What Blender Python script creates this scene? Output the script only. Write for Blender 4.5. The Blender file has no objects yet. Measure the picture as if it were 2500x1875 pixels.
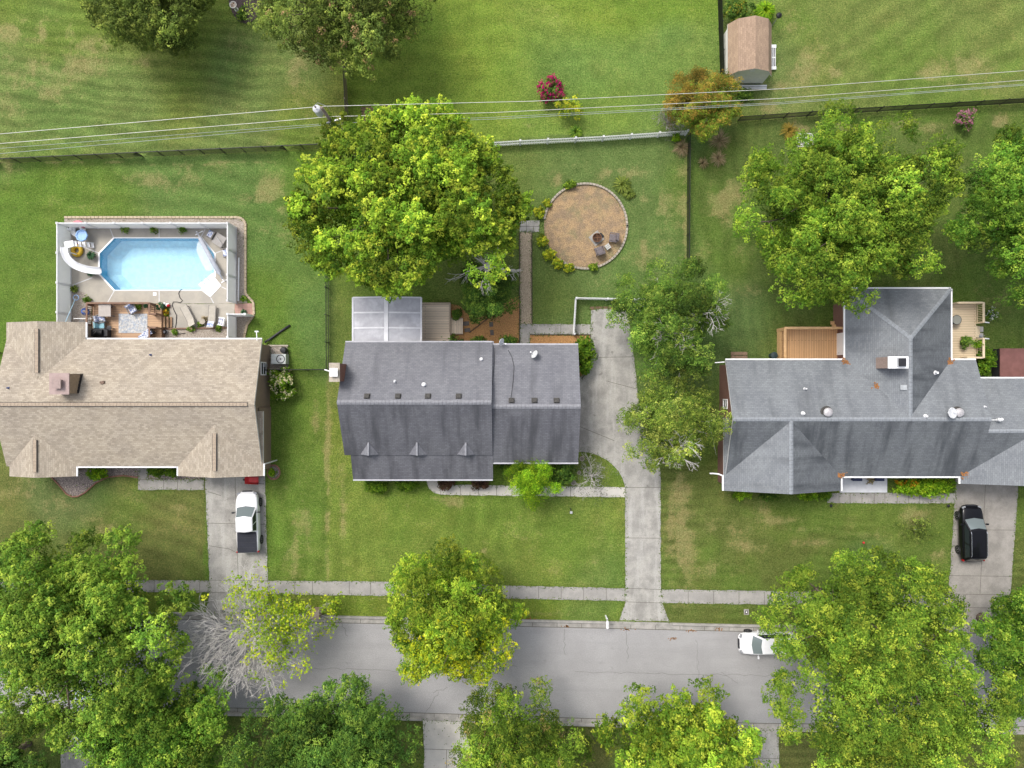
import bpy, math, random
import numpy as np
from mathutils import Vector, Matrix, noise
S = bpy.context.scene
COL = S.collection
R = math.radians
# ------------------------------------------------------------------ camera, sky, sun, exposure
H = 58.0            # flying height of the camera above the lawn (m)
F = 1689.0          # focal length in pixels of the 2500 px wide photograph
cam = bpy.data.cameras.new('camera')
cam.sensor_fit = 'HORIZONTAL'; cam.sensor_width = 36.0
cam.lens = 36.0 * F / 2500.0
cam.clip_start = 0.5; cam.clip_end = 3000
co = bpy.data.objects.new('camera', cam); COL.objects.link(co)
co.location = (0, 0, H); co.rotation_euler = (0, 0, 0)
S.camera = co
SUN_EL, SUN_AZ = 56.0, 318.0
w = bpy.data.worlds.new('World'); S.world = w; w.use_nodes = True
nt = w.node_tree; nt.nodes.clear()
sky = nt.nodes.new('ShaderNodeTexSky'); sky.sky_type = 'NISHITA'; sky.sun_disc = False
sky.sun_elevation = R(SUN_EL); sky.sun_rotation = R(SUN_AZ); sky.air_density = 1.0; sky.dust_density = 4.0; sky.ozone_density = 1.0
hs = nt.nodes.new('ShaderNodeHueSaturation'); hs.inputs['Saturation'].default_value = 0.42
bg = nt.nodes.new('ShaderNodeBackground'); bg.inputs[1].default_value = 0.15
wo = nt.nodes.new('ShaderNodeOutputWorld')
nt.links.new(sky.outputs[0], hs.inputs['Color']); nt.links.new(hs.outputs[0], bg.inputs[0]); nt.links.new(bg.outputs[0], wo.inputs[0])
sl = bpy.data.lights.new('sun', 'SUN'); sl.energy = 1.25; sl.angle = R(18); sl.color = (1.0, 0.955, 0.87)
so = bpy.data.objects.new('sun', sl); COL.objects.link(so)
az, el = R(SUN_AZ), R(SUN_EL)
sd = Vector((math.sin(az)*math.cos(el), math.cos(az)*math.cos(el), math.sin(el)))
so.rotation_euler = sd.to_track_quat('Z', 'Y').to_euler(); so.location = sd*80
S.view_settings.view_transform = 'Standard'; S.view_settings.look = 'None'
S.view_settings.exposure = 0.74; S.view_settings.gamma = 1.0; S.view_settings.use_curve_mapping = False

# ------------------------------------------------------------------ helpers
def X(u, z=0): return (u-1250.0)/F*(H-z)
def Y(v, z=0): return -(v-937.5)/F*(H-z)
def P(u, v, z=0): return Vector((X(u, z), Y(v, z), z))
def M2(px, z=0): return px/F*(H-z)

def tag(o, label=None, cat=None, group=None, kind=None):
    if label: o['label'] = label
    if cat: o['category'] = cat
    if group: o['group'] = group
    if kind: o['kind'] = kind
    return o
def thing(name, loc, label, cat, group=None, rz=0.0):
    o = bpy.data.objects.new(name, None); COL.objects.link(o)
    o.location = loc; o.rotation_euler = (0, 0, rz); o.empty_display_size = 0.3
    return tag(o, label, cat, group)
def copy_tree(o, parent=None, label=None):
    c = o.copy(); COL.objects.link(c)
    if parent is not None: c.parent = parent
    if label: c['label'] = label
    for ch in list(o.children): copy_tree(ch, c)
    return c
def rootloc(p):
    v = Vector((0, 0, 0))
    while p is not None: v += p.location; p = p.parent
    return v

class MB:
    def __init__(s): s.v = []; s.f = []; s.m = []; s.uv = {}
    def vert(s, p): s.v.append((p[0], p[1], p[2])); return len(s.v)-1
    def face(s, pts, m=0, uv=None):
        i = [s.vert(p) for p in pts]
        s.f.append(i); s.m.append(m)
        if uv: s.uv[len(s.f)-1] = uv
    def prism(s, pts, z0, z1, m=0, ms=None, bottom=True):
        ms = m if ms is None else ms
        n = len(pts); a = sum(pts[i][0]*pts[(i+1)%n][1]-pts[(i+1)%n][0]*pts[i][1] for i in range(n))
        if a < 0: pts = pts[::-1]
        b0 = len(s.v)
        for p in pts: s.vert((p[0], p[1], z0))
        for p in pts: s.vert((p[0], p[1], z1))
        s.f.append([b0+n+i for i in range(n)]); s.m.append(m)
        if bottom: s.f.append([b0+n-1-i for i in range(n)]); s.m.append(ms)
        for i in range(n):
            j = (i+1) % n
            s.f.append([b0+i, b0+j, b0+n+j, b0+n+i]); s.m.append(ms)
        return s
    def box(s, c, d, rz=0.0, m=0, rx=0.0, ry=0.0):
        x, y, z = d[0]/2, d[1]/2, d[2]/2
        rot = Matrix.Rotation(rz, 3, 'Z') @ Matrix.Rotation(ry, 3, 'Y') @ Matrix.Rotation(rx, 3, 'X'); b = len(s.v); c = Vector(c)
        for sx, sy, sz in ((-1,-1,-1),(1,-1,-1),(1,1,-1),(-1,1,-1),(-1,-1,1),(1,-1,1),(1,1,1),(-1,1,1)):
            s.vert(c + rot @ Vector((sx*x, sy*y, sz*z)))
        for f in ((3,2,1,0),(4,5,6,7),(0,1,5,4),(1,2,6,5),(2,3,7,6),(3,0,4,7)):
            s.f.append([b+i for i in f]); s.m.append(m)
        return s
    def bar(s, a, b, wd, ht, m=0):
        a = Vector(a); b = Vector(b); d = b-a; L = d.length
        rz = math.atan2(d.y, d.x); ry = -math.asin(max(-1, min(1, d.z/L)))
        return s.box((a+b)/2, (L, wd, ht), rz, m, ry=ry)
    def tube(s, pts, rad, n=6, m=0, cap=True):
        pts = [Vector(p) for p in pts]
        if not hasattr(rad, '__len__'): rad = [rad]*len(pts)
        b = len(s.v); up = Vector((0.13, 0.21, 1)).normalized()
        for i, p in enumerate(pts):
            t = (pts[min(i+1, len(pts)-1)]-pts[max(i-1, 0)]).normalized()
            a = t.cross(up)
            if a.length < 1e-3: a = t.cross(Vector((1, 0, 0)))
            a.normalize(); c = a.cross(t)
            for k in range(n):
                th = 2*math.pi*k/n
                s.vert(p + (a*math.cos(th)+c*math.sin(th))*rad[i])
        for i in range(len(pts)-1):
            for k in range(n):
                k2 = (k+1) % n
                s.f.append([b+i*n+k, b+i*n+k2, b+(i+1)*n+k2, b+(i+1)*n+k]); s.m.append(m)
        if cap:
            s.f.append([b+n-1-k for k in range(n)]); s.m.append(m)
            e = b+(len(pts)-1)*n
            s.f.append([e+k for k in range(n)]); s.m.append(m)
        return s
    def lathe(s, c, prof, n=16, m=0, sx=1.0, sy=1.0):
        c = Vector(c); b = len(s.v)
        for r, z in prof:
            for k in range(n):
                th = 2*math.pi*k/n
                s.vert(c+Vector((r*math.cos(th)*sx, r*math.sin(th)*sy, z)))
        for i in range(len(prof)-1):
            for k in range(n):
                k2 = (k+1) % n
                s.f.append([b+i*n+k, b+i*n+k2, b+(i+1)*n+k2, b+(i+1)*n+k]); s.m.append(m)
        s.f.append([b+n-1-k for k in range(n)]); s.m.append(m)
        e = b+(len(prof)-1)*n
        s.f.append([e+k for k in range(n)]); s.m.append(m)
        return s
    def ball(s, c, rx, ry, rz, m=0, n=10, k=6, lo=-1.0):
        prof = []
        for i in range(k+1):
            t = -math.pi/2 + math.pi*i/k
            prof.append((max(1e-3, math.cos(t)), max(lo, math.sin(t))*rz/1.0))
        return s.lathe(c, prof, n, m, rx, ry)
    def build(s, name, mats, parent=None, smooth=False, bevel=0, local=False):
        if not isinstance(mats, (list, tuple)): mats = [mats]
        A = np.array(s.v, dtype=float).reshape(-1, 3)
        if parent is None:
            org = np.array([(A[:, 0].min()+A[:, 0].max())/2, (A[:, 1].min()+A[:, 1].max())/2, A[:, 2].min()])
        elif local: org = np.zeros(3)
        else: org = np.array(rootloc(parent))
        A = A-org
        me = bpy.data.meshes.new(name)
        me.from_pydata(A.tolist(), [], s.f)
        for mt in mats: me.materials.append(mt)
        if len(mats) > 1: me.polygons.foreach_set('material_index', s.m)
        if s.uv:
            uvl = me.uv_layers.new(name='UVMap')
            for pi, uvs in s.uv.items():
                for li, q in zip(me.polygons[pi].loop_indices, uvs): uvl.data[li].uv = q
        if smooth: me.polygons.foreach_set('use_smooth', [True]*len(me.polygons))
        me.update()
        o = bpy.data.objects.new(name, me); COL.objects.link(o)
        if parent is None: o.location = org
        else: o.parent = parent
        if bevel:
            b = o.modifiers.new('bevel', 'BEVEL'); b.width = bevel; b.segments = 2; b.limit_method = 'ANGLE'
        return o

def build_each(b, name, mats, parent=None, **kw):
    """every loose piece of b as an object of its own"""
    par = list(range(len(b.v)))
    def find(i):
        while par[i] != i: par[i] = par[par[i]]; i = par[i]
        return i
    for f in b.f:
        for i in f[1:]: par[find(i)] = find(f[0])
    groups = {}
    for k, f in enumerate(b.f): groups.setdefault(find(f[0]), []).append(k)
    out = []
    for ks in groups.values():
        n = MB(); mp = {}
        for k in ks:
            fi = []
            for i in b.f[k]:
                if i not in mp: mp[i] = n.vert(b.v[i])
                fi.append(mp[i])
            n.f.append(fi); n.m.append(b.m[k])
        out.append(n.build(name, mats, parent, **kw))
    return out

# ------------------------------------------------------------------ materials
def nodes(name):
    m = bpy.data.materials.new(name); m.use_nodes = True
    n = m.node_tree.nodes; l = m.node_tree.links
    return m, n, l, n['Principled BSDF']
def setc(s, c): s.default_value = (c[0], c[1], c[2], 1.0)
def mixc(n, l, fac, a, b, mode='MIX'):
    x = n.new('ShaderNodeMix'); x.data_type = 'RGBA'; x.blend_type = mode
    for sock, val in ((x.inputs[0], fac), (x.inputs[6], a), (x.inputs[7], b)):
        if hasattr(val, 'is_output'): l.new(val, sock)
        elif isinstance(val, (int, float)): sock.default_value = val
        else: setc(sock, val)
    return x.outputs[2]
def ntex(n, l, vec, scale, detail=4.0, rough=0.6):
    t = n.new('ShaderNodeTexNoise'); t.inputs['Scale'].default_value = scale
    t.inputs['Detail'].default_value = detail; t.inputs['Roughness'].default_value = rough
    if vec is not None: l.new(vec, t.inputs['Vector'])
    return t.outputs['Fac']
def ramp(n, l, fac, lo, hi):
    r = n.new('ShaderNodeMapRange'); r.interpolation_type = 'SMOOTHSTEP'
    l.new(fac, r.inputs[0]); r.inputs[1].default_value = lo; r.inputs[2].default_value = hi
    return r.outputs[0]
def pos(n): return n.new('ShaderNodeNewGeometry').outputs['Position']
def mapv(n, l, vec, sc, rot=(0, 0, 0)):
    mp = n.new('ShaderNodeMapping'); mp.inputs['Scale'].default_value = sc; mp.inputs['Rotation'].default_value = rot
    l.new(vec, mp.inputs[0]); return mp.outputs[0]
def bump(n, l, b, h, strength, dist=0.02):
    bp = n.new('ShaderNodeBump'); bp.inputs['Strength'].default_value = strength; bp.inputs['Distance'].default_value = dist
    l.new(h, bp.inputs['Height']); l.new(bp.outputs[0], b.inputs['Normal'])
def mat(name, c, c2=None, scale=3.0, rough=0.7, metal=0.0, fine=0.0, fscale=40.0, bmp=0.0, spec=0.3, stain=None, sscale=0.4, samt=0.5, strk=None, spots=None):
    m, n, l, b = nodes(name); p = pos(n)
    c2 = c2 or tuple(x*0.82 for x in c)
    col = mixc(n, l, ramp(n, l, ntex(n, l, p, scale), 0.35, 0.65), c, c2)
    if stain is not None:
        f = n.new('ShaderNodeMath'); f.operation = 'MULTIPLY'; f.inputs[1].default_value = samt
        l.new(ramp(n, l, ntex(n, l, p, sscale, 6.0, 0.65), 0.48, 0.7), f.inputs[0])
        col = mixc(n, l, f.outputs[0], col, stain)
    if strk is not None:
        sc_, sv_, am_ = strk; f = n.new('ShaderNodeMath'); f.operation = 'MULTIPLY'; f.inputs[1].default_value = am_
        l.new(ramp(n, l, ntex(n, l, mapv(n, l, p, sv_), 1.0, 5.0, 0.6), 0.47, 0.66), f.inputs[0]); col = mixc(n, l, f.outputs[0], col, sc_)
    if spots is not None:
        f = n.new('ShaderNodeMath'); f.operation = 'MULTIPLY'; f.inputs[1].default_value = .7
        l.new(ramp(n, l, ntex(n, l, p, 1.7, 3.0, .5), 0.66, 0.74), f.inputs[0]); col = mixc(n, l, f.outputs[0], col, spots)
    if fine:
        g = ramp(n, l, ntex(n, l, p, fscale, 2.0), 0.25, 0.75)
        k = n.new('ShaderNodeMapRange'); l.new(g, k.inputs[0]); k.inputs[3].default_value = 1-fine; k.inputs[4].default_value = 1+fine
        cc = n.new('ShaderNodeCombineColor')
        for i in range(3): l.new(k.outputs[0], cc.inputs[i])
        col = mixc(n, l, 1.0, col, cc.outputs[0], 'MULTIPLY')
        if bmp: bump(n, l, b, g, bmp)
    l.new(col, b.inputs['Base Color'])
    b.inputs['Roughness'].default_value = rough; b.inputs['Metallic'].default_value = metal
    b.inputs['Specular IOR Level'].default_value = spec
    return m
def shingle(name, c1, c2, c3, wet=None, streak=0.0, bw=0.30, rh=0.145, mort=0.012, smin=0.5, smax=0.72):
    m, n, l, b = nodes(name)
    uv = n.new('ShaderNodeTexCoord').outputs['UV']
    bt = n.new('ShaderNodeTexBrick'); bt.inputs['Scale'].default_value = 1.0
    bt.inputs['Brick Width'].default_value = bw; bt.inputs['Row Height'].default_value = rh
    bt.inputs['Mortar Size'].default_value = mort; bt.inputs['Mortar Smooth'].default_value = 0.3; bt.inputs['Bias'].default_value = 0.0
    l.new(uv, bt.inputs['Vector']); setc(bt.inputs['Color1'], c1); setc(bt.inputs['Color2'], c2); setc(bt.inputs['Mortar'], c3)
    col = bt.outputs['Color']
    g = ntex(n, l, uv, 22.0, 2.0)
    col = mixc(n, l, 0.35, col, mixc(n, l, ramp(n, l, g, .3, .7), tuple(x*.7 for x in c2), tuple(min(1, x*1.2) for x in c1)))
    col = mixc(n, l, ramp(n, l, ntex(n, l, uv, 0.45, 3.0), .35, .7), col, mixc(n, l, 1.0, col, (0.86, 0.86, 0.88), 'MULTIPLY'))
    if wet is not None:
        sv = mapv(n, l, uv, (1.0, 0.16, 1.0))
        f = n.new('ShaderNodeMath'); f.operation = 'MULTIPLY'; f.inputs[1].default_value = streak
        l.new(ramp(n, l, ntex(n, l, sv, 0.9, 6.0, 0.62), smin, smax), f.inputs[0])
        col = mixc(n, l, f.outputs[0], col, wet)
    l.new(col, b.inputs['Base Color']); b.inputs['Roughness'].default_value = 0.85; b.inputs['Specular IOR Level'].default_value = 0.25
    bump(n, l, b, bt.outputs['Fac'], -0.35, 0.01)
    return m
def planks(name, c1, c2, gap, width, axis, rough=0.75):
    """deck boards; axis = direction the boards run along"""
    m, n, l, b = nodes(name); p = pos(n)
    q = p if axis == 'x' else mapv(n, l, p, (1, 1, 1), (0, 0, math.pi/2))
    bt = n.new('ShaderNodeTexBrick'); bt.inputs['Scale'].default_value = 1.0; bt.inputs['Brick Width'].default_value = 3.6
    bt.inputs['Row Height'].default_value = width; bt.inputs['Mortar Size'].default_value = 0.012; bt.offset = 0.37
    l.new(q, bt.inputs['Vector']); setc(bt.inputs['Color1'], c1); setc(bt.inputs['Color2'], c2); setc(bt.inputs['Mortar'], gap)
    gr = ntex(n, l, mapv(n, l, q, (1.2, 14, 1)), 2.0, 4.0)
    col = mixc(n, l, ramp(n, l, gr, .52, .85), bt.outputs['Color'], tuple(x*0.68 for x in c2))
    l.new(col, b.inputs['Base Color']); b.inputs['Roughness'].default_value = rough
    bump(n, l, b, bt.outputs['Fac'], -0.4, 0.01)
    return m
def leafmat(name, trans=0.27):
    m, n, l, b = nodes(name)
    at = n.new('ShaderNodeAttribute'); at.attribute_name = 'tint'
    l.new(at.outputs['Color'], b.inputs['Base Color']); b.inputs['Roughness'].default_value = 0.6; b.inputs['Specular IOR Level'].default_value = 0.10
    tr = n.new('ShaderNodeBsdfTranslucent'); l.new(mixc(n, l, 1.0, at.outputs['Color'], (1.0, 1.0, 0.75), 'MULTIPLY'), tr.inputs[0])
    mx = n.new('ShaderNodeMixShader'); mx.inputs[0].default_value = trans
    l.new(b.outputs[0], mx.inputs[1]); l.new(tr.outputs[0], mx.inputs[2])
    l.new(mx.outputs[0], n['Material Output'].inputs[0])
    return m
LEAF = leafmat('leaf')
WHITE = mat('white_vinyl', (.86, .86, .86), (.81, .81, .82), 1.5, 0.45)
TRIM = mat('white_trim', (.74, .74, .75), (.66, .66, .68), 2.0, 0.5)
CONC = mat('driveway_concrete', (.35, .337, .31), (.265, .256, .238), .9, .9, fine=.14, fscale=18, bmp=.1, stain=(.21, .20, .185), sscale=.45, samt=.6, strk=((.42, .41, .385), (1.6, .22, 1), .5), spots=(.16, .15, .135))
CONC_L = mat('pale_concrete', (.50, .475, .43), (.44, .42, .385), 1.4, .9, fine=.06, fscale=30, stain=(.36, .34, .31), sscale=.5, samt=.4)
CONC_P = mat('pool_deck_concrete', (.40, .365, .31), (.355, .33, .285), 1.3, .9, fine=.07, fscale=30, stain=(.28, .26, .235), sscale=.5, samt=.5)
CONC_W = mat('walk_concrete', (.33, .315, .295), (.27, .26, .245), 1.2, .9, fine=.11, fscale=25, bmp=.1, stain=(.20, .19, .18), sscale=.5, samt=.5)
JOINT = mat('joint_dirt', (.13, .12, .10), (.09, .085, .07), 8, 1.0)
JOINT_L = mat('joint_strip_white', (.62, .62, .63), None, 8, .7)
KERB = mat('kerb_concrete', (.36, .34, .315), (.27, .26, .24), 1.5, .9, fine=.12, fscale=22, stain=(.17, .16, .145), sscale=.8, samt=.6)
WOOD = planks('grey_deck_wood', (.80, .67, .52), (.68, .56, .43), (.26, .21, .16), .14, 'x')
WOODV = planks('landing_wood', (.78, .65, .50), (.66, .54, .41), (.26, .21, .16), .14, 'y')
CEDAR = planks('cedar_deck_wood', (.62, .37, .18), (.54, .32, .15), (.2, .10, .05), .14, 'y')
CEDAR_R = mat('cedar_rail_wood', (.64, .41, .21), (.54, .33, .16), 5, .7)
TANDECK = planks('tan_deck_wood', (.62, .50, .34), (.55, .44, .30), (.22, .16, .1), .14, 'x')
TANRAIL = mat('tan_rail_wood', (.66, .55, .38), (.58, .47, .32), 5, .7)
COMPO = planks('brown_deck_boards', (.52, .335, .20), (.45, .285, .17), (.15, .09, .06), .14, 'x')
BROWNRAIL = mat('brown_rail', (.22, .13, .085), (.17, .10, .07), 5, .7)
BLACK = mat('black_metal', (.018, .018, .02), None, 5, .5)
BLACKP = mat('black_plastic', (.022, .022, .026), (.03, .03, .034), 5, .45)
GREYM = mat('grey_metal', (.42, .43, .45), (.36, .37, .39), 4, .4, .5)
DARKM = mat('dark_vent_metal', (.045, .043, .042), (.07, .066, .06), 9, .6)
BRICK = shingle('red_brick', (.24, .085, .05), (.17, .06, .04), (.30, .27, .23), None, 0, .22, .075, .01)
BRICK_T = mat('tan_brick', (.36, .27, .20), (.27, .20, .15), 9, .9, fine=.15, fscale=18)
STONE = mat('edging_stone', (.40, .355, .29), (.31, .275, .225), 3.5, .95, fine=.15, fscale=25)
GRAVEL = mat('river_gravel', (.42, .375, .325), (.24, .20, .165), 16, .95, fine=.35, fscale=30, bmp=.6)
GRAVEL_D = mat('dark_river_gravel', (.38, .32, .29), (.15, .125, .12), 11, .95, fine=.5, fscale=28, bmp=.7)
MULCH = mat('orange_mulch', (.46, .25, .10), (.33, .18, .075), 11, 1.0, fine=.35, fscale=25, bmp=.6)
MULCH_D = mat('dark_mulch', (.10, .075, .075), (.06, .045, .045), 12, 1.0, fine=.35, fscale=26, bmp=.5)
WOODCHIP = mat('bleached_wood_chips', (.37, .255, .14), (.255, .185, .12), 1.3, 1.0, fine=.42, fscale=17, bmp=.8, stain=(.20, .185, .10), sscale=.5, samt=.8)
PATHG = mat('path_gravel', (.44, .36, .26), (.30, .24, .17), 12, 1.0, fine=.4, fscale=26, bmp=.6)
SOIL = mat('bare_soil', (.20, .135, .085), (.15, .10, .065), 4, 1.0, fine=.2, fscale=24)
BARK = mat('bark', (.16, .125, .095), (.10, .08, .06), 6, .95)
BARE = mat('bleached_bark', (.62, .59, .565), (.50, .47, .45), 3, .9)
GREYBARK = mat('grey_twig_bark', (.42, .385, .36), (.32, .295, .275), 3, .9)
TERRA = mat('terracotta_paver', (.42, .255, .21), (.36, .22, .18), 2.5, .9, fine=.1)
RED = mat('red_paint', (.52, .03, .035), (.45, .03, .03), 4, .4)
TIRE = mat('tyre_rubber', (.02, .02, .021), None, 5, .8)
RIM = mat('alloy_rim', (.45, .45, .47), None, 5, .3, .8)
CHROME = mat('chrome', (.62, .62, .64), None, 4, .2, .9)
def vinyl():
    m, n, l, b = nodes('fence_vinyl'); c = mixc(n, l, ramp(n, l, ntex(n, l, pos(n), 1.3), .35, .7), (.88, .88, .88), (.83, .83, .84))
    l.new(c, b.inputs['Base Color']); b.inputs['Roughness'].default_value = .45
    tr = n.new('ShaderNodeBsdfTranslucent'); setc(tr.inputs[0], (.86, .87, .88)); mx = n.new('ShaderNodeMixShader'); mx.inputs[0].default_value = .48
    l.new(b.outputs[0], mx.inputs[1]); l.new(tr.outputs[0], mx.inputs[2]); l.new(mx.outputs[0], n['Material Output'].inputs[0]); return m
VINYL = vinyl()
def glass_dark(name, c=(.02, .026, .03), rough=.06, sp=.4):
    m, n, l, b = nodes(name); setc(b.inputs['Base Color'], c); b.inputs['Roughness'].default_value = rough; b.inputs['Specular IOR Level'].default_value = sp
    return m
GLASS = glass_dark('window_glass')
WSHIELD = glass_dark('windshield_glass', (.15, .18, .185), .05, .8)  # base colour lifted to paint in some of the sky's reflection
def paint(name, c, coat=1.0, sp=.5):
    m, n, l, b = nodes(name); p = pos(n)
    l.new(mixc(n, l, ramp(n, l, ntex(n, l, p, 3.0), .3, .7), c, tuple(x*.94 for x in c)), b.inputs['Base Color'])
    b.inputs['Roughness'].default_value = .32; b.inputs['Specular IOR Level'].default_value = sp; b.inputs['Coat Weight'].default_value = coat; b.inputs['Coat Roughness'].default_value = .05
    return m
CARW = paint('white_car_paint', (.78, .78, .80)); CARK = paint('black_car_paint', (.004, .004, .006), .35, .15); CARS = paint('silver_blue_car_paint', (.45, .52, .62))
# ------------------------------------------------------------------ ground
rng = np.random.default_rng(7)
def vnoise(xs, ys, cell, seed, octaves=3):
    out = np.zeros_like(xs); amp = 1.0; tot = 0
    for o in range(octaves):
        r = np.random.default_rng(seed+o*31); g = r.random((400, 400))
        x = xs/cell+150.3; y = ys/cell+150.7
        xi = np.floor(x).astype(int); yi = np.floor(y).astype(int); fx = x-xi; fy = y-yi
        fx = fx*fx*(3-2*fx); fy = fy*fy*(3-2*fy); xi %= 399; yi %= 399
        v = (g[xi, yi]*(1-fx)+g[xi+1, yi]*fx)*(1-fy)+(g[xi, yi+1]*(1-fx)+g[xi+1, yi+1]*fx)*fy
        out += v*amp; tot += amp; amp *= 0.55; cell = cell/2.1
    return out/tot
def sm(a, lo, hi):
    t = np.clip((a-lo)/(hi-lo), 0, 1); return t*t*(3-2*t)
def lin(c): return np.array([(x/255/12.92 if x/255 <= .04045 else ((x/255+.055)/1.055)**2.4) for x in c])
POOL = [(280, 582), (491, 582), (523, 620), (523, 675), (490, 708), (281, 708), (244, 668), (244, 619)]
POOLW = [P(*q).xy for q in POOL]
def inpoly(x, y, poly):
    c = np.zeros(x.shape, bool); n = len(poly)
    for i in range(n):
        x1, y1 = poly[i][0], poly[i][1]; x2, y2 = poly[(i+1) % n][0], poly[(i+1) % n][1]
        if y1 == y2: continue
        c ^= ((y1 > y) != (y2 > y)) & (x < (x2-x1)*(y-y1)/(y2-y1)+x1)
    return c
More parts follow.
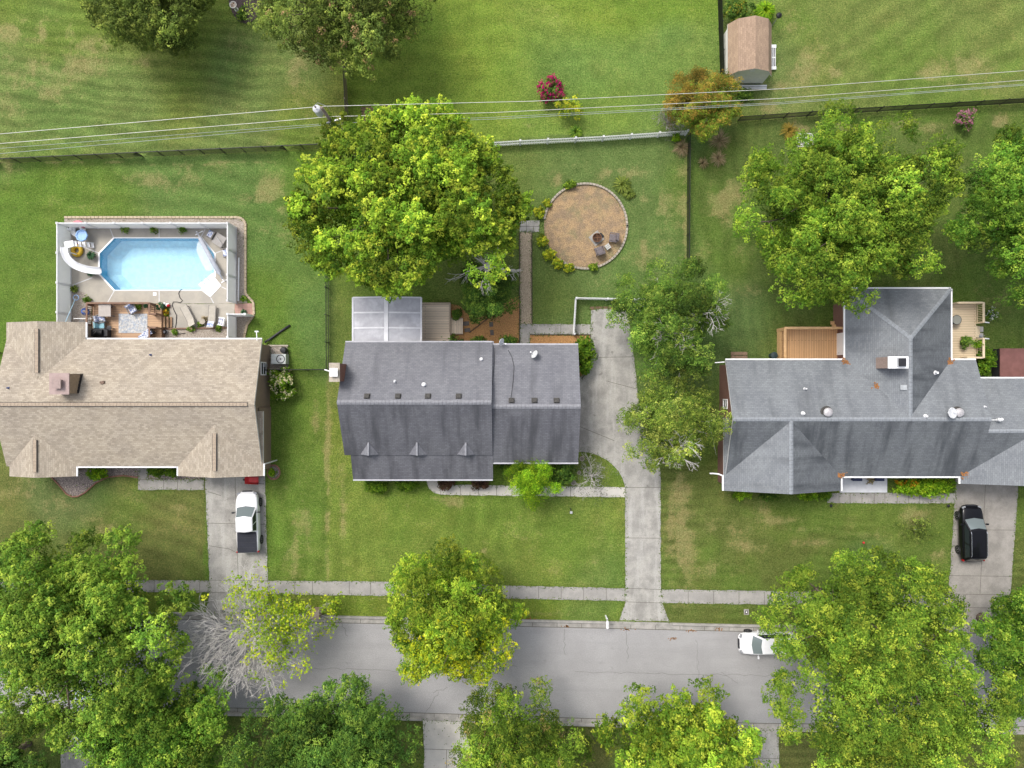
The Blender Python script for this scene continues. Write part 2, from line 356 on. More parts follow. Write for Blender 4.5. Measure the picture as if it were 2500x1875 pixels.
def build_lawn():
    st = 0.2; xs = np.arange(-62, 62.01, st); ys = np.arange(-50, 50.01, st)
    nx, ny = len(xs), len(ys)
    gx, gy = np.meshgrid(xs, ys); x = gx.ravel(); y = gy.ravel()
    wob = (vnoise(x, y, 2.5, 5)-.5)*10
    u = x*F/H+1250+wob; v = -y*F/H+937.5+wob
    base = np.zeros((len(x), 3)); base[:] = lin((110, 130, 58))
    dryc = lin((184, 166, 118)); lush = lin((96, 134, 46)); blue = lin((96, 132, 78))
    def zone(mask, c): base[mask] = lin(c)
    f2 = 396-u*.036; f3 = 342-(u-1190)*.052; f3r = 303-(u-1800)*.06
    zone((u < 846) & (v < f2), (116, 136, 58))
    zone((u >= 846) & (u < 1757) & (v < f3), (119, 150, 54))
    zone((u >= 1757) & (v < f3r), (112, 134, 62))
    zone((u < 798) & (v >= f2), (98, 130, 50))
    zone((u >= 798) & (u < 1678) & (v >= f3) & (v < 900), (104, 128, 56))
    zone((u >= 1678) & (v >= f3r) & (v < 1000), (92, 116, 52))
    zone((u < 500) & (v > 1100), (106, 120, 58))
    zone((u >= 645) & (u < 798) & (v >= 905), (100, 130, 50))
    zone((u >= 798) & (u < 1570) & (v > 1000), (112, 138, 54))
    zone((u >= 1570) & (v > 1000), (98, 116, 52))
    zone((v > 1430) & (v < 1560) & (u < 1570), (108, 134, 46))
    zone(v > 1700, (92, 104, 50))
    # patchy colour
    n1 = vnoise(x, y, 6.0, 11, 4); n2 = vnoise(x, y, 2.0, 23, 4); n3 = vnoise(x, y, 0.8, 37, 2); n4 = vnoise(x, y, 11, 51, 2)
    k = sm(n1, .46, .66)[:, None]; base = base*(1-k*.45)+lush*k*.45
    k = (sm(n4, .52, .72)*(1-sm(u, 790, 830)*(1-sm(u, 1180, 1400))))[:, None]; base = base*(1-k*.35)+blue*k*.35
    k = (sm(n2, .48, .72)*.30)[:, None]; base = base*(1-k)+base*np.array([1.35, 1.12, 1.2])*k
    base *= (.80+.40*n3)[:, None]
    # mown stripes
    def stripes(mask, ang, wl, amp, seed):
        t = (x*math.sin(ang)+y*math.cos(ang))/wl+(vnoise(x, y, 5, seed, 2)-.5)*1.6
        s = np.sin(t*2*math.pi)*amp*sm(vnoise(x, y, 7, seed+3, 2), .25, .6)
        base[mask] *= (1+s[mask])[:, None]
    stripes((u < 846) & (v < f2), .10, 1.05, .17, 71)
    stripes((u < 798) & (v >= f2) & (v < 560), .08, 1.6, .14, 75)
    stripes((u >= 846) & (u < 1757) & (v < f3), .06, 1.5, .07, 77)
    stripes((u >= 1757) & (v < f3r), -.5, 1.7, .12, 79)
    stripes((u >= 1570) & (v > 1000), .02, .8, .20, 81)
    stripes((u >= 645) & (u < 1570) & (v > 1000), 1.55, 1.6, .08, 83)
    stripes((u >= 1678) & (v >= f3r) & (v < 1000), 1.5, 1.1, .10, 85)
    stripes((u < 500) & (v > 1100), .4, 1.3, .10, 87)
    # dry and bare patches
    dry = np.zeros(len(x))
    for (a, b, ra, rb, s) in [(60,75,110,26,.9),(110,160,150,30,.7),(60,235,90,50,.55),(230,110,70,24,.6),(330,150,60,20,.4),(150,60,60,14,.5),(20,180,50,20,.7),(180,170,70,20,.55),
            (560,110,22,40,.3),(730,170,25,60,.6),(740,240,30,40,.5),(370,440,60,30,.7),(460,420,40,25,.5),(420,450,30,20,.5),(650,478,55,34,.75),(700,520,60,40,.5),(560,420,50,20,.25),
            (600,640,12,30,.5),(640,560,30,20,.3),(700,420,30,30,.3),(40,410,40,14,.35),(200,500,60,20,.25),
            (1000,270,60,10,.5),(1585,232,18,8,.8),(1480,268,14,8,.6),(1295,305,14,12,.5),
            (1355,440,18,14,1),(1520,425,55,14,.8),(1572,560,10,110,.75),(1540,640,26,26,.55),(1610,500,45,45,.6),(1500,690,60,24,.3),(1590,700,30,40,.35),(1620,600,40,60,.35),(1440,405,50,9,.4),(1660,500,12,160,.5),(1672,500,5,170,.9),
            (1770,475,40,36,.9),(1750,520,20,60,.55),(1790,560,40,50,.4),(1960,165,36,34,.75),(2038,175,20,16,.7),(1880,265,26,20,.7),(2270,180,32,16,.85),(2360,165,70,36,.6),(2320,210,90,20,.4),(2050,120,60,20,.3),(1930,60,60,40,.35),(1900,210,50,12,.5),
            (2440,295,24,16,.8),(2200,300,50,14,.6),(1950,315,26,16,.8),(2080,310,40,14,.6),(2270,310,40,14,.5),(2430,720,40,40,.4),(1800,600,50,30,.4),(1720,610,30,50,.3),(1850,720,60,30,.4),(2440,640,40,30,.5),
            (1112,1226,24,12,1),(1085,1218,30,10,.6),(1182,1345,6,6,1),(1025,1330,6,4,.9),(1160,1245,30,20,.35),(1450,1370,8,8,.5),(1300,1290,60,50,.2),(1400,1400,60,30,.2),
            (1660,1190,26,60,.8),(1672,1320,26,100,.8),(1640,1300,12,160,.6),(1770,1290,60,26,.6),(1830,1330,60,14,.6),(1750,1390,50,20,.5),(1900,1270,60,10,.6),(1980,1290,50,10,.5),(2240,1255,30,20,.9),(2290,1350,30,14,.6),(1860,1245,22,22,.5),(1990,1325,60,10,.45),(2100,1310,50,8,.4),(1650,1480,30,12,.5),
            (720,1330,10,80,.6),(800,1180,6,260,.75),(838,1260,8,120,.55),(745,1250,20,90,.5),(690,1190,16,16,.8),(700,1350,12,20,.6),(770,1010,8,60,.4),
            (70,1200,50,20,.6),(150,1230,60,20,.5),(260,1280,60,30,.4),(340,1210,40,20,.4),(420,1300,40,14,.3),(440,1240,30,10,.5),(60,1170,40,10,.4),
            (1300,1440,300,3,.5),(1100,1463,400,3,.4),(1250,1500,260,4,.4),(350,398,360,3,.7),(2150,282,350,3,.4),(1230,650,12,50,.5),(1280,1770,60,20,.3)]:
        d = ((u-a)/ra)**2+((v-b)/rb)**2
        dry = np.maximum(dry, s*np.exp(-d*.75))
    dry = dry*sm(n2+.55*(n3-.5), .22, .60)*1.3+sm(n2+.3*n3, .78, .95)*.25
    dry = np.clip(dry, 0, 1)
    base *= .84*np.array([1.09, .985, 1.18])
    keep = ~inpoly(x, y, [(p[0]*1.0, p[1]*1.0) for p in POOLW])
    idx = np.arange(nx*ny).reshape(ny, nx)
    q = np.stack([idx[:-1, :-1], idx[:-1, 1:], idx[1:, 1:], idx[1:, :-1]], -1).reshape(-1, 4)
    q = q[keep[q].all(1)]
    me = bpy.data.meshes.new('lawn')
    z = np.zeros_like(x)
    me.vertices.add(len(x)); me.vertices.foreach_set('co', np.stack([x, y, z], -1).ravel())
    me.loops.add(len(q)*4); me.loops.foreach_set('vertex_index', q.ravel().astype(np.int32))
    me.polygons.add(len(q)); me.polygons.foreach_set('loop_start', np.arange(0, len(q)*4, 4, dtype=np.int32))
    me.update(calc_edges=True)
    a = me.color_attributes.new('tint', 'FLOAT_COLOR', 'POINT')
    a.data.foreach_set('color', np.concatenate([np.clip(base, 0, 1), np.ones((len(x), 1))], 1).ravel())
    a = me.attributes.new('dry', 'FLOAT', 'POINT'); a.data.foreach_set('value', dry)
    m, n, l, b = nodes('lawn_grass')
    at = n.new('ShaderNodeAttribute'); at.attribute_name = 'tint'; p = pos(n)
    g1 = ramp(n, l, ntex(n, l, p, 9.0, 4.0, .75), .28, .72); g2 = ramp(n, l, ntex(n, l, p, 3.2, 3.0, .7), .3, .7)
    ad = n.new('ShaderNodeAttribute'); ad.attribute_name = 'dry'
    nd = ntex(n, l, p, 2.6, 8.0, .82); ma = n.new('ShaderNodeMath'); ma.operation = 'MULTIPLY_ADD'; l.new(nd, ma.inputs[0]); ma.inputs[1].default_value = 2.2; ma.inputs[2].default_value = -1.12
    sa = n.new('ShaderNodeMath'); sa.operation = 'ADD'; l.new(ma.outputs[0], sa.inputs[0]); l.new(ad.outputs['Fac'], sa.inputs[1])
    msk = n.new('ShaderNodeMath'); msk.operation = 'MULTIPLY'; l.new(ramp(n, l, sa.outputs[0], .10, .85), msk.inputs[0]); msk.inputs[1].default_value = .54
    dcol = mixc(n, l, ramp(n, l, ntex(n, l, p, 1.1, 3.0), .35, .65), tuple(lin((176, 158, 112))*.80), tuple(lin((166, 160, 108))*.80))
    sp = n.new('ShaderNodeMath'); sp.operation = 'MULTIPLY'; l.new(ramp(n, l, ntex(n, l, p, 5.5, 8.0, .8), .50, .72), sp.inputs[0]); sp.inputs[1].default_value = .34
    tin = mixc(n, l, sp.outputs[0], mixc(n, l, msk.outputs[0], at.outputs['Color'], dcol), dcol)
    col = mixc(n, l, g1, mixc(n, l, 1.0, tin, (.52, .58, .48), 'MULTIPLY'), mixc(n, l, 1.0, tin, (1.48, 1.40, 1.52), 'MULTIPLY'))
    col = mixc(n, l, g2, mixc(n, l, 1.0, col, (.84, .90, .84), 'MULTIPLY'), mixc(n, l, 1.0, col, (1.14, 1.08, 1.12), 'MULTIPLY'))
    l.new(col, b.inputs['Base Color']); b.inputs['Roughness'].default_value = .95; b.inputs['Specular IOR Level'].default_value = .1
    bump(n, l, b, g1, .8, .06)
    me.materials.append(m)
    o = bpy.data.objects.new('lawn', me); COL.objects.link(o); tag(o, kind='structure')
build_lawn()
GRASSFAR = mat('far_grass', (.11, .155, .045), (.085, .125, .035), .2, .95, fine=.2, fscale=3)
g = MB()
for (x0, x1, y0, y1) in ((-900, 900, 50, 900), (-900, 900, -900, -50), (-900, -62, -50, 50), (62, 900, -50, 50)):
    g.face([(x0, y0, -.004), (x1, y0, -.004), (x1, y1, -.004), (x0, y1, -.004)])
tag(g.build('ground', GRASSFAR), kind='structure')

EDGES = []
def ragged(pts, amp):
    """worn outline: the sides cut into short runs that wander a little"""
    if not amp: return pts
    out = []; n = len(pts)
    for i in range(n):
        a, c = pts[i], pts[(i+1) % n]; L = (c-a).length; k = max(1, int(L/.38)); d = (c-a).normalized() if L else a
        nn = Vector((-d.y, d.x))
        for j in range(k):
            p = a.lerp(c, j/k); EDGES.append(p)
            out.append(p+nn*rd0.uniform(-amp, amp) if j else p)
    return out
rd0 = random.Random(12)
def sheet(name, polys, m, z, joints=(), jm=None, jw=.035, th=None, jz=.004, ja=.035):
    b = MB()
    for poly in polys: b.prism(ragged([P(*q).xy for q in poly], ja), -.02 if th is None else z-th, z, 0, 0, bottom=False)
    for a, c in joints:
        A = P(*a); B = P(*c); A.z = B.z = z+jz-.0; d = (B-A).normalized(); nn = Vector((-d.y, d.x, 0))*jw/2
        b.face([A-nn, B-nn, B+nn, A+nn], 1)
    return tag(b.build(name, [m, jm or JOINT]), kind='structure')
# the road with gutters and kerbs
def interp(pts, u):
    for (a, b), (c, d) in zip(pts, pts[1:]):
        if a <= u <= c: return b+(d-b)*(u-a)/(c-a)
    return pts[-1][1] if u > pts[-1][0] else pts[0][1]
NG = [(-560, 1512), (470, 1512), (787, 1520), (1250, 1529), (1480, 1534), (1820, 1542), (2350, 1546), (3060, 1550)]
SG = [(-560, 1716), (600, 1729), (1038, 1741), (1430, 1754), (1850, 1766), (3060, 1780)]
US = [-560]+list(range(-500, 3060, 60))+[3060]
ASPH = mat('asphalt', (.315, .309, .309), (.285, .279, .279), .45, .92, fine=.20, fscale=18, bmp=.25, stain=(.25, .246, .246), sscale=.3, samt=.4, strk=((.262, .258, .258), (.10, 1.3, 1), .45), spots=(.24, .235, .233))
b = MB()
for a, c in zip(US, US[1:]):
    pts = [P(a, interp(NG, a)), P(a, interp(SG, a)), P(c, interp(SG, c)), P(c, interp(NG, c))]
    b.face([(p.x, p.y, .004) for p in pts])
rd = random.Random(4)
def crack(u0, v0, u1, v1, n=8, wdt=.03):
    prev = None
    for i in range(n+1):
        t = i/n; q = P(u0+(u1-u0)*t+rd.uniform(-3, 3), v0+(v1-v0)*t+rd.uniform(-2.5, 2.5)); q.z = .008
        if prev is not None:
            d = (q-prev).normalized(); nn = Vector((-d.y, d.x, 0))*wdt/2; b.face([prev-nn, q-nn, q+nn, prev+nn], 1)
        prev = q
crack(835, 1522, 848, 1552); crack(1040, 1738, 1070, 1690); crack(1376, 1535, 1380, 1600); crack(1528, 1536, 1534, 1610); crack(700, 1628, 1000, 1640, 22, .025)
crack(1400, 1640, 1900, 1650, 30, .025); crack(1200, 1620, 1260, 1626, 5, .02); crack(1760, 1640, 1800, 1668, 5, .025); crack(1700, 1560, 1708, 1700, 12, .02); crack(1060, 1690, 1090, 1680, 4)
tag(b.build('road', [ASPH, mat('road_crack', (.16, .155, .15), None, 9, 1)]), kind='structure')
def kerb(line, side, drops):
    b = MB(); pk = 11
    for a, c in zip(US, US[1:]):
        n = 6
        for i in range(n):
            ua = a+(c-a)*i/n; uc = a+(c-a)*(i+1)/n; um = (ua+uc)/2
            va, vc = interp(line, ua), interp(line, uc)
            low = any(d0 <= um <= d1 for d0, d1 in drops)
            hz = .03 if low else .14
            prof = [(0, .006), (10*side, .010), (12.5*side, hz), (17.5*side, hz+.004), (18*side, -.02)]
            for (o1, z1), (o2, z2) in zip(prof, prof[1:]):
                pts = [P(ua, va+o1), P(uc, vc+o1), P(uc, vc+o2), P(ua, va+o2)]
                zz = [z1, z1, z2, z2]; pts = [(p.x, p.y, q) for p, q in zip(pts, zz)]
                b.face(pts if side > 0 else pts[::-1], 0)
            if i == 0:
                A = P(ua, va); A.z = .0085; B = P(ua, va+10*side); B.z = .0135; nn = Vector((.02, 0, 0)); b.face([A-nn, B-nn, B+nn, A+nn], 1)
        pts = [P(a, interp(line, a)-1), P(c, interp(line, c)-1), P(c, interp(line, c)+.6), P(a, interp(line, a)+.6)]
        b.face([(p.x, p.y, .0105) for p in pts], 1)
    return b
tag(kerb(NG, -1, [(500, 665), (1505, 1640), (2290, 2480)]).build('north_kerb', [KERB, JOINT]), kind='structure')
tag(kerb(SG, 1, [(1030, 1130), (1780, 1910), (150, 260)]).build('south_kerb', [KERB, JOINT]), kind='structure')
# pavements
sheet('west_pavement', [[(-560, 1414), (511, 1417), (511, 1446), (-560, 1442)]], CONC_W, .02, [((a, 1415), (a, 1446)) for a in range(44, 511, 37)])
sheet('middle_pavement', [[(654, 1418), (960, 1420), (1250, 1430), (1526, 1436), (1526, 1467), (1250, 1461), (960, 1455), (654, 1450)]], CONC_W, .02,
      [((a, 1419+max(0, (a-900)*.027)), (a, 1450+max(0, (a-900)*.027))) for a in (720, 763, 853, 905, 965, 1100, 1245, 1315, 1370, 1425, 1480)])
sheet('east_pavement', [[(1615, 1439), (1840, 1442), (2314, 1450), (2314, 1482), (1840, 1475), (1615, 1472)], [(2466, 1452), (3060, 1456), (3060, 1490), (2466, 1484)]], CONC_W, .02,
      [((a, 1441+(a-1615)*.015), (a, 1472+(a-1615)*.015)) for a in range(1680, 2314, 62)])
# drives and walks
sheet('west_driveway', [[(497, 1090), (645, 1090), (654, 1418), (654, 1450), (662, 1496), (503, 1496), (511, 1446), (511, 1410)]], CONC, .024,
      [((572, 1095), (582, 1416)), ((504, 1277), (650, 1280)), ((511, 1416), (654, 1418)), ((511, 1446), (654, 1450)), ((507, 1200), (540, 1210)), ((510, 1332), (560, 1340)), ((560, 1340), (579, 1350))])
sheet('west_front_walk', [[(338, 1128), (362, 1128), (362, 1171), (498, 1171), (498, 1196), (338, 1196)]], CONC_W, .026, [((338, 1171), (362, 1171)), ((434, 1171), (434, 1196)), ((400, 1171), (400, 1196))])
curve = [(1409, 1103), (1437, 1105), (1461, 1112), (1482, 1123), (1499, 1138), (1511, 1152), (1519, 1166), (1524, 1180), (1526, 1192)]
sheet('middle_driveway', [[(1443, 757), (1470, 754), (1500, 756), (1530, 758), (1545, 850), (1560, 980), (1590, 1080), (1612, 1150), (1614, 1440), (1617, 1472), (1634, 1517), (1512, 1514), (1527, 1469), (1527, 1436)]+curve[::-1]+[(1409, 926), (1437, 905), (1443, 880)]], CONC, .024,
      [((1526, 1190), (1614, 1190)), ((1527, 1313), (1614, 1314)), ((1527, 1436), (1614, 1439)), ((1527, 1469), (1616, 1472)), ((1443, 873), (1548, 871)), ((1480, 930), (1556, 950)), ((1412, 1040), (1500, 1076))])
sheet('middle_front_walk', [[(1042, 1150), (1066, 1150), (1068, 1176), (1078, 1183), (1526, 1190), (1526, 1214), (1080, 1208), (1060, 1203), (1047, 1192), (1042, 1178)]], CONC_L, .026,
      [((a, 1184+(a-1078)*.012), (a, 1208+(a-1078)*.012)) for a in (1076, 1124, 1168, 1212, 1250, 1357, 1393, 1467)])
sheet('back_walk', [[(1270, 791), (1443, 792), (1443, 816), (1294, 816), (1294, 850), (1270, 850)]], CONC, .026, [((1369, 791), (1369, 816))])
sheet('gravel_path', [[(1270, 567), (1297, 567), (1298, 791), (1269, 791)]], PATHG, .016)
sheet('circle_threshold', [[(1269, 539), (1318, 539), (1316, 566), (1269, 567)]], CONC, .03, [((1285, 539), (1285, 566)), ((1302, 552), (1302, 566)), ((1269, 553), (1318, 553))])
sheet('mulch_bed', [[(1098, 742), (1120, 745), (1150, 775), (1205, 760), (1240, 733), (1269, 722), (1269, 850), (1098, 850)], [(1294, 817), (1441, 817), (1441, 880), (1437, 904), (1420, 925), (1405, 900), (1405, 850), (1294, 850)]], MULCH, .012)
sheet('east_front_walk', [[(2020, 1203), (2331, 1204), (2331, 1229), (2020, 1228)]], CONC_W, .026, [((a, 1203), (a, 1229)) for a in (2048, 2075, 2104, 2134, 2160, 2190, 2218, 2245, 2272, 2302)])
sheet('east_driveway', [[(2332, 1165), (2486, 1165), (2483, 1232), (2478, 1300), (2466, 1452), (2466, 1486), (2478, 1530), (2296, 1530), (2314, 1482), (2314, 1450), (2320, 1390), (2330, 1232)]], mat('worn_concrete', (.30, .28, .255), (.235, .22, .20), 1.0, .9, fine=.13, fscale=22, bmp=.15, stain=(.165, .155, .14), sscale=.4, samt=.6), .024,
      [((2406, 1170), (2392, 1450)), ((2326, 1293), (2480, 1294)), ((2314, 1450), (2466, 1452)), ((2314, 1482), (2466, 1485)), ((2318, 1405), (2470, 1407))])
sheet('south_driveway', [[(1032, 1758), (1128, 1762), (1150, 1830), (1190, 2100), (1030, 2100), (1036, 1830)]], CONC_L, .024, [((1036, 1828), (1150, 1832)), ((1090, 1830), (1090, 2090))])
sheet('south_east_driveway', [[(1788, 1781), (1900, 1784), (1910, 2100), (1780, 2100)]], CONC, .024, [((1788, 1850), (1905, 1852))])
sheet('south_west_driveway', [[(150, 1735), (262, 1738), (266, 2100), (146, 2100)]], CONC, .024)
# pool surround: eight slabs around the water, then gravel
z = .03
dk = [(174, 556), (577, 556), (577, 640), (577, 741), (500, 741), (174, 741), (174, 690), (174, 600)]
ring = [((280, 582), (491, 582), (577, 556), (174, 556)), ((491, 582), (523, 620), (577, 620), (577, 556)), ((523, 620), (523, 675), (577, 690), (577, 620)), ((523, 675), (490, 708), (520, 741), (577, 741), (577, 690)),
        ((490, 708), (281, 708), (262, 741), (520, 741)), ((281, 708), (244, 668), (174, 700), (174, 741), (262, 741)), ((244, 668), (244, 619), (174, 590), (174, 700)), ((244, 619), (280, 582), (174, 556), (174, 590))]
sheet('pool_deck', ring, CONC_P, z, [((269, 558), (278, 581)), ((389, 558), (389, 581)), ((501, 560), (490, 581)), ((548, 610), (524, 619)), ((186, 596), (242, 618)), ((176, 697), (226, 678)), ((280, 709), (263, 739)), ((389, 709), (389, 740)), ((515, 727), (522, 740)), ((541, 700), (553, 706))], JOINT_L, .07, th=.5, ja=0)
sheet('patio', [[(414, 741.5), (573, 741.5), (573, 801), (399, 801), (399, 815), (380, 815), (414, 780)]], CONC_P, .018)
sheet('brick_landing', [[(574, 741), (619, 741), (620, 768), (574, 768)]], TERRA, .018, [((574+9*i, 741), (574+9*i, 768)) for i in range(1, 5)]+[((574, 741+9*i), (619, 741+9*i)) for i in (1, 2)], mat('paver_joint', (.28, .2, .17), None, 8, 1), .02)
sheet('gravel_bed', [[(158, 533), (580, 532), (598, 545), (598, 720), (604, 740), (577.5, 741), (577.5, 556), (158, 556)], [(577, 769), (619, 769), (603, 791), (595, 830), (577, 835)], [(399, 802), (577, 802), (577, 850), (399, 850)], [(181, 705), (215, 720), (224, 741), (224, 850), (176, 850), (176, 705)]], GRAVEL, .034)
sheet('river_rock_bed', [[(120, 1160), (186, 1130), (338, 1125), (338, 1168), (300, 1162), (262, 1166), (232, 1180), (205, 1205), (185, 1214), (160, 1205), (140, 1180)], [(362.5, 1125), (500, 1125), (500, 1170.5), (362.5, 1170.5)]], GRAVEL_D, .014)
sheet('utility_gravel', [[(658, 845), (702, 845), (704, 900), (658, 900)]], GRAVEL, .014)
sheet('corner_plant_bed', [[(668+15*math.cos(t*.5236)*1.0, 1153+17*math.sin(t*.5236)) for t in range(12)]], GRAVEL_D, .014)
sheet('shade_garden_bed', [[(600+44*math.cos(t*.3927), -18+76*math.sin(t*.3927)) for t in range(16)]], MULCH_D, .014)
sheet('fire_circle', [[(1429+101*math.cos(t*math.pi/24), 552.5+104*math.sin(t*math.pi/24)) for t in range(48)]], WOODCHIP, .014)
sheet('bare_soil_patch', [[(880, 262), (950, 256), (1010, 262), (1040, 255), (1060, 268), (1030, 285), (960, 300), (890, 300)], [(1440, 749), (1530, 748), (1534, 757), (1500, 755), (1470, 753), (1440, 757)]], SOIL, .006)
sheet('stepping_pad', [[(2038, 761), (2050, 761), (2050, 774), (2038, 774)], [(2036, 775), (2045, 775), (2045, 784), (2036, 784)], [(2046, 775), (2055, 775), (2055, 784), (2046, 784)]], CONC_L, .03)
# water
b = MB()
n = len(POOLW)
inner = [Vector((p.x, p.y)) for p in POOLW]; cen = sum(inner, Vector((0, 0)))/n
fl = [cen+(p-cen)*.80 for p in inner]
sh = [cen+(p-cen)*.985 for p in inner]
zt = .0
for i in range(n):
    j = (i+1) % n
    b.face([(*inner[i], .02), (*inner[j], .02), (*sh[j], -.95), (*sh[i], -.95)], 1)
    b.face([(*sh[i], -.95), (*sh[j], -.95), (*fl[j], -1.5), (*fl[i], -1.5)], 0)
b.face([(*p, -1.5) for p in fl], 0)
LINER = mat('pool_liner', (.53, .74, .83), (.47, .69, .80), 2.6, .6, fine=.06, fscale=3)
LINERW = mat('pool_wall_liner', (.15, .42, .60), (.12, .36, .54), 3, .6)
pool = thing('swimming_pool', (cen.x, cen.y, 0), 'long eight-sided in-ground pool of light blue water inside the white privacy fence', 'swimming pool')
basin = b.build('basin', [LINER, LINERW], pool)
wm, wn, wl, wb = nodes('pool_water')
tr = wn.new('ShaderNodeBsdfTransparent'); setc(tr.inputs[0], (.85, .95, .98)); gl = wn.new('ShaderNodeBsdfGlossy'); gl.inputs['Roughness'].default_value = .03
fr = wn.new('ShaderNodeFresnel'); fr.inputs[0].default_value = 1.33; mx = wn.new('ShaderNodeMixShader')
wv = wn.new('ShaderNodeBump'); wv.inputs['Strength'].default_value = .14; wv.inputs['Distance'].default_value = .05; wl.new(ntex(wn, wl, pos(wn), 3.5, 3), wv.inputs['Height'])
wl.new(wv.outputs[0], gl.inputs['Normal']); wl.new(wv.outputs[0], fr.inputs['Normal'])
wl.new(fr.outputs[0], mx.inputs[0]); wl.new(tr.outputs[0], mx.inputs[1]); wl.new(gl.outputs[0], mx.inputs[2]); wl.new(mx.outputs[0], wn['Material Output'].inputs[0])
b = MB(); b.face([(*(cen+(p-cen)*.999), -.12) for p in inner][::-1])
for f in b.f: f.reverse()
tag(b.build('pool_water', wm), kind='structure')
# white coping
b = MB()
for i in range(n):
    j = (i+1) % n
    o1, o2 = [cen+(p-cen)*1.0+(p-cen).normalized()*.14 for p in (inner[i], inner[j])]
    b.face([(*inner[i], .036), (*o1, .036), (*o2, .036), (*inner[j], .036)][::-1]); b.face([(*inner[i], -.1), (*inner[j], -.1), (*inner[j], .036), (*inner[i], .036)])
b.build('coping', WHITE, pool)
# ------------------------------------------------------------------ vegetation
def unit(a): return a/np.maximum(np.linalg.norm(a, axis=1, keepdims=True), 1e-6)
def leaf_arrays(c, nrm, size, rng, aspect=.75):
    n = len(c); r = rng.normal(size=(n, 3)); t = unit(np.cross(nrm, r)); b = np.cross(nrm, t)
    s = size[:, None]
    v = np.stack([c-t*s*.5, c+b*s*.5*aspect+nrm*s*.10, c+t*s*.55-nrm*s*.08, c-b*s*.5*aspect+nrm*s*.10], 1)
    return v.reshape(-1, 3)
def leaf_object(name, verts, tint, parent, m=None, org=None):
    nv = len(verts); nf = nv//4
    me = bpy.data.meshes.new(name)
    me.vertices.add(nv); me.vertices.foreach_set('co', np.ascontiguousarray(verts-(0 if org is None else org), dtype=np.float32).ravel())
    me.loops.add(nv); me.loops.foreach_set('vertex_index', np.arange(nv, dtype=np.int32))
    me.polygons.add(nf); me.polygons.foreach_set('loop_start', np.arange(0, nv, 4, dtype=np.int32))
    me.update(calc_edges=True)
    a = me.color_attributes.new('tint', 'FLOAT_COLOR', 'POINT')
    a.data.foreach_set('color', np.concatenate([np.repeat(np.clip(tint, 0, 1), 4, axis=0), np.ones((nv, 1))], 1).astype(np.float32).ravel())
    me.materials.append(m or LEAF)
    o = bpy.data.objects.new(name, me); COL.objects.link(o)
    if parent: o.parent = parent
    return o
PAL = {'bright': [(.092, .185, .016), (.165, .28, .022), (.285, .39, .034), (.42, .49, .048)],
       'mid': [(.078, .165, .016), (.138, .245, .022), (.225, .33, .032), (.335, .425, .046)],
       'green': [(.06, .145, .016), (.105, .215, .022), (.18, .30, .032), (.285, .39, .046)],
       'dark': [(.048, .11, .018), (.074, .15, .022), (.118, .208, .028), (.205, .30, .042)],
       'fresh': [(.085, .18, .02), (.152, .27, .03), (.255, .38, .044), (.385, .485, .062)],
       'gy': [(.15, .25, .02), (.24, .36, .025), (.36, .46, .03), (.48, .52, .035)],
       'drive': [(.065, .135, .02), (.10, .188, .026), (.16, .26, .036), (.265, .355, .056)],
       'faded': [(.085, .145, .022), (.14, .215, .03), (.235, .305, .045), (.385, .43, .085)],
       'olive': [(.085, .125, .025), (.12, .17, .03), (.175, .23, .04), (.25, .30, .055)],
       'yolive': [(.076, .15, .016), (.128, .226, .022), (.215, .315, .032), (.35, .425, .045)],
       'yellow': [(.20, .29, .016), (.31, .40, .018), (.45, .48, .02), (.60, .56, .02)],
       'orange': [(.15, .14, .022), (.23, .18, .028), (.31, .22, .036), (.38, .24, .05)],
       'box': [(.05, .12, .008), (.085, .17, .012), (.13, .23, .016), (.18, .28, .02)],
       'lime': [(.09, .21, .008), (.15, .30, .012), (.23, .38, .018), (.33, .46, .02)],
       'maroon': [(.055, .03, .022), (.09, .045, .03), (.12, .065, .04), (.10, .08, .04)],
       'purple': [(.03, .018, .022), (.045, .025, .03), (.03, .02, .02), (.06, .035, .04)],
       'gold': [(.15, .25, .02), (.27, .35, .025), (.42, .44, .03), (.52, .48, .035)],
       'fern': [(.03, .085, .04), (.05, .12, .055), (.07, .15, .07), (.10, .19, .09)],
       'straw': [(.30, .23, .13), (.38, .30, .18), (.25, .20, .10), (.20, .20, .08)],
       'greyg': [(.10, .11, .09), (.15, .15, .13), (.2, .2, .18), (.12, .15, .08)]}
def pick(pal, n, rng, w=(.2, .35, .31, .14)):
    p = np.array(PAL[pal])*1.08; return p[rng.choice(4, size=n, p=w)]
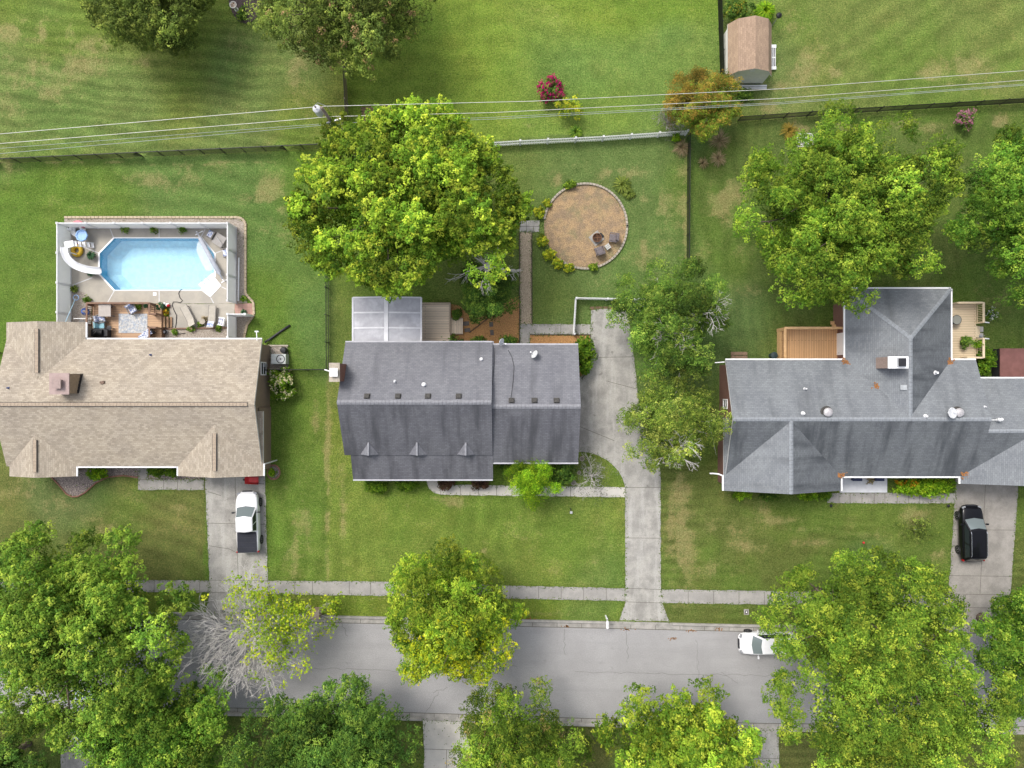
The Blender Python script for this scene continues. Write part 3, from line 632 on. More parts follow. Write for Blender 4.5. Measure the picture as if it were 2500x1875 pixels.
def crown_arrays(rad, rng, nb, nt, nl, leaf, pal, tr=.42, lobes=.16, low=-.45, brad=.27, special=None, flat=.8, inner=.25, upw=.9, bvar=.35, fill=1.0):
    """boughs round an ellipsoid, tufts over each bough, leaves in each tuft (coordinates round the crown centre)"""
    rad = np.array(rad); k = np.arange(nb)+.5
    zc = 1-(1-low)*(k/nb)**1.3; ph = k*2.399963+rng.random()*6
    d = np.stack([np.sqrt(1-zc**2)*np.cos(ph), np.sqrt(1-zc**2)*np.sin(ph), zc], 1)+rng.normal(size=(nb, 3))*.16
    d = unit(d); lob = 1+lobes*np.sin(3*np.arctan2(d[:, 1], d[:, 0])+rng.random()*6)*.6+lobes*rng.normal(size=nb)*.75
    br = brad*rad.mean()*rng.uniform(.55, 1.2, nb)
    fr = np.clip((1-brad*.9)*lob, .35, .93); fr[rng.random(nb) < inner] *= .6
    bc = d*rad*fr[:, None]; bc[:, 2] = bc[:, 2]*flat
    bt = rng.normal(size=nb)*bvar
    bi = np.repeat(np.arange(nb), nt)
    keep = rng.random(len(bi)) < fill; bi = bi[keep]
    N = len(bi)
    out = unit(bc[bi]/rad+1e-3)
    td = unit(rng.normal(size=(N, 3))+.7*out+np.array([0, 0, .75]))
    tc = bc[bi]+td*(br[bi]*rng.uniform(.55, 1.05, N))[:, None]*np.array([1, 1, .8])
    ti = pick(pal, N, rng)*(1+bt[bi])[:, None].clip(.45, 1.7)
    if special is not None: ti = special(tc, ti, rng, bi)
    # every tuft is a pointed shoot: leaves spiral round an axis leaning outwards and up
    ax = unit(.75*td+.35*out+np.array([0, 0, .55])+rng.normal(size=(N, 3))*.22)
    ln_ = tr*rng.uniform(.9, 1.9, N)
    li = np.repeat(np.arange(N), nl); L = len(li)
    h = rng.random(L)**1.15; rad_ = unit(rng.normal(size=(L, 3))); A = ax[li]
    rad_ = unit(rad_-A*(rad_*A).sum(1)[:, None])
    wr = tr*(1.02-h)**.75*rng.uniform(.55, 1.1, L)
    lc = tc[li]+A*(h*ln_[li])[:, None]+rad_*wr[:, None]
    ln = unit(.50*rad_+.35*A+np.array([0, 0, upw*.55])+rng.normal(size=(L, 3))*.33)
    sz = leaf*rng.uniform(.65, 1.2, L)
    tip_tint = np.array([1.22, 1.14, .95])*(h*.5)[:, None]+np.array([.78, .82, .95])*(1-h*.5)[:, None]+.06  # tips painted lighter like lit crests, bases darker; partly new growth
    col = ti[li]*tip_tint*rng.uniform(.84, 1.16, L)[:, None]*(1+rng.normal(size=(L, 3))*.03)
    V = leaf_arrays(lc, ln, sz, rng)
    # sparse inner foliage on the limbs
    K = int(L*.14); dd = unit(rng.normal(size=(K, 3))); dd[:, 2] = np.abs(dd[:, 2])*.9-.25
    ic = dd*rad*rng.uniform(.35, .70, K)[:, None]; ic[:, 2] *= flat
    V2 = leaf_arrays(ic, unit(rng.normal(size=(K, 3))*.5+np.array([0, 0, .8])), leaf*1.5*rng.uniform(.7, 1.2, K), rng)
    c2 = pick(pal, K, rng, (.4, .4, .15, .05))*rng.uniform(.8, 1.15, K)[:, None]
    return np.concatenate([V, V2]), np.concatenate([col, c2]), bc, br
def limb_path(a, b, rng, sag=.1, n=4):
    a = Vector(a); b = Vector(b); L = (b-a).length; pts = []
    for i in range(n+1):
        t = i/n; p = a.lerp(b, t); p.z += math.sin(t*math.pi)*L*sag
        if 0 < i < n: p += Vector(rng.normal(size=3))*L*.03
        pts.append(p)
    return pts
def tree(name, label, u, v, ru, rv, zb, zt, pal, seed, leaf=.22, nb=60, nt=46, nl=13, group=None, cat='tree', trunk_r=.28, limbs=14, base=None, barkm=None, extra=(), ns=1.05, ls=2.1, fs=.63, tr=.36, **kw):
    rng = np.random.default_rng(seed); zm = zb+(zt-zb)*.42
    c = P(u, v, zm); rad = (M2(ru, zm), M2(rv, zm), (zt-zb)*.5)
    gx, gy = (c.x, c.y) if base is None else base
    t = thing(name, (gx, gy, 0), label, cat, group)
    nt = max(5, int(nt*ns)); nl = int(nl*ls); leaf *= fs
    kw['tr'] = tr; vs, col, bc, br = crown_arrays(rad, rng, nb, nt, nl, leaf, pal, **kw)
    for (u2, v2, ru2, rv2, dz, nb2) in extra:
        c2 = P(u2, v2, zm); w2 = crown_arrays((M2(ru2, zm), M2(rv2, zm), rad[2]*.95), rng, nb2, nt, nl, leaf, pal, **kw)
        o2 = np.array([c2.x-c.x, c2.y-c.y, dz]); vs = np.concatenate([vs, w2[0]+o2]); col = np.concatenate([col, w2[1]]); bc = np.concatenate([bc, w2[2]+o2]); br = np.concatenate([br, w2[3]])
    off = np.array([c.x-gx, c.y-gy, (zb+zt)/2])
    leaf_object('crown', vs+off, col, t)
    b = MB(); top = Vector((off[0]*.8, off[1]*.8, zb+(zt-zb)*.45))
    b.tube([(0, 0, -.1), (0, 0, .3), top*.5+Vector((.1, -.08, 0)), top], [trunk_r*1.5, trunk_r*1.05, trunk_r*.8, trunk_r*.45], 9)
    b.build('trunk', barkm or BARK, t, smooth=True, local=True)
    b = MB()
    for i in rng.choice(len(bc), size=min(limbs, len(bc)), replace=False):
        e = bc[i]+off; a = top*float(rng.uniform(.5, .95))
        pth = limb_path(a, e, rng); b.tube(pth, [trunk_r*.36, trunk_r*.28, trunk_r*.2, trunk_r*.13, .02], 5)
        for k in range(3):
            q = pth[2+k % 2]; dv = Vector(rng.normal(size=3))*br[i]*.9; dv.z = abs(dv.z)*.6
            b.tube([q, q+dv*.5+Vector((0, 0, .1)), q+dv], [trunk_r*.12, trunk_r*.08, .012], 4)
    b.build('branches', barkm or BARK, t, smooth=True, local=True)
    return t
def shrub(name, label, u, v, ru, rv, h, pal, seed, leaf=.10, n=2600, group=None, cat='shrub', z0=0.0, lumps=14, round_=False, special=None, stem=True, parent=None, tr=.16):
    rng = np.random.default_rng(seed); c = P(u, v, h*.5); rx, ry = M2(ru, h*.5), M2(rv, h*.5)
    nt = max(4, n//(lumps*9))
    kw = dict(lobes=.04, low=-.3, brad=.42, inner=0, tr=tr*.8, bvar=.12) if round_ else dict(lobes=.2, low=-.3, brad=.38, inner=.1, tr=tr, bvar=.22)
    vs, col, bc, br = crown_arrays((rx, ry, h*.55), rng, lumps, nt, 9, leaf, pal, flat=.9, special=special, **kw)
    t = thing(name, (c.x, c.y, z0), label, cat, group)
    vs = vs+np.array([0, 0, h*.5]); vs[:, 2] = np.maximum(vs[:, 2], .01)
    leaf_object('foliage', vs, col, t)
    if stem:
        b = MB()
        for i in range(min(7, len(bc))):
            e = bc[i]+np.array([0, 0, h*.5]); b.tube([(rng.normal()*.04, rng.normal()*.04, 0), (e[0]*.5, e[1]*.5, e[2]*.6), tuple(e)], [.03, .022, .008], 4)
        b.build('stems', BARK, t, local=True)
    return t
def blades(name, label, u, v, r, h, pal, seed, n=260, group=None, cat='plant', wdt=.03, z0=0.0, droop=.6, part='foliage'):
    rng = np.random.default_rng(seed); c = P(u, v, 0); t = thing(name, (c.x, c.y, z0), label, cat, group)
    vs = []; cols = []
    p = pick(pal, n, rng)
    for i in range(n):
        a = rng.random()*6.283; L = r*rng.uniform(.45, 1.05); hh = h*rng.uniform(.5, 1.0); d = np.array([math.cos(a), math.sin(a), 0]); s = np.array([-d[1], d[0], 0])*wdt*rng.uniform(.6, 1.2)
        q = [d*L*.05+np.array([0, 0, .02]), d*L*.45+np.array([0, 0, hh*.85]), d*L*.8+np.array([0, 0, hh*(1-droop*.4)]), d*L*1.0+np.array([0, 0, hh*(1-droop)])]
        for k in range(3):
            w0, w1 = (1, 1.1, .75, .1)[k], (1, 1.1, .75, .1)[k+1]
            vs += [q[k]-s*w0, q[k]+s*w0, q[k+1]+s*w1, q[k+1]-s*w1]; cols.append(p[i]*rng.uniform(.8, 1.2))
    leaf_object(part, np.array(vs), np.array(cols), t)
    return t
def bare(b, rng, p, d, L, r, depth, spread=.5, upb=.12, kids=(2, 3), minr=.008, tips=None):
    n = 3; pts = [p.copy()]; q = p.copy(); dd = d.copy(); rr = [r]
    for i in range(n):
        dd = (dd+Vector(rng.normal(size=3))*.10+Vector((0, 0, upb*.3))).normalized(); q = q+dd*L/n; pts.append(q.copy()); rr.append(max(minr*.7, r*(1-.45*(i+1)/n)))
    b.tube(pts, rr, 5 if r > .05 else 3, cap=False)
    if depth <= 0:
        if tips is not None: tips.append(q)
        return
    for i in range(rng.integers(kids[0], kids[1]+1)):
        e = pts[rng.integers(1, n+1)] if i else pts[-1]
        nd = (dd+Vector(rng.normal(size=3))*spread).normalized()
        bare(b, rng, e, nd, L*rng.uniform(.6, .85), max(minr, r*.58), depth-1, spread, upb, kids, minr, tips)

# the big trees ------------------------------------------------------
def yellow_side(vec, lo, hi, pal='yellow'):
    def f(tc, ti, rng, bi):
        s = tc@np.array(vec); m = rng.random(len(tc)) < np.clip((s-lo)/(hi-lo), 0, .85)
        ti = ti.copy(); ti[m] = pick(pal, m.sum(), rng); return ti
    return f
def fleck(col, pr):
    def f(tc, ti, rng, bi):
        m = rng.random(len(tc)) < pr; ti = ti.copy(); ti[m] = np.array(col)*rng.uniform(.8, 1.2, (m.sum(), 1)); return ti
    return f
tree('maple_tree', 'largest bright yellow-green tree, in the back yard north of the dark grey house', 1003, 500, 285, 218, 3.0, 12.5, 'bright', 101, .25, 105, 52, 14, trunk_r=.42, limbs=24, lobes=.12, brad=.225)
tree('shade_tree', 'dull dark green tree cut by the top edge left of the mulch bed', 372, -30, 168, 168, 1.4, 7.6, 'olive', 102, .2, 60, 50, 14, trunk_r=.3)
tree('shade_tree', 'olive tree flecked with tan seed heads at the top edge beside the mulch bed', 858, 2, 205, 195, 2.0, 10.0, 'olive', 103, .2, 66, 46, 13, trunk_r=.3, special=fleck((.42, .27, .13), .05), lobes=.25, low=-.7)
tree('maple_tree', 'light green tree overhanging the back of the right-hand grey house', 2052, 515, 262, 222, 2.6, 11.5, 'mid', 104, .21, 92, 50, 13, trunk_r=.36, limbs=30, lobes=.22, brad=.225, bvar=.28)
tree('maple_tree', 'layered mid green tree cut by the right edge above the hot tub', 2515, 512, 188, 238, 2.4, 11.0, 'green', 105, .2, 84, 46, 13, trunk_r=.34, lobes=.25)
tree('driveway_tree', 'leafy green tree with dead grey twigs over the top of the curved driveway', 1634, 778, 140, 134, 1.6, 7.5, 'drive', 106, .17, 60, 40, 12, trunk_r=.2, limbs=16, lobes=.28, bvar=.3, barkm=GREYBARK)
tree('driveway_tree', 'thin yellow-green tree with bare pale branches against the brick end wall', 1641, 1024, 124, 128, 1.4, 6.6, 'faded', 107, .16, 56, 34, 12, trunk_r=.2, limbs=34, lobes=.35, bvar=.3, barkm=GREYBARK, fill=.9)
tree('street_tree', 'large bright green tree spreading over the left end of the street', 195, 1525, 262, 262, 2.6, 11.5, 'fresh', 108, .24, 88, 52, 14, trunk_r=.4, limbs=22, lobes=.2, brad=.225, bvar=.25)
tree('street_tree', 'dark green tree below the half-dead tree at the bottom edge', 395, 1800, 215, 180, 2.0, 9.5, 'green', 109, .22, 66, 48, 13, trunk_r=.32, lobes=.2)
tree('street_tree', 'green street tree turning yellow along its lower side', 1106, 1505, 158, 170, 2.0, 9.5, 'bright', 110, .2, 62, 48, 13, trunk_r=.26, lobes=.17, special=yellow_side((.10, -.60, .30), 0, 4.5))
tree('street_tree', 'dense dark green tree left of the pale concrete drive across the street', 815, 1812, 218, 165, 2.0, 9.5, 'dark', 111, .2, 66, 50, 14, trunk_r=.32, lobes=.15)
tree('street_tree', 'dull yellow-olive tree right of the pale concrete drive across the street', 1262, 1822, 168, 155, 1.6, 8.5, 'yolive', 112, .18, 50, 44, 13, trunk_r=.26, lobes=.2, special=fleck((.34, .27, .09), .035))
tree('street_tree', 'fresh green tree at the bottom edge facing the driveway apron', 1672, 1828, 208, 172, 1.8, 9.0, 'bright', 113, .24, 54, 42, 13, trunk_r=.3, lobes=.26, special=None)
tree('street_tree', 'huge yellow-olive tree covering the parked white car', 2085, 1510, 222, 155, 2.6, 11.0, 'yolive', 114, .21, 62, 52, 13, trunk_r=.45, limbs=32, lobes=.2, brad=.23, bvar=.25, extra=[(2168, 1715, 292, 195, .6, 84)])
tree('street_tree', 'dark green tree at the right edge by the end of the worn driveway', 2500, 1560, 155, 190, 2.0, 9.0, 'green', 115, .2, 52, 42, 13, trunk_r=.3, lobes=.28, bvar=.25)
tree('street_tree', 'sliver of dark tree at the left edge above the bright street tree', -52, 1385, 72, 90, 1.6, 7.5, 'dark', 116, .2, 26, 36, 12, trunk_r=.2)
tree('street_tree', 'shaded tree filling the bottom left corner', -20, 1880, 150, 110, 1.6, 7.5, 'dark', 117, .2, 36, 40, 12, trunk_r=.25)
tree('small_tree', 'small bright green tree growing in front of the middle house over its walk', 1297, 1172, 60, 54, .6, 4.6, 'lime', 118, .13, 26, 34, 10, trunk_r=.1, limbs=10, lobes=.34)
tree('small_tree', 'rusty orange and olive tree below the garden shed', 1712, 262, 96, 82, .9, 5.0, 'orange', 119, .13, 36, 44, 13, trunk_r=.14, special=yellow_side((.3, -.5, 0), -1.2, 2.0, 'yolive'), lobes=.14)
tree('understorey_tree', 'dark green tree with fallen bare limbs behind the sun room', 1192, 712, 74, 80, .6, 4.8, 'dark', 120, .15, 30, 34, 12, trunk_r=.13, lobes=.25)
# half-dead street tree
def dead_tree(name, label, u, v, ru, rv, zt, seed, nleaf, pal, leafm=.2, depth=4, barkm=None, vec=None, n0=9, r0=.2, cat='tree', zb=1.2, tilt=(0, 0)):
    rng = np.random.default_rng(seed); c = P(u, v, zt*.5); t = thing(name, (c.x, c.y, 0), label, cat)
    b = MB(); b.tube([(0, 0, -.1), (0.05, 0, zb*.6), (tilt[0], tilt[1], min(zb*1.6, zb+.9))], [r0*1.4, r0, r0*.8], 8); b.build('trunk', barkm or BARE, t, smooth=True, local=True)
    b = MB(); tips = []; rx, ry = M2(ru, zt*.5), M2(rv, zt*.5)
    for i in range(n0):
        a = i*6.283/n0+rng.random()*.5; e = rng.uniform(.25, .95)
        d = Vector((math.cos(a)*rx, math.sin(a)*ry, 0)); Lh = d.length; d = Vector((d.x/Lh*math.cos(e), d.y/Lh*math.cos(e), math.sin(e))).normalized()
        if n0 > 20 and i % 5 == 0: q0 = Vector((tilt[0], tilt[1], zb*1.3)); b.tube([q0, q0+d*Lh*.25+Vector((0, 0, .1)), q0+d*Lh*.5], [r0*.55, r0*.42, r0*.2], 6, cap=False)
        bare(b, rng, Vector((tilt[0], tilt[1], zb+rng.random()*min(zb*.5, .7))), d, Lh*rng.uniform(.30, .46), r0*.30, depth, .36, .12, (2, 3), .011, tips)
    b.build('branches', barkm or BARE, t, smooth=True, local=True)
    if nleaf:
        T = np.array([tuple(q) for q in tips]); wt = np.ones(len(T))
        if vec is not None: wt = np.clip(T@np.array(vec)+.2, .004, None)**1.3
        ci = rng.choice(len(T), size=nleaf, p=wt/wt.sum()); tc = T[ci]+rng.normal(size=(nleaf, 3))*.35
        col0 = pick(pal, nleaf, rng); li = np.repeat(np.arange(nleaf), 11)
        lc = tc[li]+rng.normal(size=(len(li), 3))*.2; ln = unit(rng.normal(size=(len(li), 3))*.6+np.array([0, 0, .9]))
        leaf_object('foliage', leaf_arrays(lc, ln, leafm*rng.uniform(.6, 1.2, len(li)), rng), col0[li]*rng.uniform(.8, 1.2, (len(li), 1)), t)
    return t
dead_tree('dying_tree', 'half-dead tree of bleached bare branches and yellow leaves over the foot of the left drive', 603, 1566, 154, 150, 9.0, 201, 430, 'gy', .2, 5, BARE, (.65, .42, 0), 34, .24, zb=2.0)
dead_tree('dead_shrub', 'bare white branching shrub in the little lawn beside the garage', 1446, 1166, 42, 56, 3.0, 202, 90, 'greyg', .09, 4, BARE, None, 9, .13, 'shrub', .5)
dead_tree('dead_branches', 'bare grey dead limbs reaching over the dark tree behind the sun room', 1190, 655, 88, 84, 8.0, 203, 0, 'dark', .1, 4, BARE, None, 9, .30, 'branches', 4.6)
dead_tree('dead_shrub', 'grey leafless shrub tangled against the white picket fence end', 1636, 288, 46, 40, 2.0, 204, 60, 'greyg', .09, 5, GREYBARK, None, 9, .09, 'shrub', .3)
dead_tree('dead_branches', 'spray of dead grey twigs sticking out of the driveway tree towards the lawn', 1722, 765, 62, 62, 9.0, 205, 0, 'green', .1, 4, BARE, None, 7, .2, 'branches', 5.0)
dead_tree('dead_branches', 'bare pale limbs hanging over the drive edge from the thin yellow-green tree', 1642, 1098, 72, 70, 7.0, 206, 0, 'green', .1, 4, BARE, None, 7, .22, 'branches', 4.0)
dead_tree('dead_branches', 'fine grey dead twigs in the middle of the leafy driveway tree', 1625, 820, 60, 55, 10.0, 207, 0, 'green', .1, 4, GREYBARK, None, 6, .16, 'branches', 5.6)
# shrubs and plants ---------------------------------------------------
def blossom(col, pr): return fleck(col, pr)
shrub('crepe_myrtle', 'magenta flowering shrub on the open lawn under the power lines', 1347, 221, 34, 36, 1.6, 'dark', 301, .12, 3800, special=blossom((.46, .015, .13), .5), lumps=18)
shrub('crepe_myrtle', 'dusty pink flowering shrub by the black fence at the far right', 2355, 293, 24, 25, 1.3, 'dark', 302, .11, 2200, special=blossom((.42, .17, .24), .5), lumps=14)
shrub('sapling', 'sparse yellow-green sapling beside the magenta shrub', 1393, 268, 36, 30, 1.8, 'gold', 303, .12, 1100, lumps=14)
shrub('hydrangea', 'round bush dotted with cream flowers by the air conditioner', 689, 938, 40, 38, 1.4, 'box', 304, .13, 3400, special=blossom((.66, .62, .36), .32), lumps=18)
shrub('boxwood', 'tall clipped green hedge bush at the corner of the garage', 1425, 868, 24, 58, 1.7, 'box', 305, .13, 4200, lumps=20, round_=True)
shrub('boxwood', 'left of the two clipped bushes along the front of the porch', 918, 1184, 34, 19, 1.1, 'box', 306, .10, 3600, round_=True, group='clipped bushes along the porch')
shrub('boxwood', 'right of the two clipped bushes along the front of the porch', 991, 1181, 32, 17, 1.1, 'box', 307, .10, 3400, round_=True, group='clipped bushes along the porch')
shrub('barberry', 'left of the two brown-red shrubs leaning over the pale front walk', 1089, 1181, 22, 13, .9, 'maroon', 308, .09, 1800, group='brown shrubs by the front walk')
shrub('barberry', 'right of the two brown-red shrubs leaning over the pale front walk', 1171, 1181, 21, 13, .9, 'maroon', 309, .09, 1800, group='brown shrubs by the front walk')
shrub('evergreen_shrub', 'dark green shrub right of the small bright tree before the garage', 1375, 1156, 34, 32, 1.9, 'dark', 310, .11, 3200, round_=True)
shrub('evergreen_shrub', 'very dark shrub half under the garage eave left of the small bright tree', 1240, 1136, 22, 20, 1.4, 'dark', 319, .11, 1600)
shrub('boxwood', 'bright ball bush in the rock bed by the left front gable', 240, 1152, 26, 20, 1.2, 'lime', 311, .10, 2600, round_=True)
shrub('boxwood', 'left clipped bush under the tan eave beside the front walk', 385, 1147, 24, 17, 1.1, 'box', 312, .10, 2200, round_=True, group='clipped bushes under the tan eave')
shrub('boxwood', 'right clipped bush under the tan eave beside the front walk', 421, 1147, 21, 17, 1.1, 'box', 313, .10, 2200, round_=True, group='clipped bushes under the tan eave')
shrub('holly_bush', 'dark glossy bush behind the garden shed', 1801, 30, 36, 34, 1.9, 'dark', 314, .13, 3400, special=blossom((.28, .27, .03), .12))
shrub('smoke_bush', 'nearly black purple shrub at the back corner of the tan-roofed house', 592, 884, 26, 30, 1.4, 'purple', 315, .10, 2400, lumps=16)
shrub('scrub_sapling', 'low tangled green scrub on the striped front lawn', 2238, 1287, 48, 38, .9, 'olive', 316, .10, 1100, lumps=18)
shrub('flower_hedge', 'long green hedge with orange flowers beside the white porch', 2254, 1187, 92, 19, 1.0, 'lime', 317, .11, 8200, lumps=60, special=lambda tc, ti, rng, bi: np.where(((tc[:, 0:1] < -.7) & (tc[:, 1:2] > .05) & (rng.random((len(tc), 1)) < .45)), np.array([[.62, .30, .015]]), ti))
shrub('bamboo_clump', 'feathery green clump between the tan deck and the hot tub', 2403, 880, 19, 40, 1.7, 'box', 318, .14, 2600)
for i, (a, c, r, lb) in enumerate([(1808, 1207, 26, 'low green plants at the left front corner of the grey gable'), (1876, 1210, 30, 'dark green plants below the middle of the grey front gable'), (1975, 1209, 26, 'yellow-green plants at the right front corner of the grey gable'), (2012, 1207, 14, 'small plant with white flowers at the start of the east front walk')]):
    shrub('foundation_plant', lb, a, c, r, 12, .6, ('lime', 'dark', 'lime', 'box')[i], 330+i, .10, 1200, group='plants along the grey front gable')
shrub('flower_clump', 'white flowering plants on the lawn right of the tan deck', 2416, 768, 20, 18, .5, 'dark', 335, .1, 700, special=blossom((.7, .7, .68), .2))
hosta_l = ['yellow-green hosta below the path threshold, largest by the ring', 'yellow-green hosta second below the path threshold', 'yellow-green hosta third along the lower left of the ring', 'green-gold hosta last along the lower left of the ring', 'yellow hosta just above the path threshold', 'tiny gold plant on the upper left of the ring', 'gold-leaved plant by the top left ring stones', 'faded tan-green plant at the bottom of the ring']
for i, (a, c, r, ry) in enumerate([(1323, 588, 13, 16), (1339, 620, 14, 17), (1362, 643, 12, 12), (1389, 654, 10, 8), (1317, 519, 14, 13), (1336, 497, 6, 7), (1392, 452, 14, 8), (1449, 653, 10, 5)]):
    shrub('hosta', hosta_l[i], a, c, r, ry, .42, 'gold' if i < 6 else 'yolive', 340+i, .13, 700, group='hostas round the wood chip circle', stem=False, lumps=9)
blades('yucca_plant', 'larger spiky dark clump above the wood chip circle', 1518, 453, .85, .5, 'olive', 360, 300, 'spiky clumps by the wood chip circle')
blades('yucca_plant', 'smaller spiky dark clump above the wood chip circle', 1535, 474, .6, .4, 'olive', 361, 200, 'spiky clumps by the wood chip circle')
blades('ornamental_grass', 'big arching clump of pale green grass behind the garden shed', 1858, 42, 1.0, 1.5, 'lime', 362, 700, droop=.5)
for i, (a, c, r, lb) in enumerate([(1663, 362, .9, 'dry straw grass clump nearest the black side fence'), (1755, 345, 1.1, 'widest dry straw grass clump, below the rusty tree'), (1752, 388, .8, 'dry straw grass clump lowest on the lawn below the rusty tree'), (1715, 400, .6, 'faint small straw grass clump below the rusty tree'), (1925, 322, .9, 'rusty brown dead brush beside the white pallet')]):
    blades('dry_grass_clump', lb, a, c, r, .45, 'straw' if i < 4 else 'orange', 370+i, 190 if i != 3 else 90, 'dry grass clumps below the rusty tree', wdt=.018)
blades('weed_clump', 'feathery green weed growing through the white picket fence', 1405, 325, .7, .6, 'green', 380, 140)
shrub('weed_clump', 'bright green weed at the right end of the white picket fence', 1650, 336, 8, 10, .6, 'lime', 381, .12, 400)
shrub('ground_ivy', 'dark creeping plant in the shade below the garden shed', 1815, 235, 22, 18, .5, 'dark', 382, .12, 700)
shrub('weed_clump', 'small plant in the round rock bed at the tan house corner', 665, 1154, 8, 8, .4, 'lime', 383, .1, 300)
shrub('weed_clump', 'weeds growing in the dark mulch bed beside the bird bath', 592, 35, 14, 18, .3, 'green', 384, .1, 260)
for i, (a, c, r, lb) in enumerate([(1110, 835, 34, 'dark shrubs left of the mulch bed against the back wall'), (1170, 836, 22, 'dark shrub along the back wall left of the step stones'), (1243, 832, 26, 'dark shrub along the back wall below the satellite dish'), (1115, 768, 10, 'small dark shrub beside the wooden landing')]):
    shrub('mulch_bed_shrub', lb, a, c, r, 12, .7, 'dark', 390+i, .1, 1100, group='dark shrubs in the mulch bed')
# ------------------------------------------------------------------ houses
def slope_quad(b, pts, eave, m=0, org=None):
    """roof face with uv: x along the eave direction, y up the slope (metres)"""
    pts = [Vector(p) for p in pts]; nrm = (pts[1]-pts[0]).cross(pts[2]-pts[0]).normalized()
    if nrm.z < 0: pts = pts[::-1]; nrm = -nrm
    e = Vector(eave).normalized(); up = nrm.cross(e).normalized(); o = Vector(org) if org else Vector((0, 0, 0))
    b.face(pts, m, [((p-o).dot(e), (p-o).dot(up)) for p in pts])
def gable(b, axis, a0, a1, e0, r, e1, z0, zr, z1, t=.16, mt=1, m0=0, m1=0, cap0=True, cap1=True):
    def V(a, c, z): return Vector((a, c, z)) if axis == 'x' else Vector((c, a, z))
    ev = V(1, 0, 0)
    slope_quad(b, [V(a0, e0, z0), V(a1, e0, z0), V(a1, r, zr), V(a0, r, zr)], ev, m0)
    slope_quad(b, [V(a0, r, zr), V(a1, r, zr), V(a1, e1, z1), V(a0, e1, z1)], ev, m1)
    b.face([V(a0, e0, z0-t), V(a1, e0, z0-t), V(a1, r, zr-t), V(a0, r, zr-t)], mt)
    b.face([V(a0, r, zr-t), V(a1, r, zr-t), V(a1, e1, z1-t), V(a0, e1, z1-t)], mt)
    b.face([V(a0, e0, z0), V(a1, e0, z0), V(a1, e0, z0-t), V(a0, e0, z0-t)], mt)
    b.face([V(a0, e1, z1), V(a1, e1, z1), V(a1, e1, z1-t), V(a0, e1, z1-t)], mt)
    for a, cp in ((a0, cap0), (a1, cap1)):
        if cp:
            b.face([V(a, e0, z0), V(a, r, zr), V(a, r, zr-t), V(a, e0, z0-t)], mt)
            b.face([V(a, r, zr), V(a, e1, z1), V(a, e1, z1-t), V(a, r, zr-t)], mt)
def gable_wall(b, axis, a0, a1, e0, r, e1, z0, zr, z1, ins=.34, t=.165, m=0):
    def V(a, c, z): return Vector((a, c, z)) if axis == 'x' else Vector((c, a, z))
    s0 = (zr-z0)/(r-e0); s1 = (zr-z1)/(e1-r); sg = 1 if r > e0 else -1
    i0 = e0+ins*sg; i1 = e1-ins*sg; w0 = z0+s0*(i0-e0)-t; w1 = z1+s1*(e1-i1)-t; wr = zr-t
    A0, A1 = a0+ins, a1-ins
    prof = [(i0, 0), (i0, w0), (r, wr), (i1, w1), (i1, 0)]
    L = lambda p, q: ((V(*p).x+V(*p).y, p[2]),)
    for (c, zz), (d, zy) in zip(prof, prof[1:]):
        if abs(c-d) < 1e-6:
            pts = [V(A0, c, zz), V(A1, c, zz), V(A1, d, zy), V(A0, d, zy)]
            b.face(pts, m, [((p.x if axis == 'x' else p.y), p.z) for p in pts])
    for a in (A0, A1):
        pts = [V(a, c, zz) for c, zz in prof]; b.face(pts, m, [((p.y if axis == 'x' else p.x), p.z) for p in pts])
def wall_window(parent, c, nrm, wd, ht, frame=None, door=False):
    """window (> frame, pane) or door (> handle) mounted on a wall; nrm = outward axis"""
    c = Vector(c); n = Vector(nrm); s = Vector((-n.y, n.x, 0)); rz = math.atan2(s.y, s.x)
    if door:
        d = MB().box(c+n*.03, (wd, .06, ht), rz).build('door', frame or WHITE, parent)
        MB().box(c+n*.085+s*wd*.4-Vector((0, 0, .05)), (.05, .05, .05), rz).build('handle', GREYM, d); return d
    b = MB(); f = .09
    for sg in (-1, 1):
        b.box(c+s*sg*(wd/2)+n*.03, (f, .07, ht+f), rz); b.box(c+Vector((0, 0, sg*ht/2))+n*.03, (wd-f, .066, f), rz)
    b.box(c+n*.025, (wd-f, .05, .045), rz)
    o = b.build('window', frame or WHITE, parent)
    MB().box(c+n*.005, (wd-f, .03, ht-f), rz).build('pane', GLASS, o)
    return o
def gutter(b, p, q, out, z):
    p = Vector(p); q = Vector(q); o = Vector(out)*.065
    b.bar((p.x+o.x, p.y+o.y, z), (q.x+o.x, q.y+o.y, z), .11, .11)
def vent_pipe(parent, p, h=.35, r=.07, m=None, name='vent_pipe'):
    b = MB(); b.lathe(p-Vector((0, 0, .1)), [(r*1.7, 0.02), (r*1.7, .14), (r*1.15, .2)], 12); b.lathe(p, [(r, 0), (r, h), (r*.72, h), (r*.72, h-.06)], 12)
    return b.build(name, m or TRIM, parent, smooth=False)
def roof_vent(parent, p, tilt, m=None):
    b = MB(); b.box(p+Vector((0, 0, .04)), (.46, .46, .03), 0, rx=tilt); b.box(p+Vector((0, 0, .12)), (.34, .34, .14), 0, rx=tilt)
    return b.build('roof_vent', m or DARKM, parent, bevel=.03)
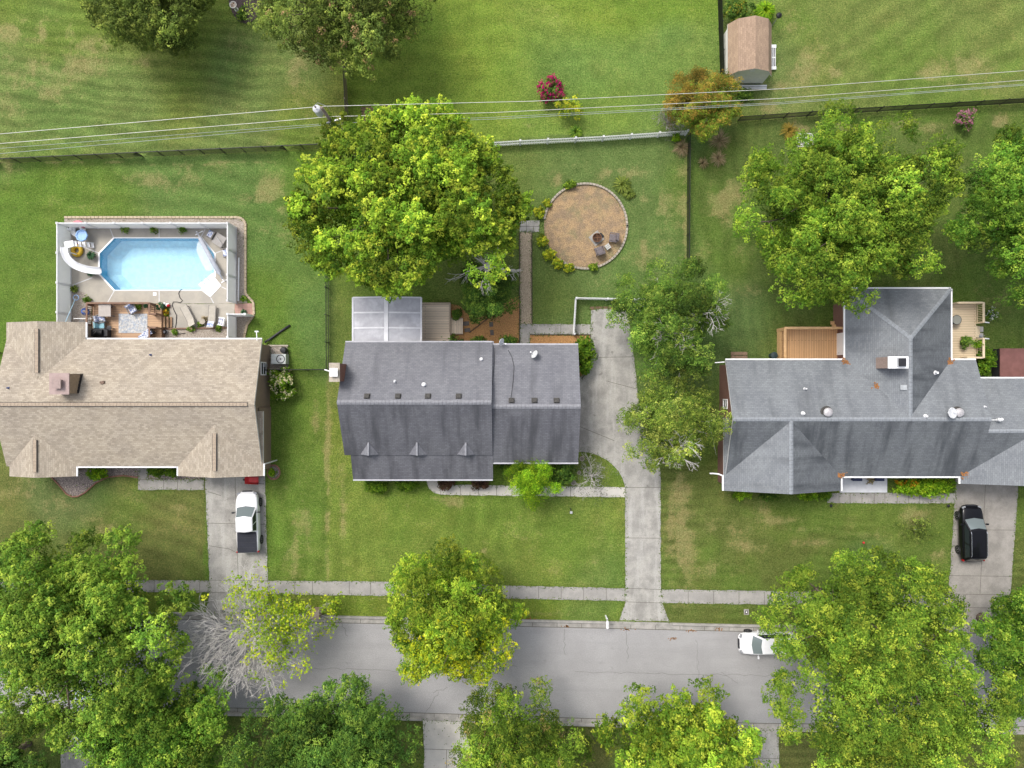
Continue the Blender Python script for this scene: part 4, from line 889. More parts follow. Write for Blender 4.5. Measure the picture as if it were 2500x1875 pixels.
def dish(parent, p, aim, r=.34):
    """satellite dish: reflector on a mast with a feed arm; aim = direction it faces"""
    d = Vector(aim).normalized(); c = p+Vector((0, 0, .55)); q = d.to_track_quat('Z', 'Y').to_matrix()
    b = MB()
    prof = [(.02, -.09), (r*.5, -.07), (r*.8, -.03), (r, .03), (r*.98, .05), (r*.78, -.005), (r*.48, -.045), (.02, -.06)]
    t = MB(); t.lathe((0, 0, 0), prof, 20, 0, 1.0, 1.18)
    b.v = [tuple(c+q @ Vector(v)) for v in t.v]; b.f = t.f; b.m = t.m
    o = b.build('satellite_dish', mat('dish_grey', (.62, .63, .65), None, 4, .5), parent, smooth=True)
    e = c+d*.42-Vector((0, 0, .22))
    m = MB(); m.tube([p-Vector((0, 0, .05)), p+Vector((0, 0, .3)), c-d*.1], .03, 8); m.tube([c-Vector((0, 0, .3))-d*.02, e], .018, 6); m.box(e, (.10, .10, .13)); m.build('mast', WHITE, o)
    return o
def roof_z(p, e, r, ze, zr): return ze+(zr-ze)*(p-e)/(r-e)

# ---- tan-roofed house on the left
TAN = shingle('tan_shingles', (.455, .398, .318), (.27, .226, .174), (.20, .165, .128), mort=.010)
TANCAP = mat('tan_ridge_cap', (.38, .305, .235), (.31, .25, .19), 6, .9, fine=.15)
SIDING_T = shingle('tan_brick_wall', (.30, .225, .165), (.24, .18, .13), (.33, .28, .22), None, 0, .22, .075, .012)
ze = 2.8
xl, xr = X(16, ze), X(639.5, ze); yb, yr, yf = Y(828.5, ze), Y(987, 4.45), Y(1138.5, ze); zr = 4.45
hA = thing('house', ((xl+xr)/2, (yb+yf)/2, 0), 'single-storey house with a mottled tan shingle roof beside the pool', 'house')
b = MB(); gable(b, 'x', xl, xr, yb, yr, yf, ze, zr, ze)
sl_ = (zr-ze)/(yr-yf)
def cross(b, u0, u1, y0, y1, ze=ze):
    e0, e1 = X(u0, ze), X(u1, ze); rm = (e0+e1)/2; z = ze+.33*(rm-e0); gable(b, 'y', y0, y1, e0, rm, e1, ze, z, ze); return e0, rm, e1, z
cb = cross(b, 15.5, 209, yr+.6, Y(787, ze)); cl = cross(b, 23, 186, Y(1163, ze), yr-.6); cr = cross(b, 435, 642.5, Y(1162, ze), yr-.6)
roofA = b.build('roof', [TAN, TRIM], hA)
w_ = MB(); gable_wall(w_, 'x', xl, xr, yb, yr, yf, ze, zr, ze)
for (e0, rm, e1, z), y0, y1 in ((cb, yr, Y(787, ze)), (cl, Y(1163, ze), yr), (cr, Y(1162, ze), yr)): gable_wall(w_, 'y', min(y0, y1), max(y0, y1), e0, rm, e1, ze, z, ze, ins=.345)
w_.build('wall', SIDING_T, hA)
def ridge_cap(p, q, m, wdt=.33, dark=True):
    p = Vector(p); q = Vector(q); d = (q-p); L = d.length; d.normalize(); s = Vector((-d.y, d.x, 0)); b = MB(); n = max(3, int(L/.27))
    for i in range(n):
        c = p+d*(L*(i+.5)/n)+Vector((0, 0, .055))
        b.bar(c-d*(L/n*.47), c+d*(L/n*.47), wdt*.86, .045, 0)
    for sg in (-1, 1): b.bar(p+s*sg*wdt/2+Vector((0, 0, .018)), q+s*sg*wdt/2+Vector((0, 0, .018)), .05, .05, 1)
    return b.build('ridge_vent', [m, DARKM], roofA)
ridge_cap((xl+.5, yr, zr), (X(604, zr), yr, zr), TANCAP, .30)
for (e0, rm, e1, z), ya, yb2 in ((cb, Y(803, 3.75), Y(910, 3.75)), (cl, Y(1074, 3.75), Y(1153, 3.75)), (cr, Y(1058, 3.9), Y(1150, 3.9))): ridge_cap((rm, ya, z), (rm, yb2, z), TANCAP, .30)
g = MB(); gutter(g, (X(209, ze)+.1, yb, 0), (xr, yb, 0), (0, 1, 0), ze-.05); gutter(g, (X(186, ze)+.15, yf, 0), (X(435, ze)-.15, yf, 0), (0, -1, 0), ze-.05)
gutter(g, (X(209, ze), yb+.15, 0), (X(209, ze), Y(787, ze), 0), (1, 0, 0), ze-.05); gutter(g, (X(186, ze), yf-.02, 0), (X(186, ze), Y(1163, ze), 0), (1, 0, 0), ze-.05)
gutter(g, (X(435, ze), yf-.02, 0), (X(435, ze), Y(1162, ze), 0), (-1, 0, 0), ze-.05); gutter(g, (X(642.5, ze), Y(1132, ze), 0), (X(642.5, ze), Y(1162, ze), 0), (1, 0, 0), ze-.05)
g.bar((X(642.5, ze)+.08, Y(1133, ze), ze-.2), (X(655, 2), Y(1130, 2), 2.2), .08, .08); g.box((X(655, 2), Y(1130, 2), 1.1), (.09, .09, 2.2))
build_each(g, 'gutter', TRIM, hA)
# chimney with step flashing
cz = roof_z(Y(937, 4), yb, yr, ze, zr); cx, cy = X(174, 4), Y(937, 4)
c_ = MB(); c_.box((cx, cy, (cz+5.35)/2-.4), (1.35, 1.5, 5.35-cz+.8)); ch = c_.build('chimney', mat('chimney_siding', (.30, .22, .15), (.25, .185, .125), 6, .9, fine=.1), hA)
MB().box((cx, cy, 5.40), (1.5, 1.62, .10)).build('cap', mat('chimney_cap_rust', (.36, .27, .25), (.31, .23, .215), 3, .6), ch)
f_ = MB(); f_.box((cx, cy, 5.6), (.55, .6, .3)); f_.box((cx, cy, 5.78), (.68, .72, .05)); f_.build('flue', mat('flue_brown', (.32, .24, .22), None, 3, .6), ch)
f_ = MB()
for i in range(6):
    yy = cy-.72+1.44*(i+.5)/6; zz = roof_z(yy, yb, yr, ze, zr); f_.box((cx+.70, yy, zz+.10), (.03, .25, .26))
f_.box((cx, cy+.77, roof_z(cy+.77, yb, yr, ze, zr)+.05), (1.45, .04, .12)); f_.build('flashing', BLACK, ch)
for u, v, nm, mm in ((362, 866, 'vent_pipe', mat('blue_vent', (.10, .13, .28), None, 4, .5)), (31, 947, 'vent_pipe', mat('blue_vent', (.10, .13, .28), None, 4, .5))):
    p = P(u, v, 3.6); p.z = roof_z(p.y, yb, yr, ze, zr); vent_pipe(hA, p, .22, .05, mm)
p = P(250, 934, 4); p.z = roof_z(p.y, yb, yr, ze, zr); v_ = MB(); v_.box(p+Vector((0, 0, .06)), (.30, .22, .14), .3); v_.box(p+Vector((-.18, .03, .03)), (.14, .14, .05)); v_.build('roof_vent', mat('brown_vent', (.17, .11, .08), None, 5, .6), hA, bevel=.02)
xw = xr-.34
wall_window(hA, (xw, Y(900, 1.5), 1.6), (1, 0, 0), 1.0, 1.1); m_ = MB(); m_.box((xw+.09, Y(892, 1), 1.3), (.14, .28, .5)); m_.build('electric_meter', GREYM, hA, bevel=.02)
wall_window(hA, (X(300, 1.5), yb-.34, 1.1), (0, 1, 0), 1.9, 2.0, BLACKP, door=True); wall_window(hA, (X(350, 1.5), yf+.34, 1.05), (0, -1, 0), 1.0, 2.05, mat('door_red', (.25, .05, .04)), door=True); wall_window(hA, (X(260, 1.5), yf+.34, 1.5), (0, -1, 0), 1.6, 1.3)
wall_window(hA, (X(572, 1.5), Y(1162, ze)+.345, 1.1), (0, -1, 0), 4.4, 2.1, WHITE, door=True)
wall_window(hA, (X(104, 1.5), Y(1163, ze)+.345, 1.5), (0, -1, 0), 1.6, 1.3)
l_ = MB(); l_.bar((xr-.3, yb-.1, 3.05), (xr-.3, yb+.55, 3.15), .05, .05); l_.box((xr-.3, yb+.6, 3.1), (.28, .10, .16)); l_.build('flood_light', WHITE, hA)

# ---- dark grey house in the middle
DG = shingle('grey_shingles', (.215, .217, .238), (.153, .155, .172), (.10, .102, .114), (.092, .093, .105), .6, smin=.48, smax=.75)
DGS = shingle('grey_shingles_stained_shade', (.158, .159, .176), (.11, .111, .124), (.07, .071, .08), (.05, .051, .058), .8, smin=.42, smax=.70)  # south slopes: streak stains, plus their shade painted in as a darker copy
BRICKW = BRICK
zb_, zr = 3.1, 5.8
xl, xr = X(843.2, zb_), X(1202.5, zb_); yb, yr = Y(836, zb_), Y(982.5, zr); s = (zr-zb_)/(yb-yr)
yf = Y(1111, 3.3); zf = zr-s*(yr-yf)
hB = thing('house', ((xl+xr)/2, (yb+yf)/2, 0), 'dark grey roofed house with three small dormers, a sun room and an attached garage', 'house')
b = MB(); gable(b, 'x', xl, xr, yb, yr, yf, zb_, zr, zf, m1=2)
pf = Y(1170, 2.45); px0 = X(862, 2.45)
slope_quad(b, [(px0, yf+.05, zf-.06), (xr+.02, yf+.05, zf-.06), (xr+.02, pf, 2.45), (px0, pf, 2.45)], (1, 0, 0), 2)
for pts in ([(px0, yf, zf-.2), (xr, yf, zf-.2), (xr, pf, 2.3), (px0, pf, 2.3)], [(px0, pf, 2.45), (xr+.02, pf, 2.45), (xr+.02, pf, 2.3), (px0, pf, 2.3)], [(px0, yf+.05, zf-.06), (px0, pf, 2.45), (px0, pf, 2.3), (px0, yf, zf-.2)], [(xr+.02, yf+.05, zf-.06), (xr+.02, pf, 2.45), (xr+.02, pf, 2.3), (xr+.02, yf, zf-.2)]): b.face(pts, 1)
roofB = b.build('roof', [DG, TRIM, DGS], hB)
zg, zgr = 2.95, 5.15; gl_, gr_ = xr+.0, X(1411.5, zg); gb, gy, gf = Y(842, zg), Y(992.5, zgr), Y(1129, zg)
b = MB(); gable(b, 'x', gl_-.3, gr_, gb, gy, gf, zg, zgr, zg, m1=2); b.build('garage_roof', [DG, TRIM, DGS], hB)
w_ = MB(); gable_wall(w_, 'x', xl, xr, yb, yr, yf, zb_, zr, zf); gable_wall(w_, 'x', gl_-.6, gr_, gb, gy, gf, zg, zgr, zg)
w_.build('wall', BRICKW, hB)
cap = mat('grey_ridge_cap', (.25, .252, .275), (.20, .202, .22), 5, .9, fine=.15)
for p, q in (((xl, yr, zr), (xr, yr, zr)), ((gl_, gy, zgr), (gr_, gy, zgr))):
    b = MB(); n = int((q[0]-p[0])/.28)
    for i in range(n):
        a0 = p[0]+(q[0]-p[0])*i/n; a1 = p[0]+(q[0]-p[0])*(i+.94)/n
        for sg in (-1, 1): b.face([(a0, p[1], p[2]+.028), (a1, p[1], p[2]+.034), (a1, p[1]+sg*.17, p[2]-.06), (a0, p[1]+sg*.17, p[2]-.066)])
    b.build('ridge_cap', cap, roofB)
# three dormers breaking the front slope
for ua, (ul, ur) in ((900, (880, 925)), (1018, (998, 1043)), (1137, (1116, 1160))):
    A = P(ua, 1080, zf+.55); A.z = zr-s*(yr-A.y)+.02
    yl = Y(1109.5, zf); zl = zr-s*(yr-yl)+.02; L = Vector((X(ul, zl), yl, zl)); Rr = Vector((X(ur, zl), yl, zl)); T = Vector(((L.x+Rr.x)/2, yl-.02, A.z+.02))
    b = MB(); slope_quad(b, [A, L, T], (0, 1, 0), 0); slope_quad(b, [A, T, Rr], (0, 1, 0), 0); b.face([L, T, Rr], 1)
    d = b.build('dormer', [DG, TRIM], hB)
    bb = MB(); bb.bar(A+Vector((0, 0, .03)), T+Vector((0, 0, .04)), .13, .03); bb.build('ridge_cap', cap, d)
posts = MB()
for i in range(5):
    xx = px0+.4+(xr-px0-.8)*i/4; MB().box((xx, pf+.3, 1.15), (.16, .16, 2.3)).build('porch_post', WHITE, hB)
MB().prism([(px0+.2, yf+.36), (xr-.2, yf+.36), (xr-.2, pf+.15), (px0+.2, pf+.15)], 0, .2).build('porch_floor', CONC_L, hB)
g = MB(); gutter(g, (xl, yb, 0), (xr, yb, 0), (0, 1, 0), zb_-.06); gutter(g, (px0, pf, 0), (xr, pf, 0), (0, -1, 0), 2.40); gutter(g, (gl_+.1, gb, 0), (gr_, gb, 0), (0, 1, 0), zg-.06); gutter(g, (gl_+.05, gf, 0), (gr_, gf, 0), (0, -1, 0), zg-.06)
g.box((xr+.05, yb-.15, 2.9), (.10, .5, .1)); build_each(g, 'gutter', mat('grey_gutter', (.44, .44, .47), (.38, .38, .41), 4, .5), hB)
tl = math.atan(s)
def onB(u, v, z=5.0, e=None, r=None, a=None, c=None):
    p = P(u, v, z)
    for _ in range(4):
        z = a+(c-a)*(p.y-e)/(r-e); p = P(u, v, z)
    return p
for u in (896.5, 972, 1045, 1120): p = onB(u, 967, 5.4, yb, yr, zb_, zr); roof_vent(hB, p, -tl)
for u in (1249, 1305, 1359): p = onB(u, 977.5, 4.9, gb, gy, zg, zgr); roof_vent(hB, p, -tl)
vent_pipe(hB, onB(964, 931, 5, yb, yr, zb_, zr), .35, .07); vent_pipe(hB, onB(1035, 939, 5, yb, yr, zb_, zr), .3, .105); vent_pipe(hB, onB(1175, 877, 4, yb, yr, zb_, zr), .3, .085)
dish(hB, onB(1224, 843, 3, gb, gy, zg, zgr)+Vector((0, .25, 0)), (.75, -.35, .35), .30)
dish(hB, onB(1305, 866, 3.5, gb, gy, zg, zgr), (-.75, .45, .45), .34)
pts = [onB(q[0], q[1], 4, gb, gy, zg, zgr)+Vector((0, 0, .03)) for q in ((1241, 855), (1250, 872), (1255, 895), (1253, 930), (1249, 960), (1247, 975))]
MB().tube(pts, .016, 5).build('roof_cable', BLACK, hB)
pts = [onB(q[0], q[1], 4, gb, gy, zg, zgr)+Vector((0, 0, .03)) for q in ((1208, 850), (1207, 890), (1202, 940))]
MB().tube(pts, .014, 5).build('roof_cable', BLACK, hB)
# brick chimney on the left gable
ztop = 6.4; cx0, cx1, cy0, cy1 = X(804.5, ztop), X(828, ztop), Y(931, ztop), Y(887, ztop)
b = MB(); pr = [(cx0, cy0), (cx1, cy0), (cx1, cy1), (cx0, cy1)]
for i in range(4):
    p, q = pr[i], pr[(i+1) % 4]; L = math.hypot(q[0]-p[0], q[1]-p[1]); b.face([(*p, 0), (*q, 0), (*q, ztop-.1), (*p, ztop-.1)], 0, [(0, 0), (L, 0), (L, ztop), (0, ztop)])
ch = b.build('chimney', BRICK, hB)
MB().box(((cx0+cx1)/2, (cy0+cy1)/2, ztop-.05), (cx1-cx0+.08, cy1-cy0+.08, .12)).build('cap', STONE, ch)
f_ = MB(); f_.box(((cx0+cx1)/2+.02, (cy0+cy1)/2-.0, ztop+.13), (.45, .48, .24)); f_.box(((cx0+cx1)/2+.02, (cy0+cy1)/2, ztop+.29), (.58, .62, .05)); f_.box((cx0-.15, (cy0+cy1)/2+.15, ztop+.2), (.35, .08, .08), -.3); f_.build('flue', WHITE, ch)
# sun room with a metal roof
sy0 = yb-.3; sy1 = Y(726, 2.75); s0, s1 = X(861, 2.7), X(1028, 2.7); sm_ = (s0+s1)/2
METR = mat('sunroom_roof_metal', (.40, .40, .43), (.33, .33, .36), .9, .6, stain=(.58, .58, .61), sscale=.7, samt=.6, fine=.05, fscale=20)
b = MB(); gable(b, 'y', sy0, sy1, s0, sm_, s1, 2.6, 2.98, 2.6, t=.14)
sr = b.build('sun_room_roof', [METR, GREYM], hB)
b = MB(); b.bar((sm_, sy0, 3.0), (sm_, sy1, 3.0), .32, .04)
for v in (763, 800.5):
    yy = Y(v, 2.8)
    for sg, e in ((-1, s0), (1, s1)): b.bar((sm_+sg*.17, yy, 2.985), (e, yy, 2.625), .12, .035)
for e in (s0, s1): b.bar((e, sy0, 2.63), (e, sy1, 2.63), .14, .07)
b.bar((s0, sy1, 2.63), (sm_, sy1, 3.01), .10, .07); b.bar((sm_, sy1, 3.01), (s1, sy1, 2.63), .10, .07)
b.build('seam', mat('seam_white', (.62, .62, .64), (.54, .54, .57), 2, .5), sr)
b = MB(); b.prism([(s0+.25, sy0), (s1-.25, sy0), (s1-.25, sy1-.25), (s0+.25, sy1-.25)], 0, .9); b.build('sun_room_wall', WHITE, hB)
b = MB(); b.prism([(s0+.28, sy0), (s1-.28, sy0), (s1-.28, sy1-.28), (s0+.28, sy1-.28)], .9, 2.45); pn = b.build('sun_room_glazing', GLASS, hB)
b = MB()
for i in range(6):
    b.box((s0+.25+(s1-s0-.5)*i/5, sy1-.25, 1.68), (.08, .08, 1.56)); yy = sy0+(sy1-.25-sy0)*i/5
    for e in (s0+.25, s1-.25): b.box((e, yy, 1.68), (.08, .08, 1.56))
build_each(b, 'frame', WHITE, pn)
wall_window(hB, (X(1230, 1.5), gb-.34, 1.05), (0, 1, 0), .95, 2.05, WHITE, door=True); wall_window(hB, (X(1330, 1.5), gb-.34, 1.6), (0, 1, 0), 1.2, 1.1); wall_window(hB, (gr_-.34, Y(950, 1.2), 1.15), (1, 0, 0), 4.6, 2.2, WHITE, door=True)
wall_window(hB, (X(1020, 1.5), yf+.34, 1.25), (0, -1, 0), 1.0, 2.05, mat('door_red', (.30, .04, .035)), door=True)
for u in (920, 1110): wall_window(hB, (X(u, 1.5), yf+.34, 1.55), (0, -1, 0), 1.5, 1.4)

# ---- grey hip-roofed house on the right
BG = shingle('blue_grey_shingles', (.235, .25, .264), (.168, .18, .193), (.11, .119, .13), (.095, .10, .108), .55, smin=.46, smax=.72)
BGS = shingle('blue_grey_shingles_stained_shade', (.158, .169, .18), (.11, .119, .128), (.07, .078, .088), (.042, .047, .054), .8, smin=.42, smax=.70)  # darker copy for south and east slopes: shade painted in along with streaks
ze, zr = 2.8, 4.64
xl, xr = X(1771.5, ze), X(2382.5, ze); yb, yr, yf = Y(879, ze), Y(1023.6, zr), Y(1163, ze)
hC = thing('house', ((xl+xr)/2, (yb+yf)/2, 0), 'long blue-grey roofed house with gabled front wings and a back wing with a hipped end', 'house')
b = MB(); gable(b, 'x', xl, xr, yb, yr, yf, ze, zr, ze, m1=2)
e0, e1 = X(1767, ze), X(2053, ze); rm = (e0+e1)/2; zfg = zr-.05
gable(b, 'y', Y(1198, ze), yr+.02, e0, rm, e1, ze, zfg, ze, m0=0, m1=2)
# extension to the right with a lower ridge on the same front plane
x2 = X(2640, ze); sF = (zr-ze)/(yr-yf); zx = 4.27; yx = yf+(zx-ze)/sF; yxb = Y(924, 2.62)
gable(b, 'x', xr, x2, yxb, yx, yf, 2.62, zx, ze, m1=2)
g0 = X(2344.7, ze); g1 = X(2655, ze); gm = (g0+g1)/2; zgg = min(zx-.02, ze+.4*(gm-g0))
gable(b, 'y', Y(1181, ze), yx, g0, gm, g1, ze, zgg, ze, m1=2)
# back wing, hipped
h0, h1 = X(2063.5, ze), X(2321.5, ze); hm = (h0+h1)/2; hy = Y(705, ze); zw = 4.56; ap = Y(825, zw); t = .16
Aq = Vector((hm, ap, zw)); B0 = Vector((hm, yr-.0, zw))
slope_quad(b, [(h0, yr, ze), (h0, hy, ze), Aq, B0], (0, 1, 0), 0)
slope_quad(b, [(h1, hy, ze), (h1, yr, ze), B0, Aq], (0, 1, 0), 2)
slope_quad(b, [(h0, hy, ze), (h1, hy, ze), Aq], (1, 0, 0), 0)
for p, q in (((h0, yr), (h0, hy)), ((h0, hy), (h1, hy)), ((h1, hy), (h1, yr))): b.face([(*p, ze), (*q, ze), (*q, ze-t), (*p, ze-t)], 1)
b.face([(h0, hy, ze-t), (h1, hy, ze-t), (h1, yr, ze-t), (h0, yr, ze-t)], 1)
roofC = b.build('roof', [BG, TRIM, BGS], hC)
BRICKR = shingle('brown_brick', (.22, .10, .075), (.17, .075, .055), (.27, .22, .19), None, 0, .22, .075, .01)
w_ = MB(); gable_wall(w_, 'x', xl, xr, yb, yr, yf, ze, zr, ze); gable_wall(w_, 'y', Y(1198, ze), yr, e0, rm, e1, ze, zfg, ze, ins=.345); gable_wall(w_, 'x', xr-.7, x2, yxb, yx, yf, 2.62, zx, ze); gable_wall(w_, 'y', Y(1181, ze), yx, g0, gm, g1, ze, zgg, ze, ins=.345)
pr = [(h0+.34, yr), (h0+.34, hy-.34), (h1-.34, hy-.34), (h1-.34, yr)]
for p, q in zip(pr, pr[1:]): L = math.hypot(q[0]-p[0], q[1]-p[1]); w_.face([(*p, 0), (*q, 0), (*q, ze-.1), (*p, ze-.1)], 0, [(0, 0), (L, 0), (L, ze), (0, ze)])
w_.build('wall', BRICKR, hC)
capc = mat('blue_grey_cap', (.26, .278, .30), (.21, .225, .245), 5, .9, fine=.15)
def cap_run(p, q, parent, m, hw=.16, n=None, dz=-.065):
    p = Vector(p); q = Vector(q); d = (q-p); L = d.length; d.normalize(); sd_ = Vector((-d.y, d.x, 0)).normalized(); b = MB(); n = n or int(L/.28)
    for i in range(n):
        a0 = p+d*(L*i/n); a1 = p+d*(L*(i+.94)/n); u0 = Vector((0, 0, .028)); u1 = Vector((0, 0, .036)); lo = Vector((0, 0, dz+.03))
        for sg in (-1, 1): b.face([a0+u0, a1+u1, a1+sd_*sg*hw+lo+Vector((0, 0, .008)), a0+sd_*sg*hw+lo])
    return b.build('ridge_cap', m, parent)
cap_run((xl, yr, zr), (xr, yr, zr), roofC, capc); cap_run((hm, yr, zw), (hm, ap, zw), roofC, capc); cap_run((rm, Y(1198, ze), zfg), (rm, yr, zfg), roofC, capc)
cap_run(Aq, (h0, hy, ze), roofC, capc, dz=-.03); cap_run(Aq, (h1, hy, ze), roofC, capc, dz=-.03); cap_run((xr, yx, zx), (x2, yx, zx), roofC, capc); cap_run((gm, Y(1181, ze), zgg), (gm, yx-.3, zgg), roofC, capc)
g = MB(); gutter(g, (e1+.2, yf, 0), (g0, yf, 0), (0, -1, 0), ze-.05); gutter(g, (xl, yb, 0), (h0, yb, 0), (0, 1, 0), ze-.05); gutter(g, (h0, yb+.12, 0), (h0, hy, 0), (-1, 0, 0), ze-.05); gutter(g, (h0, hy, 0), (h1, hy, 0), (0, 1, 0), ze-.05); gutter(g, (h1, hy, 0), (h1, yb, 0), (1, 0, 0), ze-.05)
gutter(g, (h1+.12, yb, 0), (xr, yb, 0), (0, 1, 0), ze-.05); gutter(g, (xr+.12, yxb, 0), (x2, yxb, 0), (0, 1, 0), 2.57); gutter(g, (g0, yf-.1, 0), (g0, Y(1181, ze), 0), (-1, 0, 0), ze-.05); gutter(g, (e1, yf-.02, 0), (e1, Y(1198, ze), 0), (1, 0, 0), ze-.05); gutter(g, (e0, Y(1160, ze), 0), (e0, Y(1198, ze), 0), (-1, 0, 0), ze-.05)
for u, v in ((1771.5, 879), ): g.bar((xl-.05, yb-.15, 2.7), (xl-.75, yb-.2, 2.4), .08, .08)
g.tube([(e0-.05, Y(1162, ze), 2.7), (e0-.35, Y(1158, ze), 2.62), (e0-.75, Y(1157, ze), 2.5), (e0-.95, Y(1158, ze), 2.3)], .06, 8); build_each(g, 'gutter', WHITE, hC)
# ridge-high chimney with metal chase cover
zt = 5.45; c0, c1, d0, d1 = X(2169, zt), X(2216, zt), Y(898.5, zt), Y(871, zt)
b = MB(); pr = [(c0, d0), (c1, d0), (c1, d1), (c0, d1)]
for i in range(4):
    p, q = pr[i], pr[(i+1) % 4]; L = math.hypot(q[0]-p[0], q[1]-p[1]); b.face([(*p, 2.6), (*q, 2.6), (*q, zt-.05), (*p, zt-.05)], 0, [(0, 0), (L, 0), (L, 3), (0, 3)])
ch = b.build('chimney', mat('chimney_brick_pink', (.36, .27, .235), (.29, .22, .19), 9, .9, fine=.12), hC)
MB().box(((c0+c1)/2, (d0+d1)/2, zt), (c1-c0+.06, d1-d0+.06, .12)).build('cap', WHITE, ch)
f_ = MB(); f_.box(((c0+c1)/2+.18, (d0+d1)/2, zt+.15), (.62, .66, .2)); f_.box(((c0+c1)/2+.18, (d0+d1)/2, zt+.27), (.56, .6, .04), m=1); f_.build('flue', [GREYM, BLACKP], ch)
def onC(u, v, back=True):
    z = 4.2; p = P(u, v, z)
    for _ in range(4): z = ze+(zr-ze)*((p.y-yb)/(yr-yb) if back else (p.y-yf)/(yr-yf)); p = P(u, v, z)
    return p
def onW(u, v):
    z = 4.0; p = P(u, v, z)
    for _ in range(4): z = ze+(zw-ze)*((p.x-h0)/(hm-h0) if p.x < hm else (p.x-h1)/(hm-h1)); p = P(u, v, z)
    return p
vent_pipe(hC, onC(1964, 949), .4, .06); vent_pipe(hC, onC(1960, 1009), .25, .09); vent_pipe(hC, onC(2259, 1016), .25, .09); vent_pipe(hC, onW(2283, 910), .35, .10); vent_pipe(hC, onC(2404, 993), .2, .05)
bx = MB(); p = onW(2205, 946); bx.box(p+Vector((0, 0, .05)), (.46, .40, .12), 0, ry=-.35); bx.build('flashing_box', mat('flash_grey', (.36, .38, .40), None, 4, .5), hC, bevel=.02)
for u, v in ((2017.5, 1006), (2336, 1007)):
    p = onC(u, v); b = MB(); b.lathe(p-Vector((0, 0, .15)), [(.40, 0), (.40, .2), (.20, .24), (.20, .36), (.34, .38), (.36, .48), (.30, .56), (.16, .62), (.05, .64)], 20); tv = b.build('turbine_vent', [mat('turbine_metal', (.50, .48, .49), (.42, .40, .41), 5, .5, .3)], hC, smooth=False)
    MB().lathe(p+Vector((0, 0, -.02)), [(.47, 0), (.47, .08), (.38, .1)], 20).build('flashing', DARKM, tv)
dish(hC, onC(2314, 1011)+Vector((0, .1, 0)), (.25, .2, .8), .40)
p = P(2436, 1025, 4.2); b = MB(); b.box(p+Vector((0, 0, .1)), (.2, .2, .3)); b.ball(p+Vector((.1, .05, .3)), .12, .12, .12); b.ball(p+Vector((-.1, .05, .3)), .12, .12, .12); b.bar(p+Vector((-1.0, 0, .1)), p+Vector((0, 0, .1)), .04, .04); b.build('flood_light', WHITE, hC)
wall_window(hC, (xl+.34, Y(986, 1.7), 1.7), (-1, 0, 0), .7, 1.0); wall_window(hC, (xl+.34, Y(1105, 1.7), 1.7), (-1, 0, 0), 1.4, 1.1)
wall_window(hC, (X(2100, 1.2), yf+.34, 1.2), (0, -1, 0), 1.0, 2.05, mat('door_blue', (.05, .07, .16)), door=True); wall_window(hC, (X(2230, 1.5), yf+.34, 1.5), (0, -1, 0), 1.8, 1.3)
wall_window(hC, (X(1910, 1.5), Y(1198, ze)+.345, 1.5), (0, -1, 0), 2.0, 1.4); wall_window(hC, (X(2440, 1.2), Y(1181, ze)+.345, 1.15), (0, -1, 0), 4.6, 2.1, WHITE, door=True)
wall_window(hC, (h1-.34, Y(800, 1.2), 1.2), (1, 0, 0), 1.8, 2.05, WHITE, door=True); wall_window(hC, (h0+.34, Y(840, 1.2), 1.2), (-1, 0, 0), 1.8, 2.05, WHITE, door=True); wall_window(hC, (hm, hy-.34, 1.5), (0, 1, 0), 2.0, 1.3)
MB().prism([P(2052, 1160, .2).xy, P(2166, 1160, .2).xy, P(2166, 1202.5, .2).xy, P(2052, 1202.5, .2).xy], -.02, .2).build('porch_floor', mat('painted_porch', (.62, .63, .66), (.56, .57, .60), 2, .6), hC)
lf = MB()
for u, v in ((2053, 1160), (2355, 1157), (2139, 944), (2062, 884), (2318, 884)):
    p = onC(u, v, v < 1000) if v > 900 or v < 890 else P(u, v, 2.9); p.z = max(p.z, 2.85)
    if v == 944: p = onC(u, v)
    for _ in range(26): q = p+Vector((random.Random(_*7+u).gauss(0, .16), random.Random(_*13+v).gauss(0, .14), .04+.002*_)); lf.box(q, (.13, .08, .01), _*1.3)
lf.build('fallen_leaves', mat('dead_leaves', (.34, .15, .05), (.24, .11, .045), 8, .95), hC)

# ---- garden shed with a gambrel roof
sx0, sx1 = 17.62, 20.95; sy0, sy1 = Y(205, 0), Y(62, 1.9); sxm = (sx0+sx1)/2
sh = thing('garden_shed', (sxm, (sy0+sy1)/2, 0), 'white garden shed with a brown shingled barn-shaped roof', 'shed')
SHB = shingle('brown_shingles', (.40, .285, .20), (.285, .20, .14), (.20, .14, .10), None, 0, .30, .145, .011)
ov = .12; pr = [(sx0-ov, 1.85), (sx0+.45, 2.72), (sxm, 3.2), (sx1-.45, 2.72), (sx1+ov, 1.85)]
b = MB(); ya, yb_ = sy0-.16, sy1+.12
for (a, za), (c, zc) in zip(pr, pr[1:]):
    slope_quad(b, [(a, ya, za), (a, yb_, za), (c, yb_, zc), (c, ya, zc)], (0, 1, 0), 0)
    b.face([(a, ya, za-.1), (a, yb_, za-.1), (c, yb_, zc-.1), (c, ya, zc-.1)], 1)
    for yy in (ya, yb_): b.face([(a, yy, za), (c, yy, zc), (c, yy, zc-.1), (a, yy, za-.1)], 1)
for a in (pr[0], pr[-1]): b.face([(a[0], ya, a[1]), (a[0], yb_, a[1]), (a[0], yb_, a[1]-.1), (a[0], ya, a[1]-.1)], 1)
b.build('roof', [SHB, TRIM], sh)
b = MB(); pw = [(sx0, .12), (sx0, 1.92), (sx0+.5, 2.62), (sxm, 3.09), (sx1-.5, 2.62), (sx1, 1.92), (sx1, .12)]
for yy in (sy0, sy1): b.face([(a, yy, c) for a, c in pw])
